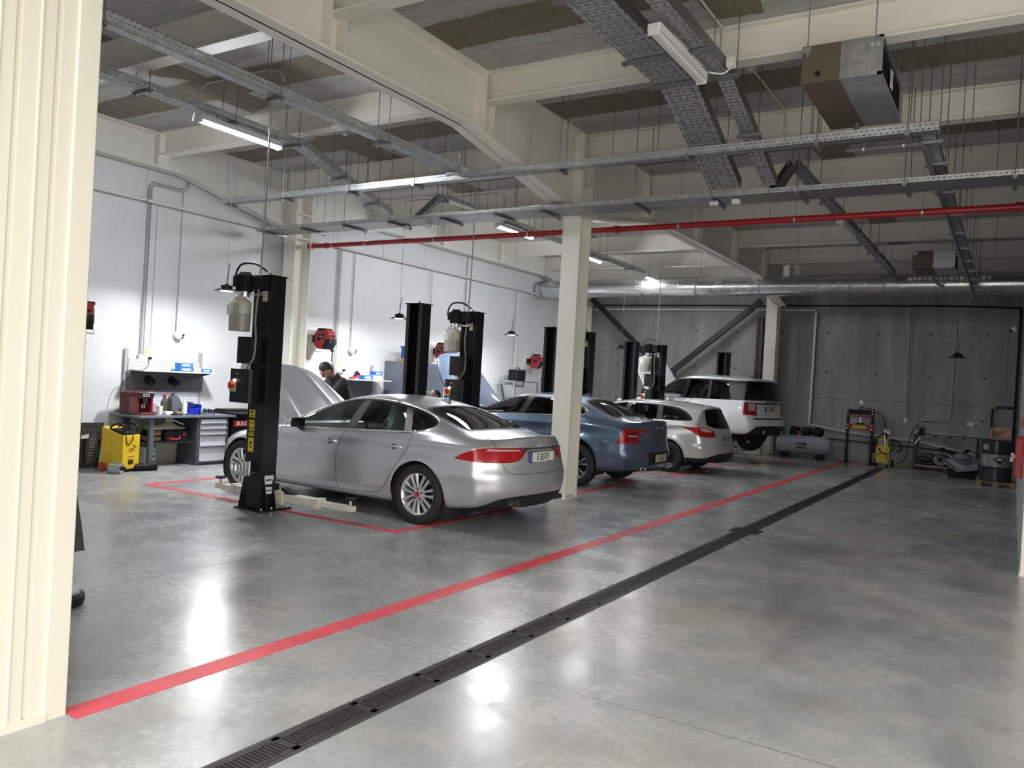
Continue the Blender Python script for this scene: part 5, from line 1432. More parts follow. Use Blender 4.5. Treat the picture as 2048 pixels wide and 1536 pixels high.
# white foot of that rear post, seen below the white car
t = thing('steel_support', 'pale flared steel foot at the base of the far column behind the white car', 'support', (-5.86, 22.10, 0), 0)
m = MB(); m.prism([(-.30, 0), (.10, 0), (.10, .46), (-.06, .46), (-.10, .25), (-.20, .10)], -.05, .05, 0, RX(PI/2)); m.build('web', M_ARM, t, bevel=.005)
m = MB(); m.box(.10, .14, -.14, .14, 0, .46); m.box(-.32, .16, -.12, .12, 0, .012); m.build('flange', M_ARM, t)

# ------------------------------------------------------------------ the first workbench
XB = -10.93
t = thing('workbench', 'grey steel workbench with drawer cabinet against the white wall', 'workbench', (0, 0, 0))
m = MB(); m.box(-11.66, -10.90, 7.16, 8.90, .765, .80); m.build('worktop', mat('bench_top_grey', (.13, .145, .17), .4), t, bevel=.004)
for x in (-11.60, -10.98):
    m = MB(); m.box(x-.03, x+.03, 7.38, 7.45, 0, .765); m.box(x-.04, x+.04, 7.36, 7.46, 0, .01); m.build('leg', M_GREY if x < -11 else mat('bench_leg_grey', (.085, .10, .125), .42), t, bevel=.004)
m = MB(); m.box(-11.55, -11.04, 7.40, 8.20, .36, .385); m.build('shelf', M_GREY, t)
m = MB(); m.box(-11.62, -10.95, 8.20, 8.80, 0, .765)
cab = m.build('drawer_cabinet', mat('cabinet_graphite', (.06, .068, .082), .42), t, bevel=.004)
M_DRW = mat('drawer_light_grey', (.50, .52, .56), .4)
zz = [(.655, .735), (.565, .645), (.475, .555), (.29, .465), (.05, .28)]
for z0, z1 in zz:
    m = MB(); m.box(-10.952, -10.935, 8.26, 8.74, z0, z1); d = m.build('drawer', M_DRW, cab, bevel=.003)
    m = MB(); m.box(-10.937, -10.900, 8.26, 8.74, z0+.010, z0+.022); m.box(-10.906, -10.900, 8.26, 8.74, z0+.012, z0+.034); m.build('handle', mat('drawer_handle', (.62, .63, .66), .3, metal=.3), d, bevel=.002)
for y in (7.36, 8.70): MB().box(-11.675, -11.655, y, y+.06, .80, 1.80).build('upright', mat('upright_grey', (.34, .35, .37), .4), t)

def peg_mat(name, col):
    q = NT(name); v = q.mapping(); x, y, z = q.sep(v)[:3]
    fy = q.math('SUBTRACT', q.math('FRACT', q.math('MULTIPLY', y, 1/.038)), .5); fz = q.math('SUBTRACT', q.math('FRACT', q.math('MULTIPLY', z, 1/.038)), .5)
    d = q.math('MAXIMUM', q.math('ABSOLUTE', fy), q.math('ABSOLUTE', fz)); h = q.math('LESS_THAN', d, .16)
    q.l(q.mix(h, col, (.05, .05, .055)), q.b.inputs['Base Color']); q.b.inputs['Roughness'].default_value = .45
    return q.m
M_PEGW = peg_mat('pegboard_white', (.58, .60, .64)); M_PEGD = peg_mat('pegboard_dark', (.12, .125, .135))
def pegboard(label, y0, y1, z0, z1, m_, x=-11.655):
    o = MB().box(-.012, 0, 0, y1-y0, 0, z1-z0).build('pegboard', m_); o.location = (x+.012, y0, z0)
    return tag(o, label, 'pegboard')
pegboard('white perforated panel above the shelf on the white wall', 7.42, 8.70, 1.46, 1.64, M_PEGW)
pegboard('dark grey perforated panel with two black holders above the workbench', 7.40, 8.76, 1.15, 1.46, M_PEGD, -11.63)
pegboard('white perforated panel standing right behind the coffee machine', 7.42, 8.70, .81, 1.15, M_PEGW)
t = thing('wall_shelf', 'long white steel shelf on the wall above the workbench, carrying blue boxes', 'shelf')
m = MB(); m.box(-11.64, -11.30, 7.45, 8.78, 1.455, 1.475); m.build('board', M_WHITE, t, bevel=.003)
for y in (7.48, 8.74):
    m = MB(); m.prism([(-11.64, 1.40), (-11.36, 1.455), (-11.64, 1.455)], y-.004, y+.004, 0, frame((0, 0, 0), (1, 0, 0), (0, 0, 1))@RX(0)@Matrix(((1, 0, 0, 0), (0, 1, 0, 0), (0, 0, -1, 0), (0, 0, 0, 1))))
    m.build('bracket', M_GREY, t)
M_BLUE = mat('blue_carton', (.015, .12, .52), .45); M_BLUEL = mat('carton_label', (.40, .55, .75), .5)
def carton(label, x, y, z, dx, dy, dz, m1=M_BLUE, m2=M_BLUEL, rz=0, grp='small parts boxes'):
    t = thing('carton', label, 'box', (x, y, z), rz, grp)
    MB().box(-dx/2, dx/2, -dy/2, dy/2, 0, dz).build('box_body', m1, t, bevel=.002)
    MB().box(dx/2, dx/2+.001, -dy*.32, dy*.32, dz*.25, dz*.75).build('printed_label', m2, t)
    return t
carton('lower blue box of the two stacked on the wall shelf', -11.46, 8.28, 1.476, .12, .26, .07)
carton('upper blue box of the two stacked on the wall shelf', -11.46, 8.27, 1.547, .12, .25, .065)
carton('small cream box between the blue boxes on the wall shelf', -11.40, 8.47, 1.476, .08, .11, .06, mat('cream_card', (.66, .62, .42), .6), mat('card_print', (.4, .3, .2), .6))
carton('flat blue box at the right end of the wall shelf', -11.44, 8.64, 1.476, .13, .20, .055)
for y, lb in ((7.74, 'black round holder on the dark panel, left of two'), (8.16, 'black round holder on the dark panel, right of two')):
    m = MB(); m.lathe([(.06, 0), (.066, .0), (.062, .14), (.05, .15), (0, .15)], n=20, M=T(-11.62, y, 1.33) @ RY(PI/2+.35)); m.lathe([(.06, 0), (0, .002)], n=20, M=T(-11.62, y, 1.33) @ RY(PI/2+.35))
    tag(m.build('tool_holder', M_BLKM), lb, 'holder', 'black cups on the pegboard')
def socket(label, x, y, z, n, w=.26, h=.085, yaw=0, plug=None):
    t = thing('wall_socket', label, 'socket', (x, y, z), yaw, 'white sockets and boxes')
    MB().box(0, .05, -w/2, w/2, -h/2, h/2).build('housing', M_WHITE, t, bevel=.006)
    m = MB()
    for i in range(n): m.cyl((.05, -w/2+w*(i+.5)/n, 0), (.056, -w/2+w*(i+.5)/n, 0), min(.03, h*.36), n=16)
    m.build('outlet', mat('outlet_grey', (.5, .5, .5), .4), t)
    if plug is not None: MB().cyl((.05, plug, 0), (.10, plug, 0), .022, n=12).build('plug', M_BLKM, t)
    return t
socket('white three-gang socket above the workbench shelf with a black plug', -11.69, 7.74, 1.66, 3, .30, .10, 0, .02)
tag(MB().box(-11.695, -11.69, 7.70, 7.76, 1.745, 1.78).build('wall_sticker', M_YEL), 'small yellow sticker above the workbench socket', 'sticker')
# coffee machine
t = thing('coffee_machine', 'dark red automatic coffee machine on the left of the workbench', 'coffee machine', (-11.22, 7.36, .80), .15)
MRC = mat('wine_red_plastic', (.16, .008, .014), .25, coat=.5)
m = MB(); m.box(-.24, .12, -.15, -.11, 0, .34); m.box(-.24, .12, .11, .15, 0, .34); m.box(-.24, -.02, -.15, .15, 0, .34); m.box(-.24, .13, -.15, .15, .25, .35); m.box(-.24, .20, -.15, .15, 0, .04); m.build('body', MRC, t, bevel=.012)
m = MB(); m.box(.131, .142, -.14, .14, .27, .34, 0)
for i in range(3):
    for j in range(2): m.cbox((.1425, -.05+.045*i, .287+.028*j), (.002, .024, .014), 1)
m.build('control_panel', [M_BLKM, mat('panel_white', (.8, .8, .8), .4)], t, bevel=.004)
m = MB(); m.box(.0, .125, -.045, .045, .16, .25); m.cyl((.08, -.02, .10), (.08, -.02, .16), .012, n=10, m=1); m.cyl((.08, .02, .10), (.08, .02, .16), .012, n=10, m=1); m.build('spout', [M_BLKM, M_CHROME], t, bevel=.005)
MB().box(.0, .20, -.13, .13, .04, .048).build('drip_tray', M_BLKM, t)
m = MB(); m.tube(smooth_path([(-11.64, 7.76, 1.655), (-11.52, 7.66, 1.52), (-11.50, 7.45, 1.42), (-11.56, 7.28, 1.25), (-11.52, 7.24, .98), (-11.46, 7.26, .86)], 8), .006); tag(m.build('power_cord', M_CABLE), 'black cord hanging from the socket down to the coffee machine', 'cord')
# bottles, cans, crate and cups on the bench
t = thing('oil_bottle', 'dark green oil bottle with red cap standing on the workbench', 'bottle', (-11.33, 7.86, .80), 0, 'bottles on the workbench')
m = MB(); m.lathe([(0, 0), (.05, 0), (.055, .02), (.055, .17), (.04, .215), (.024, .25), (.022, .27)], n=24, M=Matrix.Diagonal((.8, 1.1, 1, 1))); m.build('body', mat('olive_plastic', (.06, .065, .04), .35), t)
MB().cyl((0, 0, .265), (0, 0, .305), .028, n=16).build('cap', mat('cap_red', (.5, .02, .03), .4), t)
t = thing('oil_can', 'dark grey oil canister with handle beside the red-capped bottle', 'canister', (-11.30, 8.02, .80), 0, 'bottles on the workbench')
m = MB(); m.prism([(-.09, 0), (.09, 0), (.09, .18), (-.01, .29), (-.06, .29), (-.09, .24)], -.06, .06, 0, frame((0, 0, 0), (0, 1, 0), (0, 0, 1))); m.build('body', mat('grey_canister', (.11, .115, .12), .35), t, bevel=.012)
MB().tube([(.0, .03, .28), (.0, .08, .24), (.0, .10, .17)], .012).build('handle', mat('grey_canister', (.1, .1, .1)), t); MB().cyl((0, -.035, .28), (0, -.035, .32), .02, n=12).build('cap', M_BLKM, t)
t = thing('cleaner_bottle', 'tall slim pale grey bottle between canister and blue crate', 'bottle', (-11.16, 8.10, .80), 0, 'bottles on the workbench')
MB().box(-.03, .03, -.04, .04, 0, .19).build('body', mat('pale_bottle', (.58, .60, .62), .4), t, bevel=.012); MB().cyl((0, 0, .19), (0, 0, .215), .015, n=12).build('cap', M_WHITE, t)
t = thing('storage_bin', 'open royal blue plastic bin on the workbench', 'bin', (-11.24, 8.27, .80), 0)
m = MB(); m.box(-.12, .12, -.12, .12, 0, .01); m.box(-.12, -.11, -.12, .12, 0, .17); m.box(-.12, .12, -.12, -.11, 0, .16); m.box(-.12, .12, .11, .12, 0, .16); m.box(.11, .12, -.12, .12, 0, .10); m.build('shell', mat('royal_blue', (.01, .025, .42), .35), t, bevel=.004)
m = MB(); m.box(-.10, .0, -.10, .08, .09, .15); m.box(-.08, .05, -.06, .02, .10, .19); m.build('contents', mat('dark_blue_parts', (.01, .015, .1), .5), t, bevel=.01)
GL = glass_mat('drinking_glass', (.93, .95, .96))
def cup(name, lab, x, y, r, h, m_, cat='cup', grp='cups on the workbench', hd=False):
    m = MB(); m.lathe([(0, .004), (r*.75, .0), (r, h), (r-.004, h), (r*.75-.004, .008), (0, .010)], n=20)
    if hd: m.tube(smooth_path([(0, r*.9, h*.8), (0, r*1.5, h*.7), (0, r*1.5, h*.35), (0, r*.85, h*.25)], 5), .0035, n=6)
    o = m.build(name, m_); o.location = (x, y, .80); return tag(o, lab, cat, grp)
cup('glass_mug', 'clear glass mug in front of the blue bin', -11.02, 8.32, .038, .10, GL, 'glass', hd=True)
cup('glass_mug', 'clear glass mug at the right of the blue bin', -11.05, 8.44, .038, .10, GL, 'glass', hd=True)
cup('glass_mug', 'clear glass mug near the right end of the workbench', -11.06, 8.56, .038, .09, GL, 'glass', hd=True)
cup('paper_cup', 'white cup with yellow print right of the coffee machine', -11.18, 7.68, .045, .13, mat('paper_white', (.72, .70, .64), .6))
cup('paper_cup', 'low white cup behind the yellow-print cup', -11.30, 7.76, .05, .12, mat('paper_white', (.72, .70, .64), .6))
cup('paper_cup', 'pinkish cup tucked close to the coffee machine', -11.24, 7.60, .045, .16, mat('pink_plastic', (.55, .30, .32), .4))
for nm, lb, x, y, dx, dy, dz, mm in (('tissue_pack', 'crumpled white tissue pack on the middle of the workbench', -11.16, 7.80, .12, .12, .05, mat('paper_white', (.72, .70, .64), .6)), ('phone', 'dark phone lying at the front of the workbench', -11.0, 7.86, .09, .17, .02, M_BLKM), ('parts_tray', 'flat dark tray in front of the slim grey bottle', -11.03, 8.12, .10, .14, .015, M_GREY), ('sandwich_box', 'small brownish box behind the phone', -11.10, 7.95, .10, .12, .05, mat('brown_box', (.28, .16, .13), .6))):
    o = MB().cbox((0, 0, dz/2), (dx, dy, dz)).build(nm, mm, bevel=.006); o.location = (x, y, .80); tag(o, lb, nm.replace('_', ' '))
# under the bench
t = thing('tool_case', 'black tool case with red handle on the bench shelf', 'tool case', (-11.18, 7.86, .385))
MB().box(-.16, .16, -.17, .25, 0, .16).build('case_body', M_BLKM, t, bevel=.012); m = MB(); m.tube([(.165, -.10, .03), (.165, -.10, .09), (.19, -.08, .045), (.19, .06, .045), (.165, .08, .09)], .011); m.build('handle', mat('cap_red', (.5, .02, .03), .4), t); MB().box(.161, .163, .14, .19, .09, .13).build('badge', mat('cap_red', (.5, .02, .03), .4), t)
t = thing('canvas_bag', 'crumpled off-white canvas cloth piled on the black tool case', 'cloth', (-11.20, 7.82, .548))
m = MB(); rr_ = random.Random(3)
for i, (dy, hh, w_) in enumerate(((-.18, .10, .14), (0, .12, .16), (.16, .07, .13))): m.ball((0, dy, hh*.55), (w_, .17, hh*.55), 14, 8)
m.bar((.04, .05, .06), (.08, -.02, .20), .10, .02); m.bar((.06, .03, .18), (.10, .22, .10), .09, .02)
m.build('folds', mat('canvas_off_white', (.44, .41, .34), .85, bump=.5, bscale=14), t)
t = thing('wooden_crate', 'small worn timber crate left of the tool case under the bench', 'crate', (-11.24, 7.50, .385))
m = MB(); m.box(-.16, .16, -.02, .16, 0, .02); m.box(-.16, .16, -.02, 0, 0, .08); m.box(.14, .16, -.02, .16, 0, .08); m.box(.14, .16, -.02, .16, .10, .17); m.box(-.16, -.14, -.02, .16, 0, .17); m.build('slats', M_WOODR, t, bevel=.003); MB().box(-.13, .13, .01, .14, .02, .15).build('contents', M_BLKM, t)
t = thing('acid_jug', 'greyish plastic jug with black corrosive diamond under the bench', 'jug', (-11.30, 7.58, 0))
m = MB(); m.box(-.10, .10, -.12, .10, 0, .31); m.build('body', mat('jug_grey', (.36, .36, .34), .45), t, bevel=.03, seg=3)
m = MB(); Mq = frame((.1015, .03, .17), (0, 1, 0), (0, 0, 1)); m.prism([(-.055, 0), (0, -.055), (.055, 0), (0, .055)], 0, .001, 1, Mq); m.prism([(-.05, -.003), (0, -.052), (.05, -.003)], .001, .002, 0, Mq); m.build('hazard_diamond', [M_BLKM, mat('label_white', (.6, .6, .58), .5)], t)
t = thing('cardboard_sheet', 'brown board leaning on the wall between the yellow charger and the bench', 'board', (-11.45, 7.33, 0)); MB().cbox((0, 0, .30), (.02, .13, .60), 0, RY(.1)).build('sheet', M_WOODR, t)
MB()
o = MB().cbox((0, 0, .17), (.015, .42, .34), 0, RY(.08)).build('panel_offcut', mat('beige_panel', (.40, .39, .34), .6)); o.location = (-11.45, 8.0, 0); tag(o, 'beige panel leaning on the wall behind the bench legs', 'panel')
# waste container behind the bench end
t = thing('waste_bin', 'black waste container with red label beyond the bench end', 'bin', (-11.34, 9.27, 0))
m = MB(); m.prism([(-.30, 0), (.28, 0), (.335, .80), (-.335, .80)], -.35, .35, 0, frame((0, 0, 0), (1, 0, 0), (0, 0, 1))@Matrix.Identity(4)); m.build('tub', M_BLKM, t, bevel=.02)
m = MB(); m.box(-.38, .40, -.39, .39, .80, .835); m.box(-.20, .10, -.30, .30, .835, .87); m.box(.36, .42, -.3, .3, .80, .82); m.build('lid', M_BLKM, t, bevel=.012)
MB().box(.335, .339, -.33, .04, .60, .70).build('red_label', mat('label_red', (.50, .012, .02), .4), t)
text('lettering', 'SULO', .085, mat('label_letter', (.75, .74, .72), .4), t, frame((.341, -.145, .648), (0, 1, 0), (0, 0, 1)), .001, sx=1.15, bold=.003)
t = thing('plastic_tub', 'dark grey ribbed tub on the floor before the black waste container', 'tub', (-10.74, 9.16, 0))
m = MB(); m.box(-.2, .2, -.25, .25, 0, .40); m.box(-.23, .23, -.28, .28, .40, .47)
for i in range(5): m.box(.2, .215, -.2+.1*i, -.17+.1*i, 0, .40)
m.build('shell', mat('dark_grey_plastic', (.055, .057, .06), .5), t, bevel=.01)
# yellow starter / charger
def charger():
    t = thing('battery_charger', 'yellow wheeled battery charger with black cables on top, by the white wall', 'charger', (-10.95, 6.93, 0), math.radians(16))
    t.scale = (.9, .82, .95)
    MY = mat('machine_yellow', (.62, .41, .008), .35, coat=.2)
    m = MB(); m.prism([(-.22, .05), (.20, .05), (.20, .56), (.04, .60), (-.22, .68)], -.20, .20, 0, frame((0, 0, 0), (1, 0, 0), (0, 0, 1))); cs = m.build('case', MY, t, bevel=.008)
    m = MB(); m.prism([(.185, .568), (.05, .603), (-.05, .63), (-.05, .66), (.05, .64), (.19, .60)], -.18, .18, 0, frame((0, 0, 0), (1, 0, 0), (0, 0, 1))); m.build('control_panel', M_BLKM, t, bevel=.004)
    for sx in (-1, 1):
        m = MB(); m.tube(smooth_path([(.17, sx*.15, .60), (.16, sx*.16, .69), (.05, sx*.16, .73), (-.08, sx*.16, .68), (-.08, sx*.15, .63)], 5), .018); m.build('handle', M_BLKM, t)
        m = MB(); m.cyl((-.16, sx*.205, .07), (-.16, sx*.245, .07), .07, n=20); m.build('wheel', mat('wheel_orange', (.35, .05, .02), .5) if sx < 0 else M_BLKM, t)
    m = MB(); m.tube(smooth_path([(.10, -.10, .66), (.19, -.14, .58), (.21, -.12, .44), (.21, -.05, .43), (.21, .02, .52), (.16, .03, .66)], 6), .008)
    for y in (-.08, .0, .07): m.cyl((.10, y, .62), (.10, y, .67), .02, n=12)
    m.tube(smooth_path([(.0, -.1, .68), (.06, -.02, .71), (.08, .08, .66), (.0, .12, .68)], 5), .012)
    m.build('cable', M_CABLE, t)
    m = MB(); m.box(.201, .208, -.06, .06, .12, .19, 0); m.cyl((.205, -.03, .155), (.212, -.03, .155), .018, n=12, m=1); m.cyl((.205, .03, .155), (.212, .03, .155), .018, n=12, m=1); m.build('outlet', [M_BLKM, M_GREY], t, bevel=.004)
    K = mat('print_black', (.015, .012, .005), .5); KO = mat('print_ochre', (.50, .32, .01), .45)
    F_ = lambda y, z: frame((.2012, y, z), (0, 1, 0), (0, 0, 1))
    m = MB(); m.prism([(.0, -.01), (.12, .02), (.04, .055), (.06, .06), (.15, .018), (.02, -.022)], 0, .001, 0, F_(-.02, .36)); m.build('flash_mark', K, t)
    text('lettering', 'SUN', .10, KO, t, F_(-.01, .48) @ RZ(.25), .0008, bold=.002); text('lettering', 'STARTRONIC', .028, K, t, F_(-.01, .345) @ RZ(.22), .0008)
    text('lettering', 'BOOSTER', .03, K, t, F_(.03, .315) @ RZ(.22), .0008); text('lettering', 'draconner', .036, K, t, F_(0, .235) @ RZ(.05), .0008, shear=.2)
    m = MB()
    for i in range(3): m.box(-.12+.05*i, -.09+.05*i, -.2015, -.199, .12, .28)
    m.build('side_vent', KO, t)
charger()
t = thing('undertray', 'dark moulded car undertray leaning against the white wall', 'car part', (-11.42, 6.60, 0), 0)
m = MB(); m.cbox((0, 0, .34), (.02, .62, .68), 0, RY(.16)); m.build('panel', mat('dusty_black_plastic', (.035, .034, .032), .7, var=.6, vscale=6), t, bevel=.006)
m = MB(); m.M = RY(.16)
for i in range(4): m.bar((.02, -.24+.03*i, .50), (.02, .02+.05*i, .64-.02*i), .02, .02)
for y in (-.22, -.05, .26): m.box(.01, .02, y, y+.11, .46, .60, 1)
m.ball((.02, .12, .30), (.012, .09, .26), 14, 10, 0)
for i in range(3):
    for j in range(9): m.cbox((.034, .09+.03*i, .12+.042*j), (.006, .016, .024), 2)
m.build('ribs', [mat('dusty_black_plastic', (.03, .03, .03)), M_WHITE, mat('tan_grid', (.26, .22, .15), .7)], t)
t = thing('alternator', 'bare metal alternator lying on the floor in front of the yellow charger', 'car part', (-10.72, 6.74, 0), .5)
m = MB(); m.cyl((-.09, 0, .075), (.07, 0, .075), .072, n=20)
for i in range(10):
    a = 2*PI*i/10; m.bar((-.08, .075*math.cos(a), .075+.07*math.sin(a)), (.06, .075*math.cos(a), .075+.07*math.sin(a)), .018, .018)
m.cbox((.0, .08, .05), (.05, .07, .05)); m.cyl((.07, 0, .075), (.12, 0, .075), .03, n=14, m=1); m.build('housing', [M_ALU, M_BLKM], t); 
t = thing('air_hose_boot', 'thick black ribbed rubber boot lying beside the alternator', 'car part', (-10.80, 7.18, 0), 1.35)
m = MB(); m.tube([(-.24, 0, .045), (-.05, 0, .055), (.05, 0, .06), (.20, 0, .075)], [.03, .05, .055, .075], n=14)
for i in range(5): m.tube([(-.1+.05*i, 0, .055), (-.085+.05*i, 0, .055)], .062, n=14)
m.build('boot', M_BLKM, t)
# hose reels on white boards
def hose_reel(label, y, z, turn, hose=.9, x=-11.69, brd=(.46, .46), bolabel=''):
    b = thing('mounting_board', bolabel, 'board', (x, y, z), 0, 'white boards behind the hose reels')
    MB().box(0, .018, -brd[0]/2, brd[0]/2, -brd[1]/2, brd[1]/2).build('board', M_WHITE, b, bevel=.002)
    m = MB()
    for sy in (-1, 1):
        for sz in (-1, 1): m.cyl((.018, sy*(brd[0]/2-.03), sz*(brd[1]/2-.03)), (.026, sy*(brd[0]/2-.03), sz*(brd[1]/2-.03)), .014, n=8)
    m.build('bolt', M_GREYC, b)
    t = thing('hose_reel', label, 'hose reel', (x+.02, y, z), 0, 'red hose reels on the left wall')
    MB().box(0, .10, -.05, .05, -.07, .07).build('wall_bracket', M_BLKM, t, bevel=.006)
    S = RZ(turn)
    pr_ = [(-.17, -.10), (-.10, -.19), (.09, -.19), (.17, -.08), (.17, .10), (.08, .19), (-.10, .19), (-.17, .10)]
    m = MB(); m.M = T(.10, 0, 0) @ S @ T(.17, 0, 0); m.prism(pr_, -.11, .11, 0, RX(PI/2)); hs = m.build('shell', mat('reel_red', (.30, .010, .016), .35, coat=.2), t, bevel=.02)
    m = MB(); m.M = T(.10, 0, 0) @ S @ T(.17, 0, 0); m.prism([(.02, -.195), (.10, -.195), (.185, -.08), (.185, .02), (.05, -.03)], -.115, .115, 0, RX(PI/2)); m.prism([(-.12, .17), (.09, .17), (.07, .21), (-.08, .21)], -.12, .12, 0, RX(PI/2)); m.box(.165, .19, -.09, .09, .05, .09); m.build('dark_cover', M_BLKM, t, bevel=.008)
    m = MB(); m.M = T(.10, 0, 0) @ S @ T(.17, 0, 0)
    for sg in (-1, 1): m.prism([(-.10, -.03), (.0, -.03), (.06, .05), (.06, .10), (-.06, .10), (-.10, .06)], sg*.112-.004, sg*.112+.004, 0, RX(PI/2)); m.cyl((.02, sg*.11, -.05), (.02, sg*.122, -.05), .055, n=20, m=1)
    m.build('side_plate', [M_BLKM, mat('reel_red', (.3, .01, .016))], t)
    m = MB(); p = S @ Vector((.18+.17, 0, .03)) + Vector((.10, 0, 0))
    m.tube(smooth_path([tuple(p), (p.x+.02, p.y, -.05), (p.x+.01, p.y, -.25), (p.x, p.y, -hose)], 6), .010); m.ball((p.x, p.y, -hose*.62), (.035, .035, .025), 12, 8); m.cyl((p.x, p.y, -hose), (p.x, p.y, -hose-.08), .012, n=8, m=1); m.build('hose', [M_CABLE, mat('brass', (.35, .25, .10), .35, metal=.9)], t)
    text('lettering', '12 m', .05, M_WHITE, t, T(.10, 0, 0) @ S @ frame((.15, -.117, .05), (1, 0, 0), (0, 0, 1)), .001)
hose_reel('red and black hose reel at the left edge, half hidden by the cream wall', 6.66, 2.22, -.55, .62, bolabel='white board behind the hose reel at the left edge of the hall')
hose_reel('red hose reel between the wall column and the mechanic', 11.30, 2.22, .15, .35, bolabel='white board beside the wall column')
hose_reel('red hose reel behind the raised blue-grey bonnet', 15.15, 2.20, .0, .5, bolabel='white board above the raised blue-grey bonnet')
hose_reel('red hose reel just left of the cream column', 19.45, 2.18, .75, .8, bolabel='white board just left of the cream column')
# wall cameras
def wcam(label, y, z, x=-11.69, rz=0):
    t = thing('security_camera', label, 'camera', (x, y, z), rz, 'white dome cameras')
    MB().cyl((0, 0, .0), (.05, 0, 0), .055, n=20).build('base', M_WHITE, t)
    m = MB(); m.ball((.075, .01, -.02), (.06, .06, .06), 18, 12); m.build('dome', M_WHITE, t)
    m = MB(); m.cyl((.11, .045, -.005), (.135, .06, -.01), .02, n=14); m.cyl((.115, .03, -.045), (.135, .04, -.05), .016, n=12); m.build('lens', M_BLKM, t)
wcam('white dome camera on the wall above the first workbench', 8.25, 2.07); wcam('white dome camera on the wall above the mechanic', 12.33, 2.06)
t = thing('security_camera', 'white dome camera high on the concrete wall near the right edge', 'camera', (-.08, YB, 3.52), -PI/2, 'white dome cameras')
MB().cyl((0, 0, 0), (.05, 0, 0), .055, n=20).build('base', M_WHITE, t); MB().ball((.08, .02, -.02), .06, 16, 10).build('dome', M_WHITE, t); MB().cyl((.12, -.05, -.05), (.14, -.07, -.06), .03, n=12).build('lens', M_BLKM, t)

# ------------------------------------------------------------------ second and third stations along the wall
t = thing('wall_shelf', 'white steel shelf behind the mechanic with blue boxes', 'shelf')
MB().box(-11.64, -11.28, 12.0, 13.22, 1.45, 1.47).build('board', M_WHITE, t, bevel=.003)
for y in (11.86, 12.98): MB().box(-11.67, -11.65, y, y+.05, .8, 1.78).build('upright', mat('upright_grey', (.34, .35, .37), .4), t)
pegboard('grey louvred panel under the shelf behind the mechanic', 11.95, 13.02, 1.0, 1.45, M_PEGD, -11.64)
pegboard('white perforated panel low behind the second workbench', 11.95, 13.02, .81, 1.0, M_PEGW, -11.645)
carton('left blue and white box on the shelf behind the mechanic', -11.42, 12.55, 1.471, .14, .26, .09, m2=M_WHITE)
carton('right blue box on the shelf behind the mechanic, lower one', -11.42, 12.86, 1.471, .14, .28, .10, M_BLUEL, M_WHITE)
carton('upper blue box on the shelf behind the mechanic', -11.42, 12.87, 1.572, .13, .24, .08)
t = thing('grease_gun', 'red and black hand tool lying on the shelf behind the mechanic', 'tool', (-11.42, 12.22, 1.471), 0)
m = MB(); m.cbox((0, 0, .04), (.1, .22, .05), 0, RX(.3)); m.build('red_shell', mat('cap_red', (.5, .02, .03), .4), t, bevel=.01); m = MB(); m.bar((.02, -.02, .05), (.02, .06, .16), .05, .05); m.bar((.02, .06, .14), (.02, .13, .09), .04, .04); m.build('grip', M_BLKM, t, bevel=.008)
socket('white socket with black plug left of the second shelf', -11.69, 12.05, 1.64, 3, .26, .09, 0, .06)
tag(MB().box(-11.695, -11.69, 12.0, 12.05, 1.72, 1.755).build('wall_sticker', M_YEL), 'small yellow sticker above the second shelf', 'sticker')
t = thing('workbench', 'second grey workbench, behind the silver saloon and the mechanic', 'workbench', (0, 0, 0))
MB().box(-11.64, -10.9, 11.6, 13.3, .765, .80).build('worktop', mat('bench_top_grey', (.13, .145, .17), .4), t, bevel=.004); MB().box(-11.6, -10.95, 12.6, 13.2, 0, .765).build('drawer_cabinet', mat('cabinet_graphite', (.06, .068, .082), .42), t)
for x in (-11.58, -10.98): MB().box(x-.03, x+.03, 11.7, 11.77, 0, .765).build('leg', M_GREY, t)
for k, (y, r) in enumerate(((12.62, .07), (12.86, .08))):
    m = MB(); m.lathe([(0, 0), (r*.8, 0), (r, .10), (r*.9, .22), (r*.5, .36)], n=16); o = m.build('plastic_bag', glass_mat('clear_film', (.80, .90, .86), .15)); o.location = (-11.1, y, .80); tag(o, ('left' if k == 0 else 'right')+' crumpled clear plastic bag on the second workbench', 'bag', 'clear bags on the second workbench')
t = thing('tool_cabinet', 'tall slate-grey steel cabinet behind the plain lift post', 'cabinet', (0, 0, 0))
cb = MB().box(-11.66, -11.2, 13.42, 14.98, 0, 1.90).build('carcass', mat('slate_paint', (.105, .118, .15), .42), t, bevel=.006)
for y0, y1 in ((13.44, 14.19), (14.21, 14.96)): d = MB().box(-11.2, -11.185, y0, y1, .06, 1.86).build('door', mat('slate_paint', (.105, .118, .15), .42), t, bevel=.003); MB().box(-11.185, -11.165, (y1 if y0 < 14 else y0)-.03, (y1 if y0 < 14 else y0)+.03, .9, 1.05).build('handle', M_BLKM, d)
tag(MB().box(-11.55, -11.15, 13.62, 14.3, 1.90, 1.965).build('timber_block', mat('pale_timber', (.38, .26, .14), .7, var=.2), bevel=.006), 'pale timber block on top of the grey cabinet', 'timber')
t = thing('crate', 'blue plastic crate with white label on the timber block', 'crate', (-11.34, 13.92, 1.966))
m = MB(); m.box(-.15, .15, -.19, .19, 0, .26); m.box(-.165, .165, -.205, .205, .24, .28); m.build('shell', mat('crate_blue', (.012, .06, .25), .45), t, bevel=.008); MB().box(.151, .154, -.06, .10, .13, .21).build('printed_label', M_WHITE, t); MB().box(.151, .156, -.10, .04, .03, .09).build('hand_hole', M_BLKM, t)
t = thing('service_cart', 'open steel cart on the wall side left of the cream column', 'cart', (0, 0, 0))
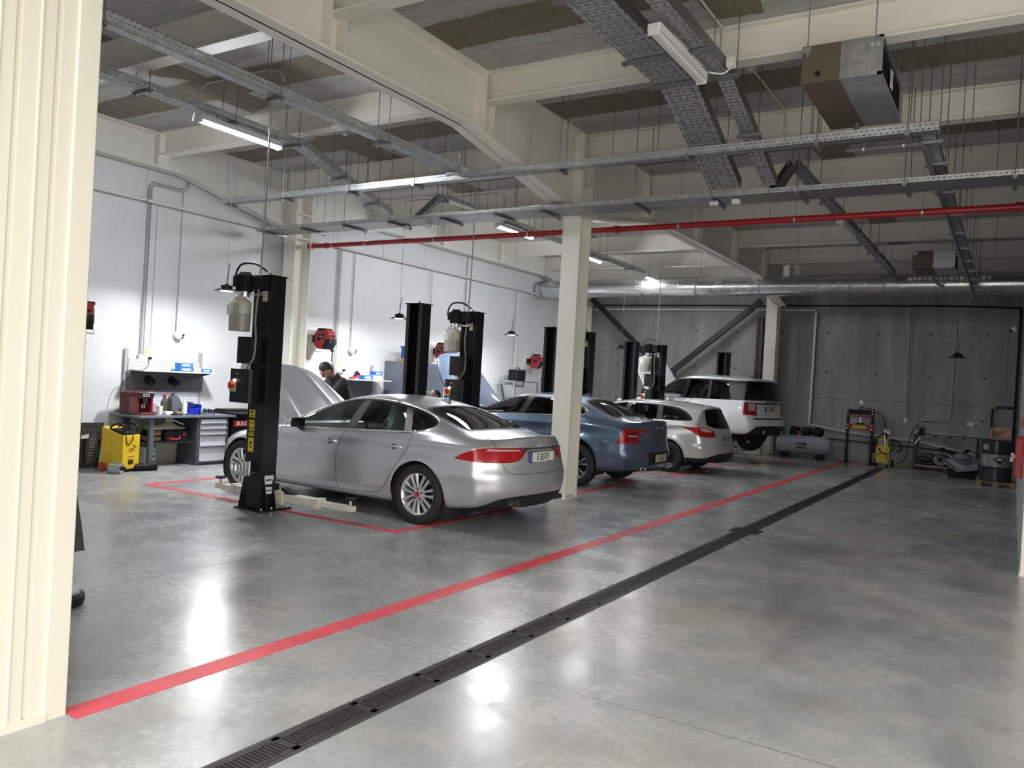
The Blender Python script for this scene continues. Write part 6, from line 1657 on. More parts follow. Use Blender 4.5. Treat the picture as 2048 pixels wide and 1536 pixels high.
for (x, y) in ((-11.55, 17.9), (-11.1, 17.9), (-11.55, 19.1), (-11.1, 19.1)): MB().box(x-.015, x+.015, y-.015, y+.015, 0, 1.60).build('leg', M_GALV, t)
MB().box(-11.57, -11.08, 17.88, 19.12, 1.58, 1.61).build('top_tray', M_GALV, t); MB().box(-11.57, -11.08, 17.88, 19.12, .5, .52).build('lower_tray', M_GALV, t)
m = MB(); m.prism([(17.95, 1.5), (18.6, 1.5), (18.5, 1.15), (18.1, 1.15)], -11.5, -11.2, 0, frame((0, 0, 0), (0, 1, 0), (0, 0, 1))); m.build('funnel', M_GREYC, t)
MB().box(-11.5, -11.15, 18.0, 18.5, .9, 1.1).build('bin_drawer', M_BLKM, t)
t = thing('tool_box', 'small black box standing on the steel cart', 'box', (-11.35, 18.42, 1.611)); MB().box(-.15, .15, -.22, .22, 0, .30).build('box_body', M_BLKM, t, bevel=.03); MB().tube(smooth_path([(0, -.1, .30), (0, -.08, .345), (0, .08, .345), (0, .1, .30)], 4), .012).build('handle', M_BLKM, t)
m = MB(); m.tube(smooth_path([(-11.60, 14.95, 1.62), (-11.3, 15.2, 1.45), (-11.2, 15.05, 1.32), (-11.3, 14.9, 1.30)], 8), .012); tag(m.build('air_line', M_CABLE), 'thin black hose looping off the wall beyond the grey cabinet', 'hose')
# dark pedestal machine half hidden behind the near cream wall
t = thing('tyre_machine', 'dark floor machine half hidden behind the near cream wall', 'machine', (-5.30, 2.90, 0), .3)
m = MB(); m.lathe([(0, 0), (.20, 0), (.215, .02), (.215, .06), (.20, .075), (0, .08)], n=32); m.build('base', M_BLKM, t)
m = MB(); m.lathe([(.14, .08), (.19, .08), (.18, .095), (.05, .11), (.045, .40)], n=28); m.build('trim_ring', M_GALVD, t)
m = MB(); m.prism([(-.14, .38), (.16, .35), (.13, .50), (.08, .70), (-.14, .70)], -.12, .12, 0, frame((0, 0, 0), (1, 0, 0), (0, 0, 1))); m.build('head', mat('dark_grey_plastic', (.055, .057, .06), .5), t, bevel=.02)
t = thing('floor_jack', 'black and orange trolley jack on the floor, half hidden by the cream wall', 'jack', (-10.45, 5.70, 0), .2)
m = MB(); m.box(-.2, .2, -.1, .1, .04, .13); m.build('frame', M_BLKM, t, bevel=.01); m = MB(); m.cyl((.16, -.12, .05), (.16, .12, .05), .05, n=16); m.cyl((-.16, -.12, .04), (-.16, .12, .04), .04, n=16); m.build('wheels', M_GALVD, t); MB().box(-.1, .19, -.09, .09, .13, .19).build('cover', mat('jack_orange', (.55, .10, .02), .45), t, bevel=.01)
# ------------------------------------------------------------------ trays, lamps and pipes under the ceiling
def perf_mat(name, kind, col=(.50, .52, .53), rough=.38, metal=.8):
    """galvanised sheet with punched slots; local X runs along the tray"""
    q = NT(name); x, y, z = q.sep(q.mapping())[:3]
    def slots(u, v, pu, lu, pv, lv, stag):
        row = q.math('FLOOR', q.math('MULTIPLY', v, 1/pv))
        off = q.math('MULTIPLY', q.math('MODULO', q.math('ABSOLUTE', row), 2.0), stag)
        fu = q.math('ABSOLUTE', q.math('SUBTRACT', q.math('FRACT', q.math('ADD', q.math('MULTIPLY', u, 1/pu), off)), .5))
        fv = q.math('ABSOLUTE', q.math('SUBTRACT', q.math('FRACT', q.math('MULTIPLY', v, 1/pv)), .5))
        return q.math('MULTIPLY', q.math('LESS_THAN', fu, lu/2), q.math('LESS_THAN', fv, lv/2))
    if kind == 'side2': hole = slots(x, z, .05, .56, .038, .26, .5)
    elif kind == 'side1': hole = slots(x, z, .05, .50, .06, .16, 0)
    elif kind == 'bottom': hole = slots(x, y, .05, .55, .032, .26, .5)
    else:   # embossed wide tray: pairs of stamped letter-like ribs
        lx = q.math('ABSOLUTE', q.math('SUBTRACT', q.math('FRACT', q.math('MULTIPLY', x, 1/.25)), .5)); ay = q.math('ABSOLUTE', y)
        fr1 = q.math('MULTIPLY', q.math('LESS_THAN', q.math('ABSOLUTE', q.math('SUBTRACT', lx, .40)), .022), q.math('LESS_THAN', ay, .135))
        fr2 = q.math('MULTIPLY', q.math('LESS_THAN', q.math('ABSOLUTE', q.math('SUBTRACT', ay, .13)), .006), q.math('LESS_THAN', lx, .40))
        d1 = q.math('MULTIPLY', q.math('LESS_THAN', q.math('ABSOLUTE', q.math('SUBTRACT', lx, .24)), .03), slots(x, y, 9.0, 2.0, .07, .62, 0)); d2 = q.math('MULTIPLY', q.math('LESS_THAN', lx, .27), q.math('LESS_THAN', q.math('ABSOLUTE', q.math('SUBTRACT', q.math('FRACT', q.math('MULTIPLY', ay, 1/.07)), .5)), .10))
        d3 = q.math('MULTIPLY', q.math('LESS_THAN', lx, .035), q.math('LESS_THAN', ay, .10))
        hole = q.math('MINIMUM', q.math('ADD', q.math('ADD', q.math('MAXIMUM', fr1, fr2), q.math('MAXIMUM', d1, q.math('MULTIPLY', d2, q.math('GREATER_THAN', lx, .12)))), d3), 1.0)
    n = q.noise(q.mapping(), 12, 3); c = q.ramp(n, [(.3, tuple(k*.80 for k in col)), (.7, tuple(min(1, k*1.15) for k in col))])
    q.l(c, q.b.inputs['Base Color']); q.b.inputs['Metallic'].default_value = metal; q.b.inputs['Roughness'].default_value = rough
    if kind == 'emboss':
        q.bump(hole, .9, .02)
        q.l(q.mix(q.math('MULTIPLY', hole, .75), c, (.06, .062, .065)), q.b.inputs['Base Color'])
    else:
        tr = q.n('ShaderNodeBsdfTransparent'); mx = q.n('ShaderNodeMixShader'); q.l(hole, mx.inputs[0]); q.l(q.b.outputs[0], mx.inputs[1]); q.l(tr.outputs[0], mx.inputs[2]); q.l(mx.outputs[0], q.out.inputs['Surface'])
    return q.m
M_S2 = perf_mat('tray_side_double_slots', 'side2', (.50, .52, .53), .42, .7); M_S1 = perf_mat('tray_side_slots', 'side1', (.50, .52, .53), .42, .7); M_BT = perf_mat('tray_bottom_slots', 'bottom', (.40, .415, .42)); M_EM = perf_mat('tray_embossed', 'emboss', (.40, .41, .41), .45, .5)
M_ROD = mat('threaded_rod', (.22, .23, .235), .45, metal=.8); M_STRUT = mat('strut_channel', (.27, .28, .285), .4, metal=.8)
def tray_run(t, pts, w, h, mb_mat, side_mat, name='tray'):
    """straight pieces between pts; each is a child with its own local X along the run"""
    for a, b in zip(pts[:-1], pts[1:]):
        a, b = Vector(a), Vector(b); d = b-a; L = d.length
        M = frame(a, d, (0, 0, 1).__class__((0, 0, 1)) if False else Vector((0, 0, 1)).cross(d))
        m = MB()
        m.box(0, L, -w/2, w/2, 0, .0025, 0)
        for sg in (-1, 1):
            y0, y1 = sorted((sg*w/2, sg*(w/2-.002))); m.box(0, L, y0, y1, 0, h, 1)
            y0, y1 = sorted((sg*w/2, sg*(w/2-.014))); m.box(0, L, y0, y1, h-.002, h, 2)
        o = m.build(name, [mb_mat, side_mat, M_GALV], t); o.matrix_local = M
def hanger(t, p, along, w, z1=ZC, strut=True, drop=.02, rods=2, ext=.05):
    """threaded rods and a cross strut under a tray at p (tray bottom)"""
    a = Vector(along).normalized(); c = Vector((0, 0, 1)).cross(a); p = Vector(p)
    if strut:
        m = MB(); m.bar(p-c*(w/2+ext)+Vector((0, 0, -drop)), p+c*(w/2+ext)+Vector((0, 0, -drop)), .041, .03); m.build('bracket', M_STRUT, t)
    for sg in ((-1, 1) if rods == 2 else (1,)):
        q = p+c*(sg*(w/2+.02)); m = MB(); m.cyl((q.x, q.y, q.z-drop-.04), (q.x, q.y, z1), .005, n=6); m.cyl((q.x, q.y, q.z-drop-.024), (q.x, q.y, q.z-drop-.014), .012, n=6); m.build('threaded_rod', M_ROD, t)
GT = 'perforated cable trays'
t = thing('cable_tray', 'narrow slotted tray running across the hall in front of the column haunch', 'cable tray', (0, 0, 0), 0, GT)
tray_run(t, [(-10.6, 8.22, 4.12), (-.70, 8.22, 4.12)], .12, .085, M_BT, M_S2)
for x in (-10.45, -9.2, -7.9, -6.75, -4.6, -3.05, -1.75, -.95): hanger(t, (x, 8.22, 4.12), (1, 0, 0), .12)
t = thing('cable_tray', 'wide slotted tray across the hall passing just before the top of the cream column', 'cable tray', (0, 0, 0), 0, GT)
tray_run(t, [(-11.3, 9.66, 3.97), (.10, 9.66, 3.97)], .46, .06, M_BT, M_S1)
for x in (-11.1, -10.15, -9.2, -8.25, -7.25, -6.3, -5.55, -4.2, -3.2, -2.2, -1.1, -.1): hanger(t, (x, 9.66, 3.97), (1, 0, 0), .46, rods=2)
t = thing('cable_tray', 'narrow slotted tray high along the left of the cream girder, ending at a cross tray', 'cable tray', (0, 0, 0), 0, GT)
tray_run(t, [(-5.94, 2.2, 4.14), (-5.94, 8.15, 4.14)], .12, .10, M_BT, M_S2)
for y in (2.45, 3.4, 5.1, 6.6, 7.9): hanger(t, (-5.94, y, 4.14), (0, 1, 0), .12)
t = thing('cable_tray', 'long slotted tray with lit lamp beneath, bending down at the left bay', 'cable tray', (0, 0, 0), 0, GT)
tray_run(t, [(-8.25, 2.2, 4.58), (-8.25, 7.55, 4.58), (-8.25, 9.35, 4.04)], .22, .08, M_EM, M_S1); tray_run(t, [(-8.18, 9.95, 4.04), (-8.15, 10.55, 4.56), (-8.25, 19.3, 4.56)], .16, .07, M_BT, M_S1)
for y in (3.2, 4.3, 5.25, 6.4, 7.4): hanger(t, (-8.25, y, 4.58), (0, 1, 0), .22)
for y in (8.3, 9.0): hanger(t, (-8.25, y, 4.58-.3*(y-7.55)), (0, 1, 0), .22)
for y in (10.7, 11.9, 13.9, 15.4, 16.9, 18.4): hanger(t, (-8.25, y, 4.56), (0, 1, 0), .16)
t = thing('cable_tray', 'broad embossed tray at the top centre, sloping down beyond the white lamp', 'cable tray', (0, 0, 0), 0, GT)
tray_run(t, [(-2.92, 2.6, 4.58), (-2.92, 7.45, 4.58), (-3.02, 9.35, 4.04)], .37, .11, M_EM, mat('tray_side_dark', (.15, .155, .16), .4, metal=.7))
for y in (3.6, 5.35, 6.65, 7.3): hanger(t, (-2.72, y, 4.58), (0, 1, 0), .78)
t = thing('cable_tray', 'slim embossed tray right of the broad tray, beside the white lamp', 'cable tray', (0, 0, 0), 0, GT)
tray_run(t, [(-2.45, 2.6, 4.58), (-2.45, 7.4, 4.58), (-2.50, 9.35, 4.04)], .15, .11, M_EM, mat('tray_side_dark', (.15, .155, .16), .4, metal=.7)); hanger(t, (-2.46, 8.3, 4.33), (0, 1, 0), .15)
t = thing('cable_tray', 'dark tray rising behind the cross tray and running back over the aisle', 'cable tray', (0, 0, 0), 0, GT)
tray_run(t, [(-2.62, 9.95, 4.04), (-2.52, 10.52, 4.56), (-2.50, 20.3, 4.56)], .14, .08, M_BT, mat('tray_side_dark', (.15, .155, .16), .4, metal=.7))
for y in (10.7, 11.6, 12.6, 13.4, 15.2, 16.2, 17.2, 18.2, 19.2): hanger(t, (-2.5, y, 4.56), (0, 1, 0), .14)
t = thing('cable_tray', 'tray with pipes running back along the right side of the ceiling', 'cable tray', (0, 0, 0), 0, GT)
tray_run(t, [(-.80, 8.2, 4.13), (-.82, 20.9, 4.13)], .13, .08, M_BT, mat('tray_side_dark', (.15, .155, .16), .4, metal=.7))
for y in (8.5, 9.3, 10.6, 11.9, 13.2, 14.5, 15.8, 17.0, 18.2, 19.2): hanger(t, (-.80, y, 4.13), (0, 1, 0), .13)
# small junction boxes on the wide tray
for k, (x, y, lb) in enumerate(((-3.21, 9.55, 'small white box under the wide cross tray, nearer the column'), (-2.94, 9.55, 'small white box under the wide cross tray, farther from the column'), (-8.2, 9.75, 'small white box under the wide cross tray in the left bay'), (-7.75, 9.75, 'second white box under the wide cross tray in the left bay'))):
    t = thing('junction_box', lb, 'junction box', (x, y, 3.90), 0, 'white junction boxes'); MB().cbox((0, 0, .025), (.09, .07, .055)).build('box_body', M_WHITE, t, bevel=.006); MB().cyl((.045, 0, .02), (.06, 0, .02), .012, n=8).build('gland', M_WHITE, t)
t = thing('junction_box', 'white box on the tray at the end of the unlit near lamp', 'junction box', (-2.32, 7.15, 4.62), 0, 'white junction boxes'); MB().cbox((0, 0, 0), (.07, .08, .09)).build('box_body', M_WHITE, t, bevel=.006); MB().tube(smooth_path([(0, 0, -.04), (-.06, -.03, -.1), (-.18, -.06, -.08)], 5), .008).build('cable', M_WHITE, t)

M_TUBE = mat('lamp_tube_lit', (.9, .92, .95), .4, emit=(.93, .97, 1.0), estr=TUBE_STRENGTH); M_TUBEOFF = mat('lamp_tube_off', (.70, .68, .66), .35)
def linear_lamp(label, x, y0, y1, z, lit):
    t = thing('linear_lamp', label, 'lamp', (x, (y0+y1)/2, z), 0, 'linear lamps on the trays'); L = y1-y0
    MB().box(-.056, .056, -L/2, L/2, .034, .07).box(-.056, -.050, -L/2, L/2, .008, .036).box(.050, .056, -L/2, L/2, .008, .036).build('housing', M_WHITE, t)
    m = MB(); m.prism([(-.045, .035), (-.043, .0), (-.028, -.018), (0, -.022), (.028, -.018), (.043, 0), (.045, .035)], -L/2+.012, L/2-.012, 0, frame((0, 0, 0), (1, 0, 0), (0, 0, 1))); m.build('diffuser', M_TUBE if lit else M_TUBEOFF, t)
    for s in (-1, 1):
        m = MB(); m.box(-.05, .05, s*L/2-.014, s*L/2+.014, -.026, .068); m.build('end_cap', M_WHITE, t, bevel=.008); MB().box(-.01, .01, s*L*.3-.01, s*L*.3+.01, .06, .13).build('clip', M_GALV, t)
linear_lamp('lit linear lamp nearest the camera, under the left tray', -8.20, 5.95, 7.15, 4.46, True)
linear_lamp('lit linear lamp seen just left of the cream column', -8.22, 12.35, 13.6, 4.45, True)
linear_lamp('lit linear lamp seen just right of the cream column', -8.22, 15.5, 16.7, 4.45, True)
linear_lamp('farthest lit linear lamp, above the round duct', -8.15, 19.2, 20.4, 4.45, True)
linear_lamp('unlit white linear lamp on the broad tray at the top', -2.57, 5.95, 7.1, 4.47, False)
linear_lamp('unlit white linear lamp far down the aisle tray', -2.52, 13.75, 14.95, 4.47, False)
M_REFL = mat('lamp_reflector', (.06, .06, .065), .3, metal=.6); M_LED = mat('led_lit', (.9, .9, .9), .4, emit=(.97, .98, 1.0), estr=9.0); M_LEDOFF = mat('led_off', (.10, .10, .10), .4)
def pendant(label, x, y, z, ztop, lit):
    t = thing('pendant_lamp', label, 'lamp', (x, y, z), 0, 'round hanging lamps'); S_ = 1.15
    m = MB(); m.lathe([(.06, .04), (.10, .035), (.165, .0), (.168, -.004), (.16, -.004), (.10, .012), (.06, .016)], n=36); m.v = [(a*S_, b*S_, c) for a, b, c in m.v]; m.build('reflector', M_REFL, t)
    m = MB(); m.cyl((0, 0, .03), (0, 0, .085), .07, n=24); m.cyl((0, 0, .085), (0, 0, .11), .03, n=12)
    for i in range(24):
        a = 2*PI*i/24; m.bar((.055*math.cos(a), .055*math.sin(a), .06), (.085*math.cos(a), .085*math.sin(a), .06), .005, .055)
    m.build('heat_sink', M_BLKM, t)
    m = MB(); m.lathe([(0, .010), (.09, .010), (.098, .004)], n=28)
    for i in range(12):
        a = 2*PI*i/12; m.cyl((.075*math.cos(a), .075*math.sin(a), .010), (.075*math.cos(a), .075*math.sin(a), -.002), .012, n=8)
    m.build('led_ring', M_LED if lit else M_LEDOFF, t)
    m = MB(); m.tube([(0, 0, .10), (.015, 0, .22), (.03, .01, .42)], .006, m=0); m.tube([(.02*math.sin(k*1.3)*.15, 0, .12+(ztop-z-.12)*k/24) for k in range(25)], .0045, m=1, n=6); m.tube([(0, 0, .10), (0, .012, .13), (0, 0, .15)], .005, m=0); m.build('suspension', [M_CABLE, mat('grey_cable', (.28, .275, .26), .5)], t)
    if lit:
        ld = bpy.data.lights.new('high_bay_light', 'AREA'); ld.shape = 'DISK'; ld.size = .22; ld.energy = BAY_POWER; ld.color = (.97, .985, 1.0)
        lo = bpy.data.objects.new('high_bay_light', ld); COL.objects.link(lo); lo.parent = t; lo.location = (0, 0, -.012)
pendant('lit round lamp hanging in front of the first workbench', -10.2, 8.03, 2.74, ZC, True)
pendant('lit round lamp hanging left of the plain lift post', -10.2, 12.08, 2.70, ZC, True)
pendant('lit round lamp hanging just left of the cream column', -10.25, 16.28, 2.70, ZC, True)
pendant('round lamp hanging before the concrete wall beside the far lift posts', -9.35, 20.65, 2.67, ZC, False)
pendant('dark unlit round lamp hanging at the right before the concrete wall', -1.08, 20.0, 2.66, ZC, False)

# red fire main
t = thing('fire_pipe', 'red fire main running straight across the hall behind the column', 'pipe')
MB().cyl((-11.32, 10.74, 3.925), (.12, 10.74, 3.925), .041, n=20).build('pipe', M_REDP, t)
for x in (-10.9, -5.05, -.06): MB().cyl((x-.035, 10.74, 3.925), (x+.035, 10.74, 3.925), .055, n=20).build('coupling', M_REDP, t)
MB().cyl((-11.33, 10.74, 3.925), (-11.31, 10.74, 3.925), .075, n=20).build('wall_flange', M_REDP, t)
for x in (-10.75, -9.95, -8.4, -6.55, -4.09, -2.52, -1.04):
    m = MB(); m.lathe([(.043, -.012), (.049, -.012), (.049, .012), (.043, .012)], n=18, M=T(x, 10.74, 3.925) @ RY(PI/2)); m.cyl((x, 10.74, 3.97), (x, 10.74, ZC), .005, n=6); m.build('pipe_hanger', M_GALV, t)
# spiral duct
q = NT('spiral_duct_steel'); x_, y_, z_ = q.sep(q.mapping())[:3]
f_ = q.math('ABSOLUTE', q.math('SUBTRACT', q.math('FRACT', q.math('MULTIPLY', x_, 1/.105)), .5)); q.b.inputs['Metallic'].default_value = .9
q.l(q.ramp(q.noise(q.mapping(), 9, 3), [(.3, (.55, .57, .58)), (.7, (.72, .74, .75))]), q.b.inputs['Base Color']); q.l(q.ramp(q.noise(q.mapping(), 3, 3), [(.3, (.18, .18, .18)), (.7, (.30, .30, .30))]), q.b.inputs['Roughness']); q.bump(q.math('LESS_THAN', f_, .06), .5, .01)
t = thing('air_duct', 'large round spiral duct crossing the hall before the concrete wall', 'duct')
m = MB(); m.cyl((-11.62, 19.8, 4.24), (.12, 19.8, 4.24), .235, n=40); m.build('duct_pipe', q.m, t)
for x in (-11.45, -10.3, -8.4, -6.95, -5.35, -3.3, -2.6, -1.4): m = MB(); m.lathe([(.236, -.02), (.243, -.02), (.243, .02), (.236, .02)], n=36, M=T(x, 19.8, 4.24) @ RY(PI/2)); m.build('joint_ring', M_GALVD, t)
for x in (-10.2, -8.3, -6.9, -5.2, -3.2, -1.3): m = MB(); m.cyl((x, 19.8, 4.47), (x, 19.8, ZC), .005, n=6); m.build('threaded_rod', M_ROD, t)
m = MB()
for i in range(16): m.box(-2.1+.1*i, -2.02+.1*i, 19.50, 19.545, 4.30, 4.37, i % 2)
m.build('supply_grille', [M_GALV, M_GALVD], t)
# air-conditioning cassettes
def fan_coil(label, x0, x1, y0, y1, z0, z1, tagp):
    t = thing('fan_coil_unit', label, 'air unit', (0, 0, 0), 0, 'ceiling fan coil units'); xm = x0+(x1-x0)*.52
    MB().box(x0, xm, y0, y1, z0, z1).build('insulated_half', mat('brown_insulation', (.115, .085, .060), .6), t, bevel=.004)
    m = MB(); m.box(xm, x1, y0, y1, z0, z1)
    for k in range(5): m.cyl((xm+.06+.0*k, y0+.1+.25*k, z0-.004), (xm+.06, y0+.1+.25*k, z0), .008, n=6)
    m.build('steel_half', M_GALV, t, bevel=.003)
    m = MB(); m.box(x1, x1+.04, y0, y0+.02, z0, z1); m.box(x1, x1+.04, y1-.02, y1, z0, z1); m.box(x1, x1+.04, y0, y1, z0, z0+.02); m.box(x1, x1+.04, y0, y1, z1-.02, z1); m.build('duct_collar', M_GALV, t)
    m = MB(); m.box(x1+.001, x1+.006, y0+.02, y1-.02, z0+.02, z1-.02)
    for k in range(24): yk = y0+.04+(y1-y0-.08)*k/24; m.box(x1+.006, x1+.02, yk, yk+.008, z0+.03, z1-.03)
    m.build('coil_face', M_BLKM, t)
    MB().cyl((xm-.18, y0-.012, z0+.07), (xm-.18, y0, z0+.07), .022, n=14).build('cable_grommet', M_BLKM, t)
    for x in (x0+.05, x1-.02):
        for y in (y0-.02, y1+.02):
            m = MB(); m.cyl((x, y, z1-.12), (x, y, ZC), .006, n=6); m.cbox((x, y, z1-.05), (.07, .04, .05)); m.build('hanger', M_GALV, t)
    if tagp: m = MB(); m.cbox((x1+.045, y0+.55, z0+.13), (.002, .16, .16), 0, RX(.1)); m.cbox((x1+.0465, y0+.53, z0+.15), (.001, .10, .012), 1); m.cbox((x1+.0465, y0+.55, z0+.12), (.001, .11, .012), 1); m.build('paper_tag', [M_WHITE, M_BLKM], t)
    m = MB(); m.tube(smooth_path([(xm-.05, y1-.15, z0), (xm-.04, y1-.15, z0-.12), (xm+.05, y1-.25, z0-.22), (xm+.15, y1-.25, z0-.26)], 5), .028); m.build('drain_hose', mat('grey_insulation', (.12, .12, .125), .7), t)
fan_coil('boxy ceiling air unit, half brown and half bare steel, at the top right', -1.74, -1.12, 7.33, 8.72, 4.40, 4.73, True)
fan_coil('smaller dark ceiling air unit above the round duct at the right', -1.82, -1.12, 17.5, 18.5, 4.26, 4.60, False)
t = thing('insulated_pipe', 'grey insulated pipe slung under the cross tray at the right', 'pipe')
MB().tube([(-1.5, 8.34, 4.06), (-.86, 8.34, 4.06), (-.84, 8.5, 4.06), (-.84, 20.5, 4.04)], .022, n=10).build('pipe', mat('grey_insulation', (.12, .12, .125), .7), t)
for x in (-1.35, -1.0): m = MB(); m.lathe([(.023, -.01), (.03, -.01), (.03, .01), (.023, .01)], n=14, M=T(x, 8.34, 4.06) @ RY(PI/2)); m.cyl((x, 8.34, 4.08), (x, 8.34, 4.13), .004, n=6); m.build('pipe_clip', M_GALV, t)
# smoke detectors and ceiling conduits
for x, y, lb in ((-2.56, 8.58, 'white smoke detector on the ceiling right of the broad tray'), (-8.53, 8.65, 'white smoke detector on the ceiling in the left bay'), (-2.62, 19.6, 'white smoke detector far back over the aisle')):
    t = thing('smoke_detector', lb, 'smoke detector', (x, y, ZC), 0, 'smoke detectors'); MB().lathe([(.05, 0), (.055, -.012), (.055, -.02), (.0, -.02)], n=24).build('base', M_WHITE, t); MB().lathe([(.045, -.02), (.04, -.045), (.025, -.055), (0, -.055)], n=24).build('sensor', M_WHITE, t)
def pipe_thing(name, label, pts, r, m_, clips=(), cat='conduit', grp=None, smooth=False):
    t = thing(name, label, cat, (0, 0, 0), 0, grp); MB().tube(smooth_path(pts, 4) if smooth else pts, r, n=10).build('tube', m_, t)
    for c in clips: MB().cbox(c, (.03, .03, .03)).build('clip', M_GREYC if m_ is not M_WHITE else M_WHITE, t, bevel=.004)
    return t
M_CREAMC = mat('cream_conduit', (.60, .56, .46), .5)
pipe_thing('conduit', 'cream conduit on the ceiling and over the beam right of the broad tray', [(-2.55, 3.0, 5.13), (-2.55, 7.52, 5.13), (-2.55, 7.54, 4.80), (-2.55, 7.56, 4.72)], .012, M_CREAMC)
pipe_thing('conduit', 'grey conduit along the ceiling beyond the smoke detector', [(-2.56, 8.65, 5.13), (-2.55, 10.05, 5.13), (-2.55, 10.07, 4.80)], .012, M_CREAMC)
pipe_thing('conduit', 'bent grey conduit on the ceiling above the near lit lamp', [(-8.9, 6.35, 4.66), (-8.85, 6.4, 5.05), (-8.7, 6.4, 5.12), (-7.6, 6.4, 5.12), (-7.45, 6.45, 5.10), (-7.42, 6.5, 4.98)], .014, M_GREYC)
pipe_thing('conduit', 'cream conduit wrapping down the girder haunch beside the stiffener', [(-5.25, 8.62, 5.0), (-5.25, 8.62, 4.42), (-5.27, 8.62, 4.30), (-5.55, 8.62, 4.28)], .014, M_CREAMC)
pipe_thing('conduit', 'thin bent pipes framing the peak of the left tray', [(-9.1, 10.75, 4.62), (-7.2, 10.75, 4.62), (-7.05, 10.75, 4.58), (-7.03, 10.75, 4.1)], .011, M_GREYC)
# conduits and pipes along the left wall
M_WPIPE = mat('white_pipe', (.66, .66, .64), .35)
t = thing('water_pipe', 'long white pipe running along the whole left wall', 'pipe')
MB().cyl((-11.60, 2.1, 4.12), (-11.60, 10.2, 4.12), .024, n=12).build('pipe', M_WPIPE, t); MB().tube([(-11.60, 10.85, 4.10), (-11.60, 22.0, 4.10), (-11.52, 22.4, 4.10)], .024, n=12).build('pipe', M_WPIPE, t)
for y in (4.1, 5.8, 7.55, 9.3, 11.7, 13.1, 14.5, 16.0, 17.5, 19.0): m = MB(); m.lathe([(.025, -.012), (.032, -.012), (.032, .012), (.025, .012)], n=12, M=T(-11.60, y, 4.11) @ RX(PI/2)); m.cyl((-11.60, y, 4.13), (-11.60, y, 4.66), .004, n=6); m.build('pipe_hanger', M_GALV, t)
pipe_thing('conduit', 'pair of grey conduits dropping to the socket above the first workbench', [(-11.66, 7.63, 1.70), (-11.66, 7.63, 4.36), (-11.66, 7.68, 4.44), (-11.66, 8.20, 4.44), (-11.66, 8.28, 4.50), (-11.66, 8.30, 4.9)], .014, M_GREYC, [(-11.67, 7.63, 2.4), (-11.67, 7.63, 3.1), (-11.67, 7.63, 3.8)])
pipe_thing('conduit', 'second grey conduit of the pair above the first workbench', [(-11.66, 7.67, 1.70), (-11.66, 7.67, 4.34), (-11.66, 7.71, 4.40), (-11.66, 8.24, 4.40), (-11.66, 8.33, 4.48), (-11.66, 8.34, 4.9)], .012, M_GREYC)
pipe_thing('conduit', 'thin grey conduit dropping to the dome camera above the first workbench', [(-11.67, 8.24, 2.12), (-11.67, 8.24, 4.38)], .009, M_GREYC, [(-11.67, 8.24, 2.6), (-11.67, 8.24, 3.4)])
pipe_thing('conduit', 'thin cable line left of the camera drop over the first workbench', [(-11.68, 7.80, 1.80), (-11.68, 7.80, 4.1)], .004, M_GREYC)
pipe_thing('conduit', 'grey conduit dropping behind the mechanic to the second shelf', [(-11.66, 11.86, 1.72), (-11.66, 11.86, 4.08)], .014, M_GREYC, [(-11.67, 11.86, 2.4), (-11.67, 11.86, 3.2)])
pipe_thing('conduit', 'second conduit close beside the one dropping behind the mechanic', [(-11.66, 11.91, 1.72), (-11.66, 11.91, 4.08)], .010, M_GREYC)
pipe_thing('conduit', 'thin conduit dropping to the dome camera above the mechanic', [(-11.67, 12.32, 2.10), (-11.67, 12.32, 4.08)], .009, M_GREYC, [(-11.67, 12.32, 2.5), (-11.67, 12.32, 3.3)])
pipe_thing('water_pipe', 'white pipe dropping beside the wall column, with a red lever', [(-11.62, 10.96, 4.10), (-11.62, 10.96, 1.75)], .022, M_WPIPE, [(-11.64, 10.96, 2.4), (-11.64, 10.96, 3.3)], cat='pipe')
tag(MB().bar((-11.60, 10.98, 1.84), (-11.60, 11.14, 1.82), .02, .018).cyl((-11.62, 10.96, 1.80), (-11.62, 10.96, 1.88), .032, n=12).build('pipe_valve', mat('cap_red', (.5, .02, .03), .4)), 'red lever valve low on the white pipe beside the wall column', 'valve')
pipe_thing('water_pipe', 'white pipe dropping beyond the grey cabinet toward the hose reel', [(-11.62, 14.88, 4.10), (-11.62, 14.88, 1.7)], .020, M_WPIPE, [(-11.64, 14.88, 2.5)], cat='pipe')
pipe_thing('water_pipe', 'white pipe dropping left of the far hose reel', [(-11.62, 18.70, 4.10), (-11.62, 18.70, 1.75)], .022, M_WPIPE, [(-11.64, 18.70, 2.5), (-11.64, 18.70, 3.3)], cat='pipe')
for y, lb in ((16.3, 'pair of dark conduits dropping behind the second lift pump'),): pipe_thing('conduit', lb, [(-11.66, y, 2.2), (-11.66, y, 4.9)], .014, M_GREYC)
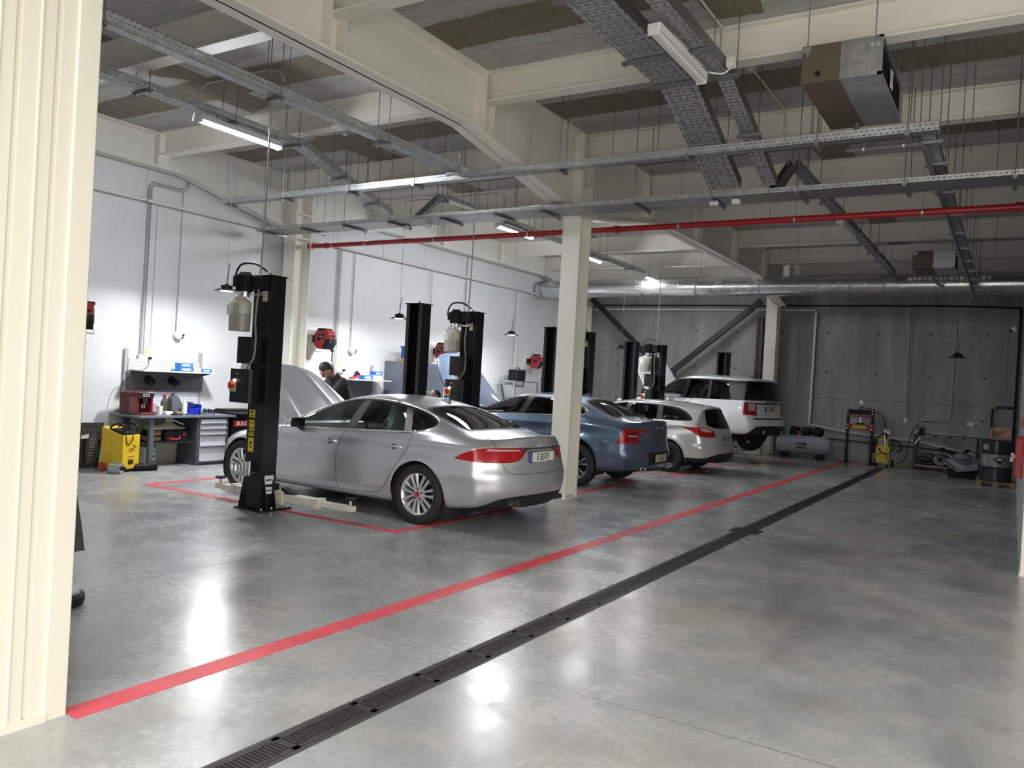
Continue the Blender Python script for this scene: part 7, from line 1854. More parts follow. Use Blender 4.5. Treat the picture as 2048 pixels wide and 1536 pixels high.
# loose threaded rods left hanging from the slab
k = 0
for x, y, z in ((-4.15, 8.6, 4.35), (-3.75, 9.0, 4.45), (-.55, 8.9, 4.2), (-.50, 9.4, 4.2), (-.30, 10.9, 4.2), (-1.9, 8.9, 4.4), (-2.0, 9.1, 4.35), (-6.6, 8.4, 4.3), (-7.1, 8.8, 4.3), (-7.6, 10.6, 4.3), (-6.9, 10.9, 4.3), (-9.4, 9.0, 4.2), (-9.9, 9.2, 4.2), (-10.6, 9.1, 4.3), (-6.3, 5.3, 4.3), (-6.9, 6.1, 4.3), (-4.6, 12.9, 4.4), (-3.6, 13.6, 4.4), (-7.6, 14.2, 4.4), (-6.9, 16.0, 4.4), (-5.9, 11.6, 4.3), (-6.6, 12.2, 4.3), (-.4, 16.3, 4.3), (-3.9, 17.0, 4.4)):
    o = MB().cyl((x, y, z), (x, y, ZC), .0045, n=6).build('threaded_rod', M_ROD); tag(o, 'bare threaded rod hanging free from the concrete slab', 'rod', 'loose threaded rods')
# ------------------------------------------------------------------ along the concrete wall
YW = YB
pipe_thing('water_pipe', 'white pipe along the concrete wall turning down right of the far column', [(-11.3, YW-.05, 3.98), (-4.66, YW-.05, 3.97), (-4.61, YW-.05, 3.93), (-4.63, YW-.05, .92)], .032, M_WPIPE, [(-9.5, YW-.04, 3.98), (-8.2, YW-.04, 3.98), (-6.9, YW-.04, 3.98), (-4.62, YW-.04, 2.9), (-4.63, YW-.04, 1.9)], cat='pipe')
pipe_thing('water_pipe', 'sloping white pipe low on the concrete wall behind press and frame', [(-4.63, YW-.06, .88), (-3.7, YW-.06, .75), (-2.06, YW-.06, .66), (-.65, YW-.06, .42)], .026, M_WPIPE, [(-3.0, YW-.05, .72)], cat='pipe')
pipe_thing('dark_pipe', 'dark pipe along the top of the concrete wall', [(-11.2, YW-.05, 4.10), (-1.5, YW-.05, 4.07), (.06, YW-.05, 4.02)], .022, M_BLKM, cat='pipe')
pipe_thing('dark_pipe', 'dark pipe low along the concrete wall behind compressor and press', [(-5.2, YW-.05, .56), (-2.9, YW-.05, .52), (-.6, YW-.05, .46)], .018, mat('dusty_steel', (.05, .048, .045), .6), [(-3.2, YW-.04, .53), (-1.6, YW-.04, .49)], cat='pipe')
pipe_thing('dark_pipe', 'black standpipe in the right corner of the concrete wall', [(.05, YW-.06, 4.0), (.04, YW-.06, .5)], .03, M_BLKM, [(.04, YW-.04, 3.4), (.04, YW-.04, 2.3)], cat='pipe')
pipe_thing('conduit', 'thin conduit on the concrete wall just right of the far column', [(-5.03, YW-.02, 3.95), (-5.05, YW-.02, 1.2)], .010, M_GREYC, [(-5.03, YW-.02, 3.0), (-5.04, YW-.02, 2.2)])
pipe_thing('conduit', 'grey conduits dropping to the square box on the concrete wall', [(-2.34, YW-.02, 4.2), (-2.31, YW-.02, 1.22)], .011, M_GREYC, [(-2.33, YW-.02, 3.2), (-2.32, YW-.02, 2.2)])
pipe_thing('conduit', 'second conduit beside the drop to the square box', [(-2.27, YW-.02, 4.2), (-2.25, YW-.02, 1.22)], .008, M_GREYC)
pipe_thing('conduit', 'grey conduit dropping behind the unlit lamp and turning toward the plug socket', [(-1.28, YW-.02, 4.2), (-1.30, YW-.02, 1.28), (-1.34, YW-.02, 1.22), (-1.72, YW-.02, 1.20)], .011, M_GREYC, [(-1.28, YW-.02, 3.0), (-1.29, YW-.02, 2.0)])
pipe_thing('conduit', 'thin conduit between the two sockets on the concrete wall', [(-1.70, YW-.02, 1.17), (-.98, YW-.02, 1.17)], .008, M_GREYC)
def bsocket(label, x, z, w, h, n, plugs=()):
    t = thing('wall_socket', label, 'socket', (x, YW, z), -PI/2, 'white sockets and boxes')
    MB().box(0, .05, -w/2, w/2, -h/2, h/2).build('housing', M_WHITE, t, bevel=.006)
    if n:
        m = MB()
        for i in range(n): m.cyl((.05, -w/2+w*(i+.5)/n, 0), (.055, -w/2+w*(i+.5)/n, 0), .03, n=16)
        m.build('outlet', mat('outlet_grey', (.5, .5, .5), .4), t)
    for p in plugs: MB().cyl((.05, p, 0), (.095, p, 0), .03, n=14).build('plug', M_BLKM, t)
bsocket('small square white box on the concrete wall left of the yellow machine', -2.30, 1.17, .09, .11, 0); bsocket('double socket with two black plugs on the concrete wall', -1.83, 1.17, .16, .09, 2, (-.04, .04)); bsocket('white socket on the concrete wall left of the oil drum', -.86, 1.17, .17, .10, 2)
for x, lb in ((-1.83, 'small white disc above the double plug socket'), (-.86, 'small white disc above the socket by the drum')): tag(MB().ball((x, YW-.01, 1.27), (.03, .012, .012), 12, 8).build('wall_disc', M_WHITE), lb, 'disc')
t = thing('wall_tap', 'brass and blue valve on a dark riser at the right of the concrete wall', 'valve')
MB().tube([(-.42, YW-.06, 1.0), (-.42, YW-.06, 1.55), (-.40, YW-.06, 1.62), (.03, YW-.06, 1.63)], .02).build('pipe', M_BLKM, t); MB().cbox((-.22, YW-.08, 1.64), (.10, .06, .07)).build('valve_body', mat('valve_blue', (.03, .06, .16), .4), t, bevel=.01); m = MB(); m.cyl((-.12, YW-.06, 1.6), (-.12, YW-.06, 1.70), .014, n=8); m.cyl((-.42, YW-.06, 1.6), (-.36, YW-.06, 1.65), .03, n=10); m.build('brass_fitting', mat('brass', (.35, .25, .10), .35, metal=.9), t)
t = thing('alarm_bell', 'small red alarm bell beside the far column', 'alarm bell', (-6.03, YW, 3.16)); MB().lathe([(.045, 0), (.055, .02), (.05, .05), (0, .06)], n=20, M=RX(PI/2)).build('bell', mat('cap_red', (.5, .02, .03), .4), t)
# compressor
def compressor():
    t = thing('air_compressor', 'white tank air compressor on wheels against the concrete wall', 'compressor', (-4.60, 21.95, 0), 0)
    MT = mat('tank_pale_blue', (.40, .42, .50), .35, coat=.2)
    m = MB(); m.lathe([(0, -.70), (.10, -.695), (.18, -.66), (.215, -.58), (.22, -.52), (.22, .52), (.215, .58), (.18, .66), (.10, .695), (0, .70)], n=36, M=T(0, 0, .36) @ RY(PI/2)); tk = m.build('tank', MT, t)
    m = MB(); m.box(-.45, .52, -.12, .12, .56, .585); m.box(-.45, .52, -.13, -.12, .545, .60); m.build('deck_plate', MT, t)
    for x in (-.25, .05, .33): m = MB(); m.cyl((x-.09, 0, .71), (x+.10, 0, .71), .12, n=20); m.box(x-.1, x+.08, -.10, .10, .59, .70); m.ball((x+.11, 0, .71), (.05, .09, .09), 12, 8); m.build('pump_head', M_BLKM, t, bevel=.006)
    m = MB(); m.cyl((-.12, -.1, .58), (-.12, -.1, .70), .02, n=10); m.cyl((-.12, -.1, .64), (-.12, -.1, .72), .028, n=10, m=1); m.build('pressure_switch', [mat('brass', (.35, .25, .1)), mat('switch_red', (.55, .03, .02))], t)
    for x in (-.48, .42):
        for y in (-.20, .20):
            m = MB(); m.lathe([(0, -.02), (.05, -.02), (.085, -.016), (.085, .016), (.05, .02), (0, .02)], n=24, M=T(x, y, .085) @ RX(PI/2)); m.build('wheel', M_BLKM, t); MB().cbox((x, y*.8, .155), (.06, .03, .07)).build('wheel_bracket', MT, t)
    Mf = frame((-.02, -.2235, .385), (1, 0, 0), (0, .0, 1)); text('lettering', 'HBM', .12, mat('letter_navy', (.01, .015, .05), .5), tk, Mf, .001, bold=.0012, sx=1.15)
    m = MB(); m.M = Mf; m.box(-.12, .12, -.085, -.07, 0, .006, 0); m.box(-.12, .12, -.115, -.10, -.002, .005, 1); m.box(-.12, .12, -.100, -.0875, -.001, .0052, 0); m.build('logo_bars', [mat('letter_navy', (.01, .015, .05), .5), mat('letter_red', (.4, .02, .02), .5)], tk)
compressor()
# shop press
t = thing('hydraulic_press', 'black and red workshop press with gauge on top, at the concrete wall', 'press', (-3.28, 22.1, 0), 0)
for sx in (-1, 1): m = MB(); m.box(sx*.29-.03, sx*.29+.03, -.03, .03, 0, 1.38); m.build('upright', M_BLKM, t); m = MB(); m.box(sx*.29-.03, sx*.29+.03, -.28, .28, 0, .03); m.build('foot', M_BLKM, t)
m = MB(); m.box(-.32, .32, -.06, -.03, 1.25, 1.37); m.box(-.32, .32, .03, .06, 1.25, 1.37); m.build('top_beam', M_BLKM, t)
m = MB(); m.box(-.30, .30, -.055, .055, 1.18, 1.23, 0); m.cyl((0, 0, 1.23), (0, 0, 1.45), .035, n=14); m.build('ram_bracket', mat('press_red', (.25, .012, .018), .4), t); m = MB(); m.cyl((0, 0, 1.0), (0, 0, 1.2), .022, n=12); m.build('ram', M_CHROME, t)
m = MB(); m.box(-.33, .33, -.08, -.05, .86, 1.0); m.box(-.33, .33, .05, .08, .86, 1.0); m.build('table', mat('press_red', (.25, .012, .018), .4), t, bevel=.004); MB().box(-.17, .17, -.086, -.081, .89, .97).build('name_plate', mat('plate_yellow', (.45, .36, .02), .45), t)
for sx in (-1, 1):
    for z in (.88, .98, 1.28, 1.35): MB().cyl((sx*.29, -.10, z), (sx*.29, -.03, z), .017, n=8).build('bolt', M_CHROME, t)
MB().box(-.10, .10, -.06, .06, 1.0, 1.03).build('press_plate', M_BLKM, t)
m = MB(); m.cyl((0, -.02, 1.56), (0, .02, 1.56), .055, n=24, m=0); m.cyl((0, -.024, 1.56), (0, -.021, 1.56), .048, n=24, m=1); m.cyl((0, 0, 1.45), (0, 0, 1.52), .012, n=8, m=0); m.build('gauge', [M_CHROME, M_WHITE], t)
m = MB(); m.tube(smooth_path([(.03, 0, 1.42), (.25, -.02, 1.40), (.50, -.04, 1.25), (.58, -.04, .98), (.50, -.02, .76), (.42, 0, .68)], 8), .010); m.build('hose', M_CABLE, t); MB().box(.34, .50, -.05, .05, .60, .66).cyl((.36, -.03, .3), (.36, -.03, .62), .03, n=10).cyl((.46, -.03, .66), (.46, -.03, .74), .02, n=8).build('hand_pump', M_BLKM, t)
# yellow machine
t = thing('welding_unit', 'yellow wheeled machine with cables between press and steel frame', 'machine', (-2.66, 21.75, 0), 0)
m = MB(); m.prism([(-.15, .10), (.15, .10), (.15, .70), (-.11, .70), (-.15, .66)], -.15, .15, 0, frame((0, 0, 0), (0, 1, 0), (0, 0, 1)) @ Matrix.Identity(4)); cs = m.build('case', mat('machine_yellow', (.62, .41, .008), .35), t, bevel=.008)
MB().box(-.10, .09, -.157, -.150, .54, .67).build('display_panel', mat('panel_blue_grey', (.16, .22, .30), .4), t); m = MB(); m.box(-.145, -.115, -.158, -.15, .50, .69); m.box(.12, .145, -.158, -.15, .50, .69); m.box(-.10, -.05, -.16, -.15, .41, .46); m.cyl((.09, -.16, .44), (.09, -.15, .44), .014, n=10); m.build('black_fittings', M_BLKM, t)
for x in (-.12, .12): m = MB(); m.cyl((x-.015, -.1, .045), (x+.015, -.1, .045), .045, n=14); m.build('front_caster', M_BLKM, t)
for x in (-.2, .2): m = MB(); m.cyl((x-.02, .14, .09), (x+.02, .14, .09), .09, n=20); m.build('rear_wheel', M_BLKM, t)
m = MB(); m.tube(smooth_path([(-.09, -.17, .43), (.05, -.20, .34), (.20, -.16, .40), (.24, -.1, .55), (.18, .0, .68)], 6), .012); m.tube(smooth_path([(-.14, -.16, .30), (.05, -.17, .36), (.10, -.16, .22), (.16, -.16, .12)], 6), .008); m.tube(smooth_path([(.15, 0, .68), (.35, .05, .62), (.40, .02, .45), (.3, 0, .40)], 6), .018); m.build('cables', M_CABLE, t)
m = MB(); m.bar((.05, -.1, .70), (.06, -.12, .84), .03, .03); m.bar((.03, -.165, .80), (.06, -.165, .52), .025, .02, 1); m.box(-.02, .10, -.14, -.04, .78, .82); m.build('spot_gun', [M_BLKM, M_CHROME], t)
for i, (x, z) in enumerate(((.02, .90), (.10, .86))): m = MB(); m.cyl((x, -.12, z), (x, -.10, z), .038, n=20); m.cyl((x, -.1, z-.06), (x, -.09, z), .01, n=6); m.build('gauge', M_WHITE, t)
m = MB(); m.tube(smooth_path([(-1.95, 22.5, 1.13), (-2.1, 22.3, .9), (-2.15, 22.0, .5), (-2.2, 21.8, .2), (-2.45, 21.75, .06)], 8), .010); tag(m.build('power_cord', M_CABLE), 'black cord from the double socket down to the yellow machine', 'cord')
# steel frame with car parts
t = thing('parts_rack', 'dark steel frame full of car parts between yellow machine and oil drum', 'rack', (0, 0, 0))
M_FR = mat('frame_dark_steel', (.03, .028, .025), .5, metal=.4)
for x in (-1.98, -.66):
    for y in (21.75, 22.45): MB().box(x-.025, x+.025, y-.025, y+.025, 0, .86).build('leg', M_FR, t)
for y in (21.75, 22.45): MB().box(-2.0, -.64, y-.02, y+.02, .82, .86).build('top_rail', M_FR, t)
for y in (21.75, 22.45): MB().box(-2.0, -.64, y-.02, y+.02, .10, .14).build('lower_rail', mat('frame_pale_edge', (.22, .20, .16), .5), t)
MB().box(-2.0, -.64, 21.75, 22.45, .12, .13).build('lower_shelf', M_FR, t); MB().bar((-1.98, 21.74, .62), (-1.86, 21.74, .82), .04, .02).build('brace', M_GALV, t)
m = MB()
for k in range(4): m.box(-1.80+.30*k, -1.58+.30*k, 21.72, 21.745, .838, .858)
m.build('peeling_strips', mat('peeled_white', (.45, .43, .38), .7), t)
MB().cbox((-1.42, 22.05, .90), (.66, .05, .03)).build('loose_bar', M_GREYC, t)
t = thing('bench_vice', 'black vice mounted on the corner of the steel frame', 'vice', (-1.86, 21.95, .862)); MB().box(-.07, .07, -.09, .09, 0, .06).build('base', M_BLKM, t, bevel=.01); MB().box(-.05, .05, -.12, .12, .06, .15).build('jaw', M_BLKM, t, bevel=.01); MB().box(-.10, .10, -.03, .03, .15, .17).build('top_plate', M_BLKM, t)
rr_ = random.Random(11)
LB = ['dark gearbox lump at the left end of the steel frame', 'dull metal flywheel standing in the steel frame', 'dark drive shaft bundle in the middle of the steel frame', 'black suspension arm lying over the parts in the frame', 'dark engine bracket right of the flywheel', 'black exhaust box at the back of the steel frame']
m = MB(); m.ball((0, 0, .13), (.20, .16, .13), 14, 9); m.box(-.1, .12, -.12, .1, .02, .28); m.cyl((-.15, 0, .15), (.18, 0, .18), .09, n=14); o = m.build('gearbox', mat('oily_metal', (.045, .042, .04), .45, metal=.5, var=.6, vscale=12), bevel=.01); o.location = (-1.72, 22.1, .13); tag(o, LB[0], 'car part', 'car parts in the steel frame')
m = MB(); m.lathe([(.04, -.02), (.12, -.025), (.15, -.015), (.15, .015), (.12, .025), (.04, .02)], n=28, M=RX(1.3)); m.ball((.1, .1, -.02), (.1, .08, .1), 12, 8); o = m.build('flywheel', mat('dull_metal', (.12, .115, .11), .4, metal=.7)); o.location = (-1.42, 22.0, .28); tag(o, LB[1], 'car part', 'car parts in the steel frame')
m = MB(); m.cyl((-.35, 0, 0), (.3, .05, .12), .03, n=10); m.cyl((-.3, .1, .02), (.35, -.05, .02), .025, n=10); m.ball((.3, 0, .1), .07, 10, 8); m.ball((-.3, .1, .02), .06, 10, 8); o = m.build('drive_shaft', mat('oily_metal', (.045, .042, .04))); o.location = (-1.2, 22.1, .20); tag(o, LB[2], 'car part', 'car parts in the steel frame')
m = MB(); m.bar((-.25, 0, .1), (.15, .05, -.02), .10, .05); m.bar((.15, .05, -.02), (.3, -.1, .15), .07, .05); m.cyl((-.25, -.05, .1), (-.25, .05, .1), .06, n=12); o = m.build('suspension_arm', M_BLKM, bevel=.008); o.location = (-1.15, 22.15, .42); tag(o, LB[3], 'car part', 'car parts in the steel frame')
m = MB(); m.box(-.12, .12, -.1, .1, 0, .16); m.bar((-.1, -.1, .1), (.15, -.05, .24), .06, .05); o = m.build('engine_bracket', mat('oily_metal', (.045, .042, .04)), bevel=.02); o.location = (-1.0, 21.95, .13); tag(o, LB[4], 'car part', 'car parts in the steel frame')
m = MB(); m.cyl((-.25, 0, .12), (.25, 0, .12), .12, n=20); m.cyl((.25, 0, .12), (.4, 0, .14), .03, n=10); o = m.build('exhaust_box', M_BLKM); o.location = (-1.25, 22.32, .14); tag(o, LB[5], 'car part', 'car parts in the steel frame')
t = thing('bumper_panel', 'pale grey broken bumper panel poking out of the frame beside the drum', 'car part', (-.92, 20.55, 0), .1)
m = MB(); pr_ = [(-.30, .46), (.26, .30), (.26, .24), (-.10, .20), (-.32, .40)]
m.add([(-.36, 0, .34), (-.08, -.25, .16), (.32, -.10, .22), (.32, .0, .42), (-.30, .25, .40), (-.10, .05, .24)], [(0, 1, 5), (1, 2, 5), (2, 3, 5), (3, 4, 5), (4, 0, 5)]); o = m.build('lower_panel', mat('bumper_grey', (.24, .25, .265), .45), t); md = o.modifiers.new('thick', 'SOLIDIFY'); md.thickness = .012
m = MB(); m.tube(smooth_path([(-.26, -.02, .50), (-.12, -.14, .40), (.10, -.16, .36), (.34, -.06, .44)], 6), [.03]*19, n=8); m.ball((.02, .05, .46), (.20, .14, .10), 14, 8); m.build('upper_panel', mat('bumper_grey2', (.15, .16, .175), .45), t)
m = MB(); m.box(-.25, .30, -.05, .12, 0, .20); m.build('support', M_BLKM, t)
# drum on its pallet
t = thing('pallet', 'low wooden pallet under the oil drum', 'pallet', (-.23, 19.55, 0))
for y in (-.30, -.1, .1, .3): MB().box(-.36, .36, y-.07, y+.07, .085, .10).build('deck_board', M_WOODR, t)
for x in (-.30, 0, .30): MB().box(x-.05, x+.05, -.37, .37, 0, .085).build('bearer', M_WOODR, t)
def drum():
    t = thing('oil_drum', 'black oil drum with grey middle band and shield badge, on the pallet', 'drum', (-.24, 19.55, .1005), 0)
    R_ = .285; H = .84
    def seg(z0, z1, rib=False): return [(R_, z0), (R_, z1)]
    m = MB(); MK = mat('drum_black', (.012, .013, .018), .3, coat=.2); MS = mat('drum_grey_band', (.20, .205, .21), .38, metal=.3)
    for a, b, mi in ((0, .30, 0), (.30, .56, 1), (.56, H, 0)):
        prof = [(R_, a)]
        if mi != 1: prof += [(R_, b-.03), (R_+.008, b-.02), (R_, b-.01)] if a == 0 else [(R_, a+.02), (R_+.008, a+.03), (R_, a+.04)]
        prof += [(R_, b)]; m.lathe(prof, n=44, m=mi)
    m.lathe([(R_, H), (R_+.008, H+.008), (R_-.005, H+.012), (R_-.012, H-.008), (0, H-.008)], n=44, m=0); m.lathe([(R_+.008, .0), (R_+.008, .012), (R_, .02)], n=44)
    b = m.build('body', [MK, MS], t)
    a0 = -PI/2+.22
    Mq = lambda ang, z: frame((R_*math.cos(ang)*1.003, R_*math.sin(ang)*1.003, z), (-math.sin(ang), math.cos(ang), 0), (0, 0, 1))
    m = MB(); m.prism(chaikin([(-.10, .055), (.10, .055), (.095, -.005), (0, -.075), (-.095, -.005)], 1), -.006, .004, 0, Mq(a0, .44)); m.build('shield_badge', M_BLKM, t)
    text('lettering', 'MOL', .062, mat('label_letter', (.75, .74, .72), .4), t, Mq(a0, .455) @ T(0, 0, .0045), .0008, shear=.25, bold=.003)
    for ang, z, w_, h_ in ((-PI/2-.75, .70, .13, .11), (-PI/2-.72, .43, .12, .13)): m = MB(); m.box(-w_/2, w_/2, -h_/2, h_/2, -.008, .003); m.M = None; o = m.build('paper_label', mat('label_dull', (.22, .22, .21), .6), t); o.matrix_local = Mq(ang, z)
drum()
t = thing('cardboard_box', 'open brown cardboard box on top of the oil drum', 'box', (-.19, 19.6, .953), .1)
m = MB(); m.box(-.17, .17, -.17, .17, 0, .012); m.box(-.17, .17, .16, .17, 0, .24); m.box(-.17, -.16, -.17, .17, 0, .22); m.box(.16, .17, -.17, .17, 0, .24); m.box(-.17, .17, -.17, -.16, 0, .05); m.build('box_body', mat('cardboard', (.40, .26, .19), .75), t)
m = MB(); m.add([(-.16, -.15, .06), (.16, -.15, .06), (.165, .15, .27), (-.12, .15, .25)], [(0, 1, 2, 3)]); m.bar((-.1, -.14, .07), (.15, .14, .26), .01, .01, 1); o = m.build('flap', [mat('cardboard_pale', (.50, .33, .26), .75), mat('cardboard', (.4, .26, .19))], t); md = o.modifiers.new('thick', 'SOLIDIFY'); md.thickness = .006
t = thing('hydrant_cabinet', 'red fire cabinet with white valve at the right edge of the photo', 'fire cabinet', (0, 0, 0))
MB().box(.055, .13, 10.9, 11.8, .84, 1.30).build('cabinet', mat('cabinet_red', (.48, .03, .04), .4), t, bevel=.008); m = MB(); m.cyl((.02, 11.3, 1.07), (.055, 11.3, 1.07), .022, n=12); m.cbox((.02, 11.3, 1.09), (.03, .09, .03)); m.cyl((.02, 11.3, 1.0), (.02, 11.3, 1.06), .018, n=10); m.build('valve', M_WHITE, t); MB().box(.10, .128, 11.9, 12.05, 1.42, 1.52).build('alarm_button', mat('cabinet_red', (.4, .03, .04), .4), t)
tag(MB().cbox((-2.13, 22.25, .06), (.05, .05, .12)).build('floor_block', mat('pale_timber', (.38, .26, .14), .7), bevel=.004), 'small pale block on the floor at the left foot of the steel frame', 'block')
# ------------------------------------------------------------------ people
def skin(name, pts, edges, radii, m_, parent, root=0, sub=2):
    me = bpy.data.meshes.new(name); me.from_pydata(pts, edges, []); me.materials.append(m_)
    o = bpy.data.objects.new(name, me); COL.objects.link(o); o.parent = parent
    md = o.modifiers.new('skin', 'SKIN'); md.use_smooth_shade = True; md.branch_smoothing = .6
    sv = me.skin_vertices[0].data
    for i, r in enumerate(radii):
        sv[i].radius = r if isinstance(r, tuple) else (r, r); sv[i].use_root = (i == root)
    s2 = o.modifiers.new('smooth', 'SUBSURF'); s2.levels = sub; s2.render_levels = sub
    return o
M_SKIN = mat('skin', (.42, .235, .165), .5); M_HAIR = mat('dark_hair', (.014, .010, .008), .55, bump=.6, bscale=70); M_JKT = mat('black_jacket', (.009, .009, .010), .75, bump=.4, bscale=18); M_TRS = mat('dark_trousers', (.02, .021, .025), .8)
def figure(t, lean, bend_dir_y, armp, jacket, look, nbend=.35, hip=(0, 0, .93), sc=1.0):
    """standing person at the origin facing local +X; leans forward by lean (radians)"""
    c, s = math.cos(lean), math.sin(lean)
    def up(d, side=0.0, fwd=0.0): return (hip[0]+s*d+c*fwd, side, hip[2]+c*d-s*fwd)
    J = [hip, up(.16), up(.33), up(.46), up(.53, 0, .02)]
    E = [(0, 1), (1, 2), (2, 3), (3, 4)]; R_ = [(.12, .09), (.11, .08), (.125, .085), (.09, .065), (.056, .056)]
    h0 = Vector(J[4]); hl = lean+nbend; hd = Vector((math.sin(hl), 0, math.cos(hl)))
    hc = h0+hd*.15
    J += [tuple(h0+hd*.08)]; E += [(4, 5)]; R_ += [.058]
    for sg in (-1, 1):
        n0 = len(J); sh = Vector(up(.43, sg*.17)); el = Vector(armp[0]); wr = Vector(armp[1]); el = Vector((el.x, sg*el.y, el.z)); wr = Vector((wr.x, sg*wr.y, wr.z))
        J += [tuple(sh), tuple(el), tuple(wr), tuple(wr+(wr-el).normalized()*.08)]; R_ += [.062, .046, .032, (.04, .022)]; E += [(3, n0), (n0, n0+1), (n0+1, n0+2), (n0+2, n0+3)]
        n1 = len(J); J += [(hip[0], sg*.10, hip[2]-.08), (hip[0]+.02, sg*.12, .50), (hip[0]-.02, sg*.13, .09), (hip[0]+.12, sg*.15, .04)]; R_ += [.095, .065, .048, (.045, .035)]; E += [(0, n1), (n1, n1+1), (n1+1, n1+2), (n1+2, n1+3)]
    body = skin('body', J, E, R_, M_SKIN, t)
    # head joined to the same figure: skull, jaw, nose, brow, ears as one mesh with its features
    ex = Vector((math.cos(hl), 0, -math.sin(hl))); ez = hd; ey = Vector((0, 1, 0))
    ex2 = ex*math.cos(look)+ey*math.sin(look); ey2 = ez.cross(ex2)
    HM = Matrix(((ex2.x, ey2.x, ez.x, hc.x), (ex2.y, ey2.y, ez.y, hc.y), (ex2.z, ey2.z, ez.z, hc.z), (0, 0, 0, 1)))
    m = MB(); m.M = HM
    nu, nv = 28, 20; vs = []
    for j in range(nv+1):
        ph = -PI/2+PI*j/nv
        for i in range(nu):
            th = 2*PI*i/nu; x = .098*math.cos(ph)*math.cos(th); y = .076*math.cos(ph)*math.sin(th); z = .122*math.sin(ph)
            if z < 0: k = 1+z*1.6; y *= k; x = x*(1+z*.5)+(.012 if x > 0 else -.0)*(-z/.12)
            if x > 0:
                fr = math.exp(-(y/.016)**2); x += .026*fr*math.exp(-((z+.022)/.020)**2)+.012*fr*math.exp(-((z-.006)/.022)**2)
                x += .006*math.exp(-((z-.036)/.012)**2); x -= .010*math.exp(-(((abs(y)-.032)/.014)**2+((z-.014)/.012)**2))
                x += .007*math.exp(-((y/.025)**2+((z+.066)/.010)**2)); x += .010*math.exp(-((y/.03)**2+((z+.105)/.018)**2))
            vs.append((x, y, z))
    fs = [(j*nu+i, j*nu+(i+1) % nu, (j+1)*nu+(i+1) % nu, (j+1)*nu+i) for j in range(nv) for i in range(nu)]; m.add(vs, fs, 0, True)
    for sg in (-1, 1): m.ball((-.005, sg*.078, .0), (.022, .010, .034), 10, 8, 0); m.ball((.082, sg*.032, .014), (.011, .012, .010), 10, 8, 1); m.box(.090, .100, sg*.032-.018, sg*.032+.018, .030, .038, 1)
    m.ball((.088, 0, -.062), (.010, .026, .005), 10, 6, 2)
    m.build('head', [M_SKIN, M_HAIR, mat('lips', (.30, .12, .10), .5)], body)
    m = MB(); m.M = HM; vs = []
    for j in range(9):
        ph = -.55+(PI/2+.55)*j/8
        for i in range(nu):
            th = 2*PI*i/nu; k = 1.06+.06*math.sin(7*th+3*j)*.3; x, y, z = .098*math.cos(ph)*math.cos(th)*k, .080*math.cos(ph)*math.sin(th)*k, .122*math.sin(ph)*1.10+.012
            if math.cos(th) > .1: z = max(z, .065+.02*math.sin(5*th)*.4); x = min(x, .088*math.sqrt(max(.02, 1-(z/.15)**2)))
            elif math.cos(th) > -.30: z = max(z, .012)
            else: z = max(z, -.05)
            vs.append((x-.006, y, z))
    m.add(vs, [(j*nu+i, j*nu+(i+1) % nu, (j+1)*nu+(i+1) % nu, (j+1)*nu+i) for j in range(8) for i in range(nu)], 0, True); m.build('hair', M_HAIR, t)
    m = MB(); m.M = HM; m.ball((.045, 0, -.075), (.052, .058, .040), 14, 8); m.build('beard', mat('beard_stubble', (.09, .055, .04), .7), t) if nbend > .4 else None
    # jacket over torso and arms, trousers over the legs, shoes
    fw = Vector((c, 0, -s)); sdv = Vector((0, 1, 0))
    def rings(m, lv, n=20, cap0=True, cap1=True):
        vs = []
        for cc, a_, b_, f_, g_ in lv: vs += [Vector(cc)+g_*(b_*math.sin(2*PI*k/n))+f_*(a_*math.cos(2*PI*k/n)) for k in range(n)]
        fs = [(q*n+k, q*n+(k+1) % n, q*n+n+(k+1) % n, q*n+n+k) for q in range(len(lv)-1) for k in range(n)]
        if cap0: fs.append(tuple(range(n))[::-1])
        if cap1: fs.append(tuple(range((len(lv)-1)*n, len(lv)*n)))
        m.add(vs, fs, 0, True)
    m = MB()
    rings(m, [(up(d), a_, b_, fw, sdv) for d, a_, b_ in ((-.14, .125, .175), (-.12, .140, .190), (.0, .135, .185), (.12, .130, .175), (.25, .140, .190), (.36, .135, .205), (.43, .120, .190), (.48, .095, .135), (.52, .078, .085), (.565, .074, .074))])
    for n0 in (6, 14):
        sh, el, wr = Vector(J[n0]), Vector(J[n0+1]), Vector(J[n0+2])
        cen = Vector(up(.40)); P_ = [sh*.55+cen*.45, sh, sh*.6+el*.4, el*.85+sh*.15, el, el*.8+wr*.2, el*.3+wr*.7, wr]
        m.tube(smooth_path(P_, 3), [.085, .09, .092, .092, .09, .086, .082, .078, .074, .07, .070, .068, .068, .066, .064, .062, .060, .057, .055, .053, .050, .05][:len(smooth_path(P_, 3))], n=14)
    o = m.build('jacket', jacket, t, sub=1); o.data.materials[0] = jacket
    m = MB()
    vf = Vector((1, 0, 0)); hp = Vector(hip)
    rings(m, [(hp+Vector((.02, 0, .12)), .10, .15, fw, sdv), (hp+Vector((.01, 0, .03)), .13, .175, fw, sdv), (hp+Vector((0, 0, -.06)), .135, .18, vf, sdv), (hp+Vector((0, 0, -.13)), .12, .165, vf, sdv)])
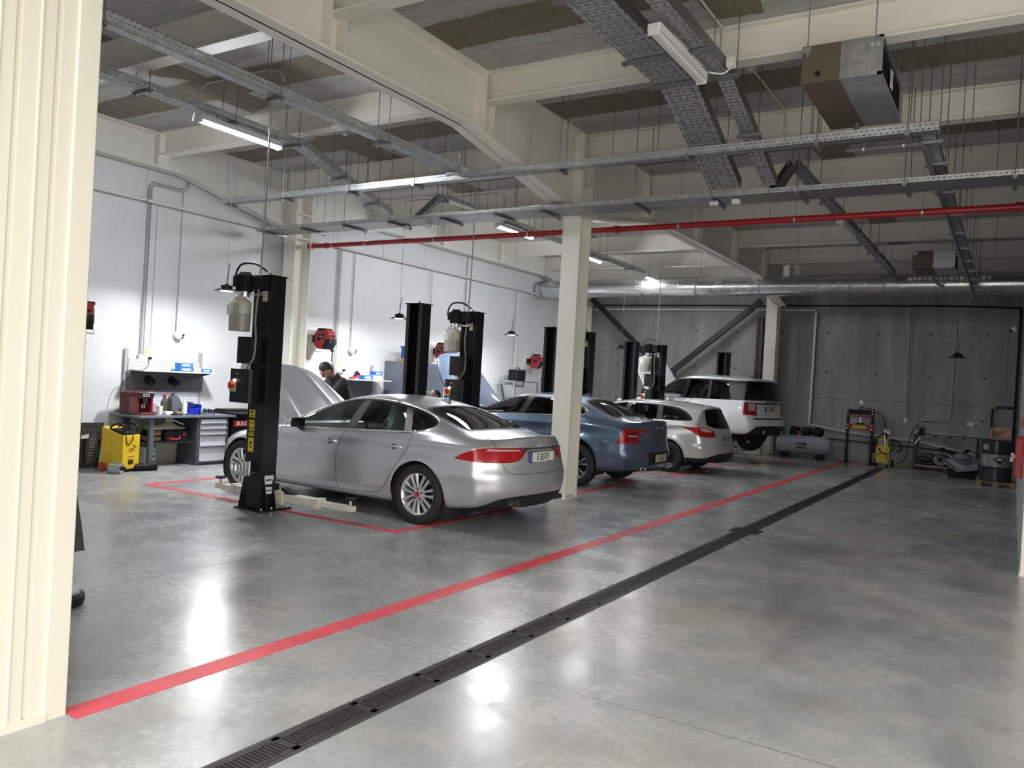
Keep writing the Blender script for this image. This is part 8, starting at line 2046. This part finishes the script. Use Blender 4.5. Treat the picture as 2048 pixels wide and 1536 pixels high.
    for n1 in (10, 18):
        h_, k_, a_ = Vector(J[n1]), Vector(J[n1+1]), Vector(J[n1+2]); sp_ = smooth_path([h_+Vector((0, 0, .05)), h_*.6+k_*.4, k_, k_*.5+a_*.5, a_+Vector((0, 0, -.03))], 4)
        m.tube(sp_, [.098-.036*q/(len(sp_)-1) for q in range(len(sp_))], n=14)
    m.build('trousers', M_TRS, t, sub=1)
    for n1 in (10, 18):
        m = MB(); p = J[n1+2]; m.ball((p[0]+.06, p[1], .05), (.15, .055, .05), 14, 8); m.build('shoe', M_BLKM, t)
    for sg, n0 in ((-1, 6), (1, 14)):   # fingers and thumb, each its own short bent chain rooted in the palm
        w_, h_ = Vector(J[n0+2]), Vector(J[n0+3]); d = (h_-w_).normalized(); sd = d.cross(Vector((0, 0, 1))).normalized()
        pts = []; ed = []; rd = []
        for k, (o_, L) in enumerate(((-.030, .070), (-.010, .080), (.010, .076), (.030, .060), (-.045, .055))):
            b = len(pts); base = h_+sd*o_ if k < 4 else w_+d*.03+sd*sg*.035; dd = d if k < 4 else (d*.6+sd*sg*.8).normalized()
            q = base; pts.append(tuple(q)); rd.append(.009)
            for u, dz in ((.45, -.1), (.35, -.45), (.2, -.8)):
                q = q+(dd+Vector((0, 0, dz))).normalized()*L*u; pts.append(tuple(q)); rd.append(.0085 if u > .3 else .007)
            ed += [(b, b+1), (b+1, b+2), (b+2, b+3)]
        mb = MB()
        for k in range(5): mb.tube(pts[4*k:4*k+4], [.009, .009, .008, .006], n=8)
        mb.build('fingers', M_SKIN, body)
t = thing('person', 'person in black jacket bending over the engine behind the raised silver bonnet', 'person', (-9.12, 9.58, 0), math.radians(-105))
figure(t, .38, 0, ((.42, .26, 1.08), (.62, .16, .98)), M_JKT, -.15, .55)
t.scale = (1.08,)*3
q = NT('camouflage_cloth'); n_ = q.noise(q.mapping(), 11, 2); q.l(q.ramp(n_, [(.42, (.025, .022, .018)), (.45, (.10, .085, .06)), (.56, (.10, .085, .06)), (.60, (.22, .19, .14))]), q.b.inputs['Base Color']); q.b.inputs['Roughness'].default_value = .85
t = thing('person', 'person in camouflage jacket stooping behind the plain lift post', 'person', (-8.90, 11.06, 0), math.radians(88))
figure(t, .82, 0, ((.62, .24, .86), (.78, .16, .80)), q.m, .1, .75)
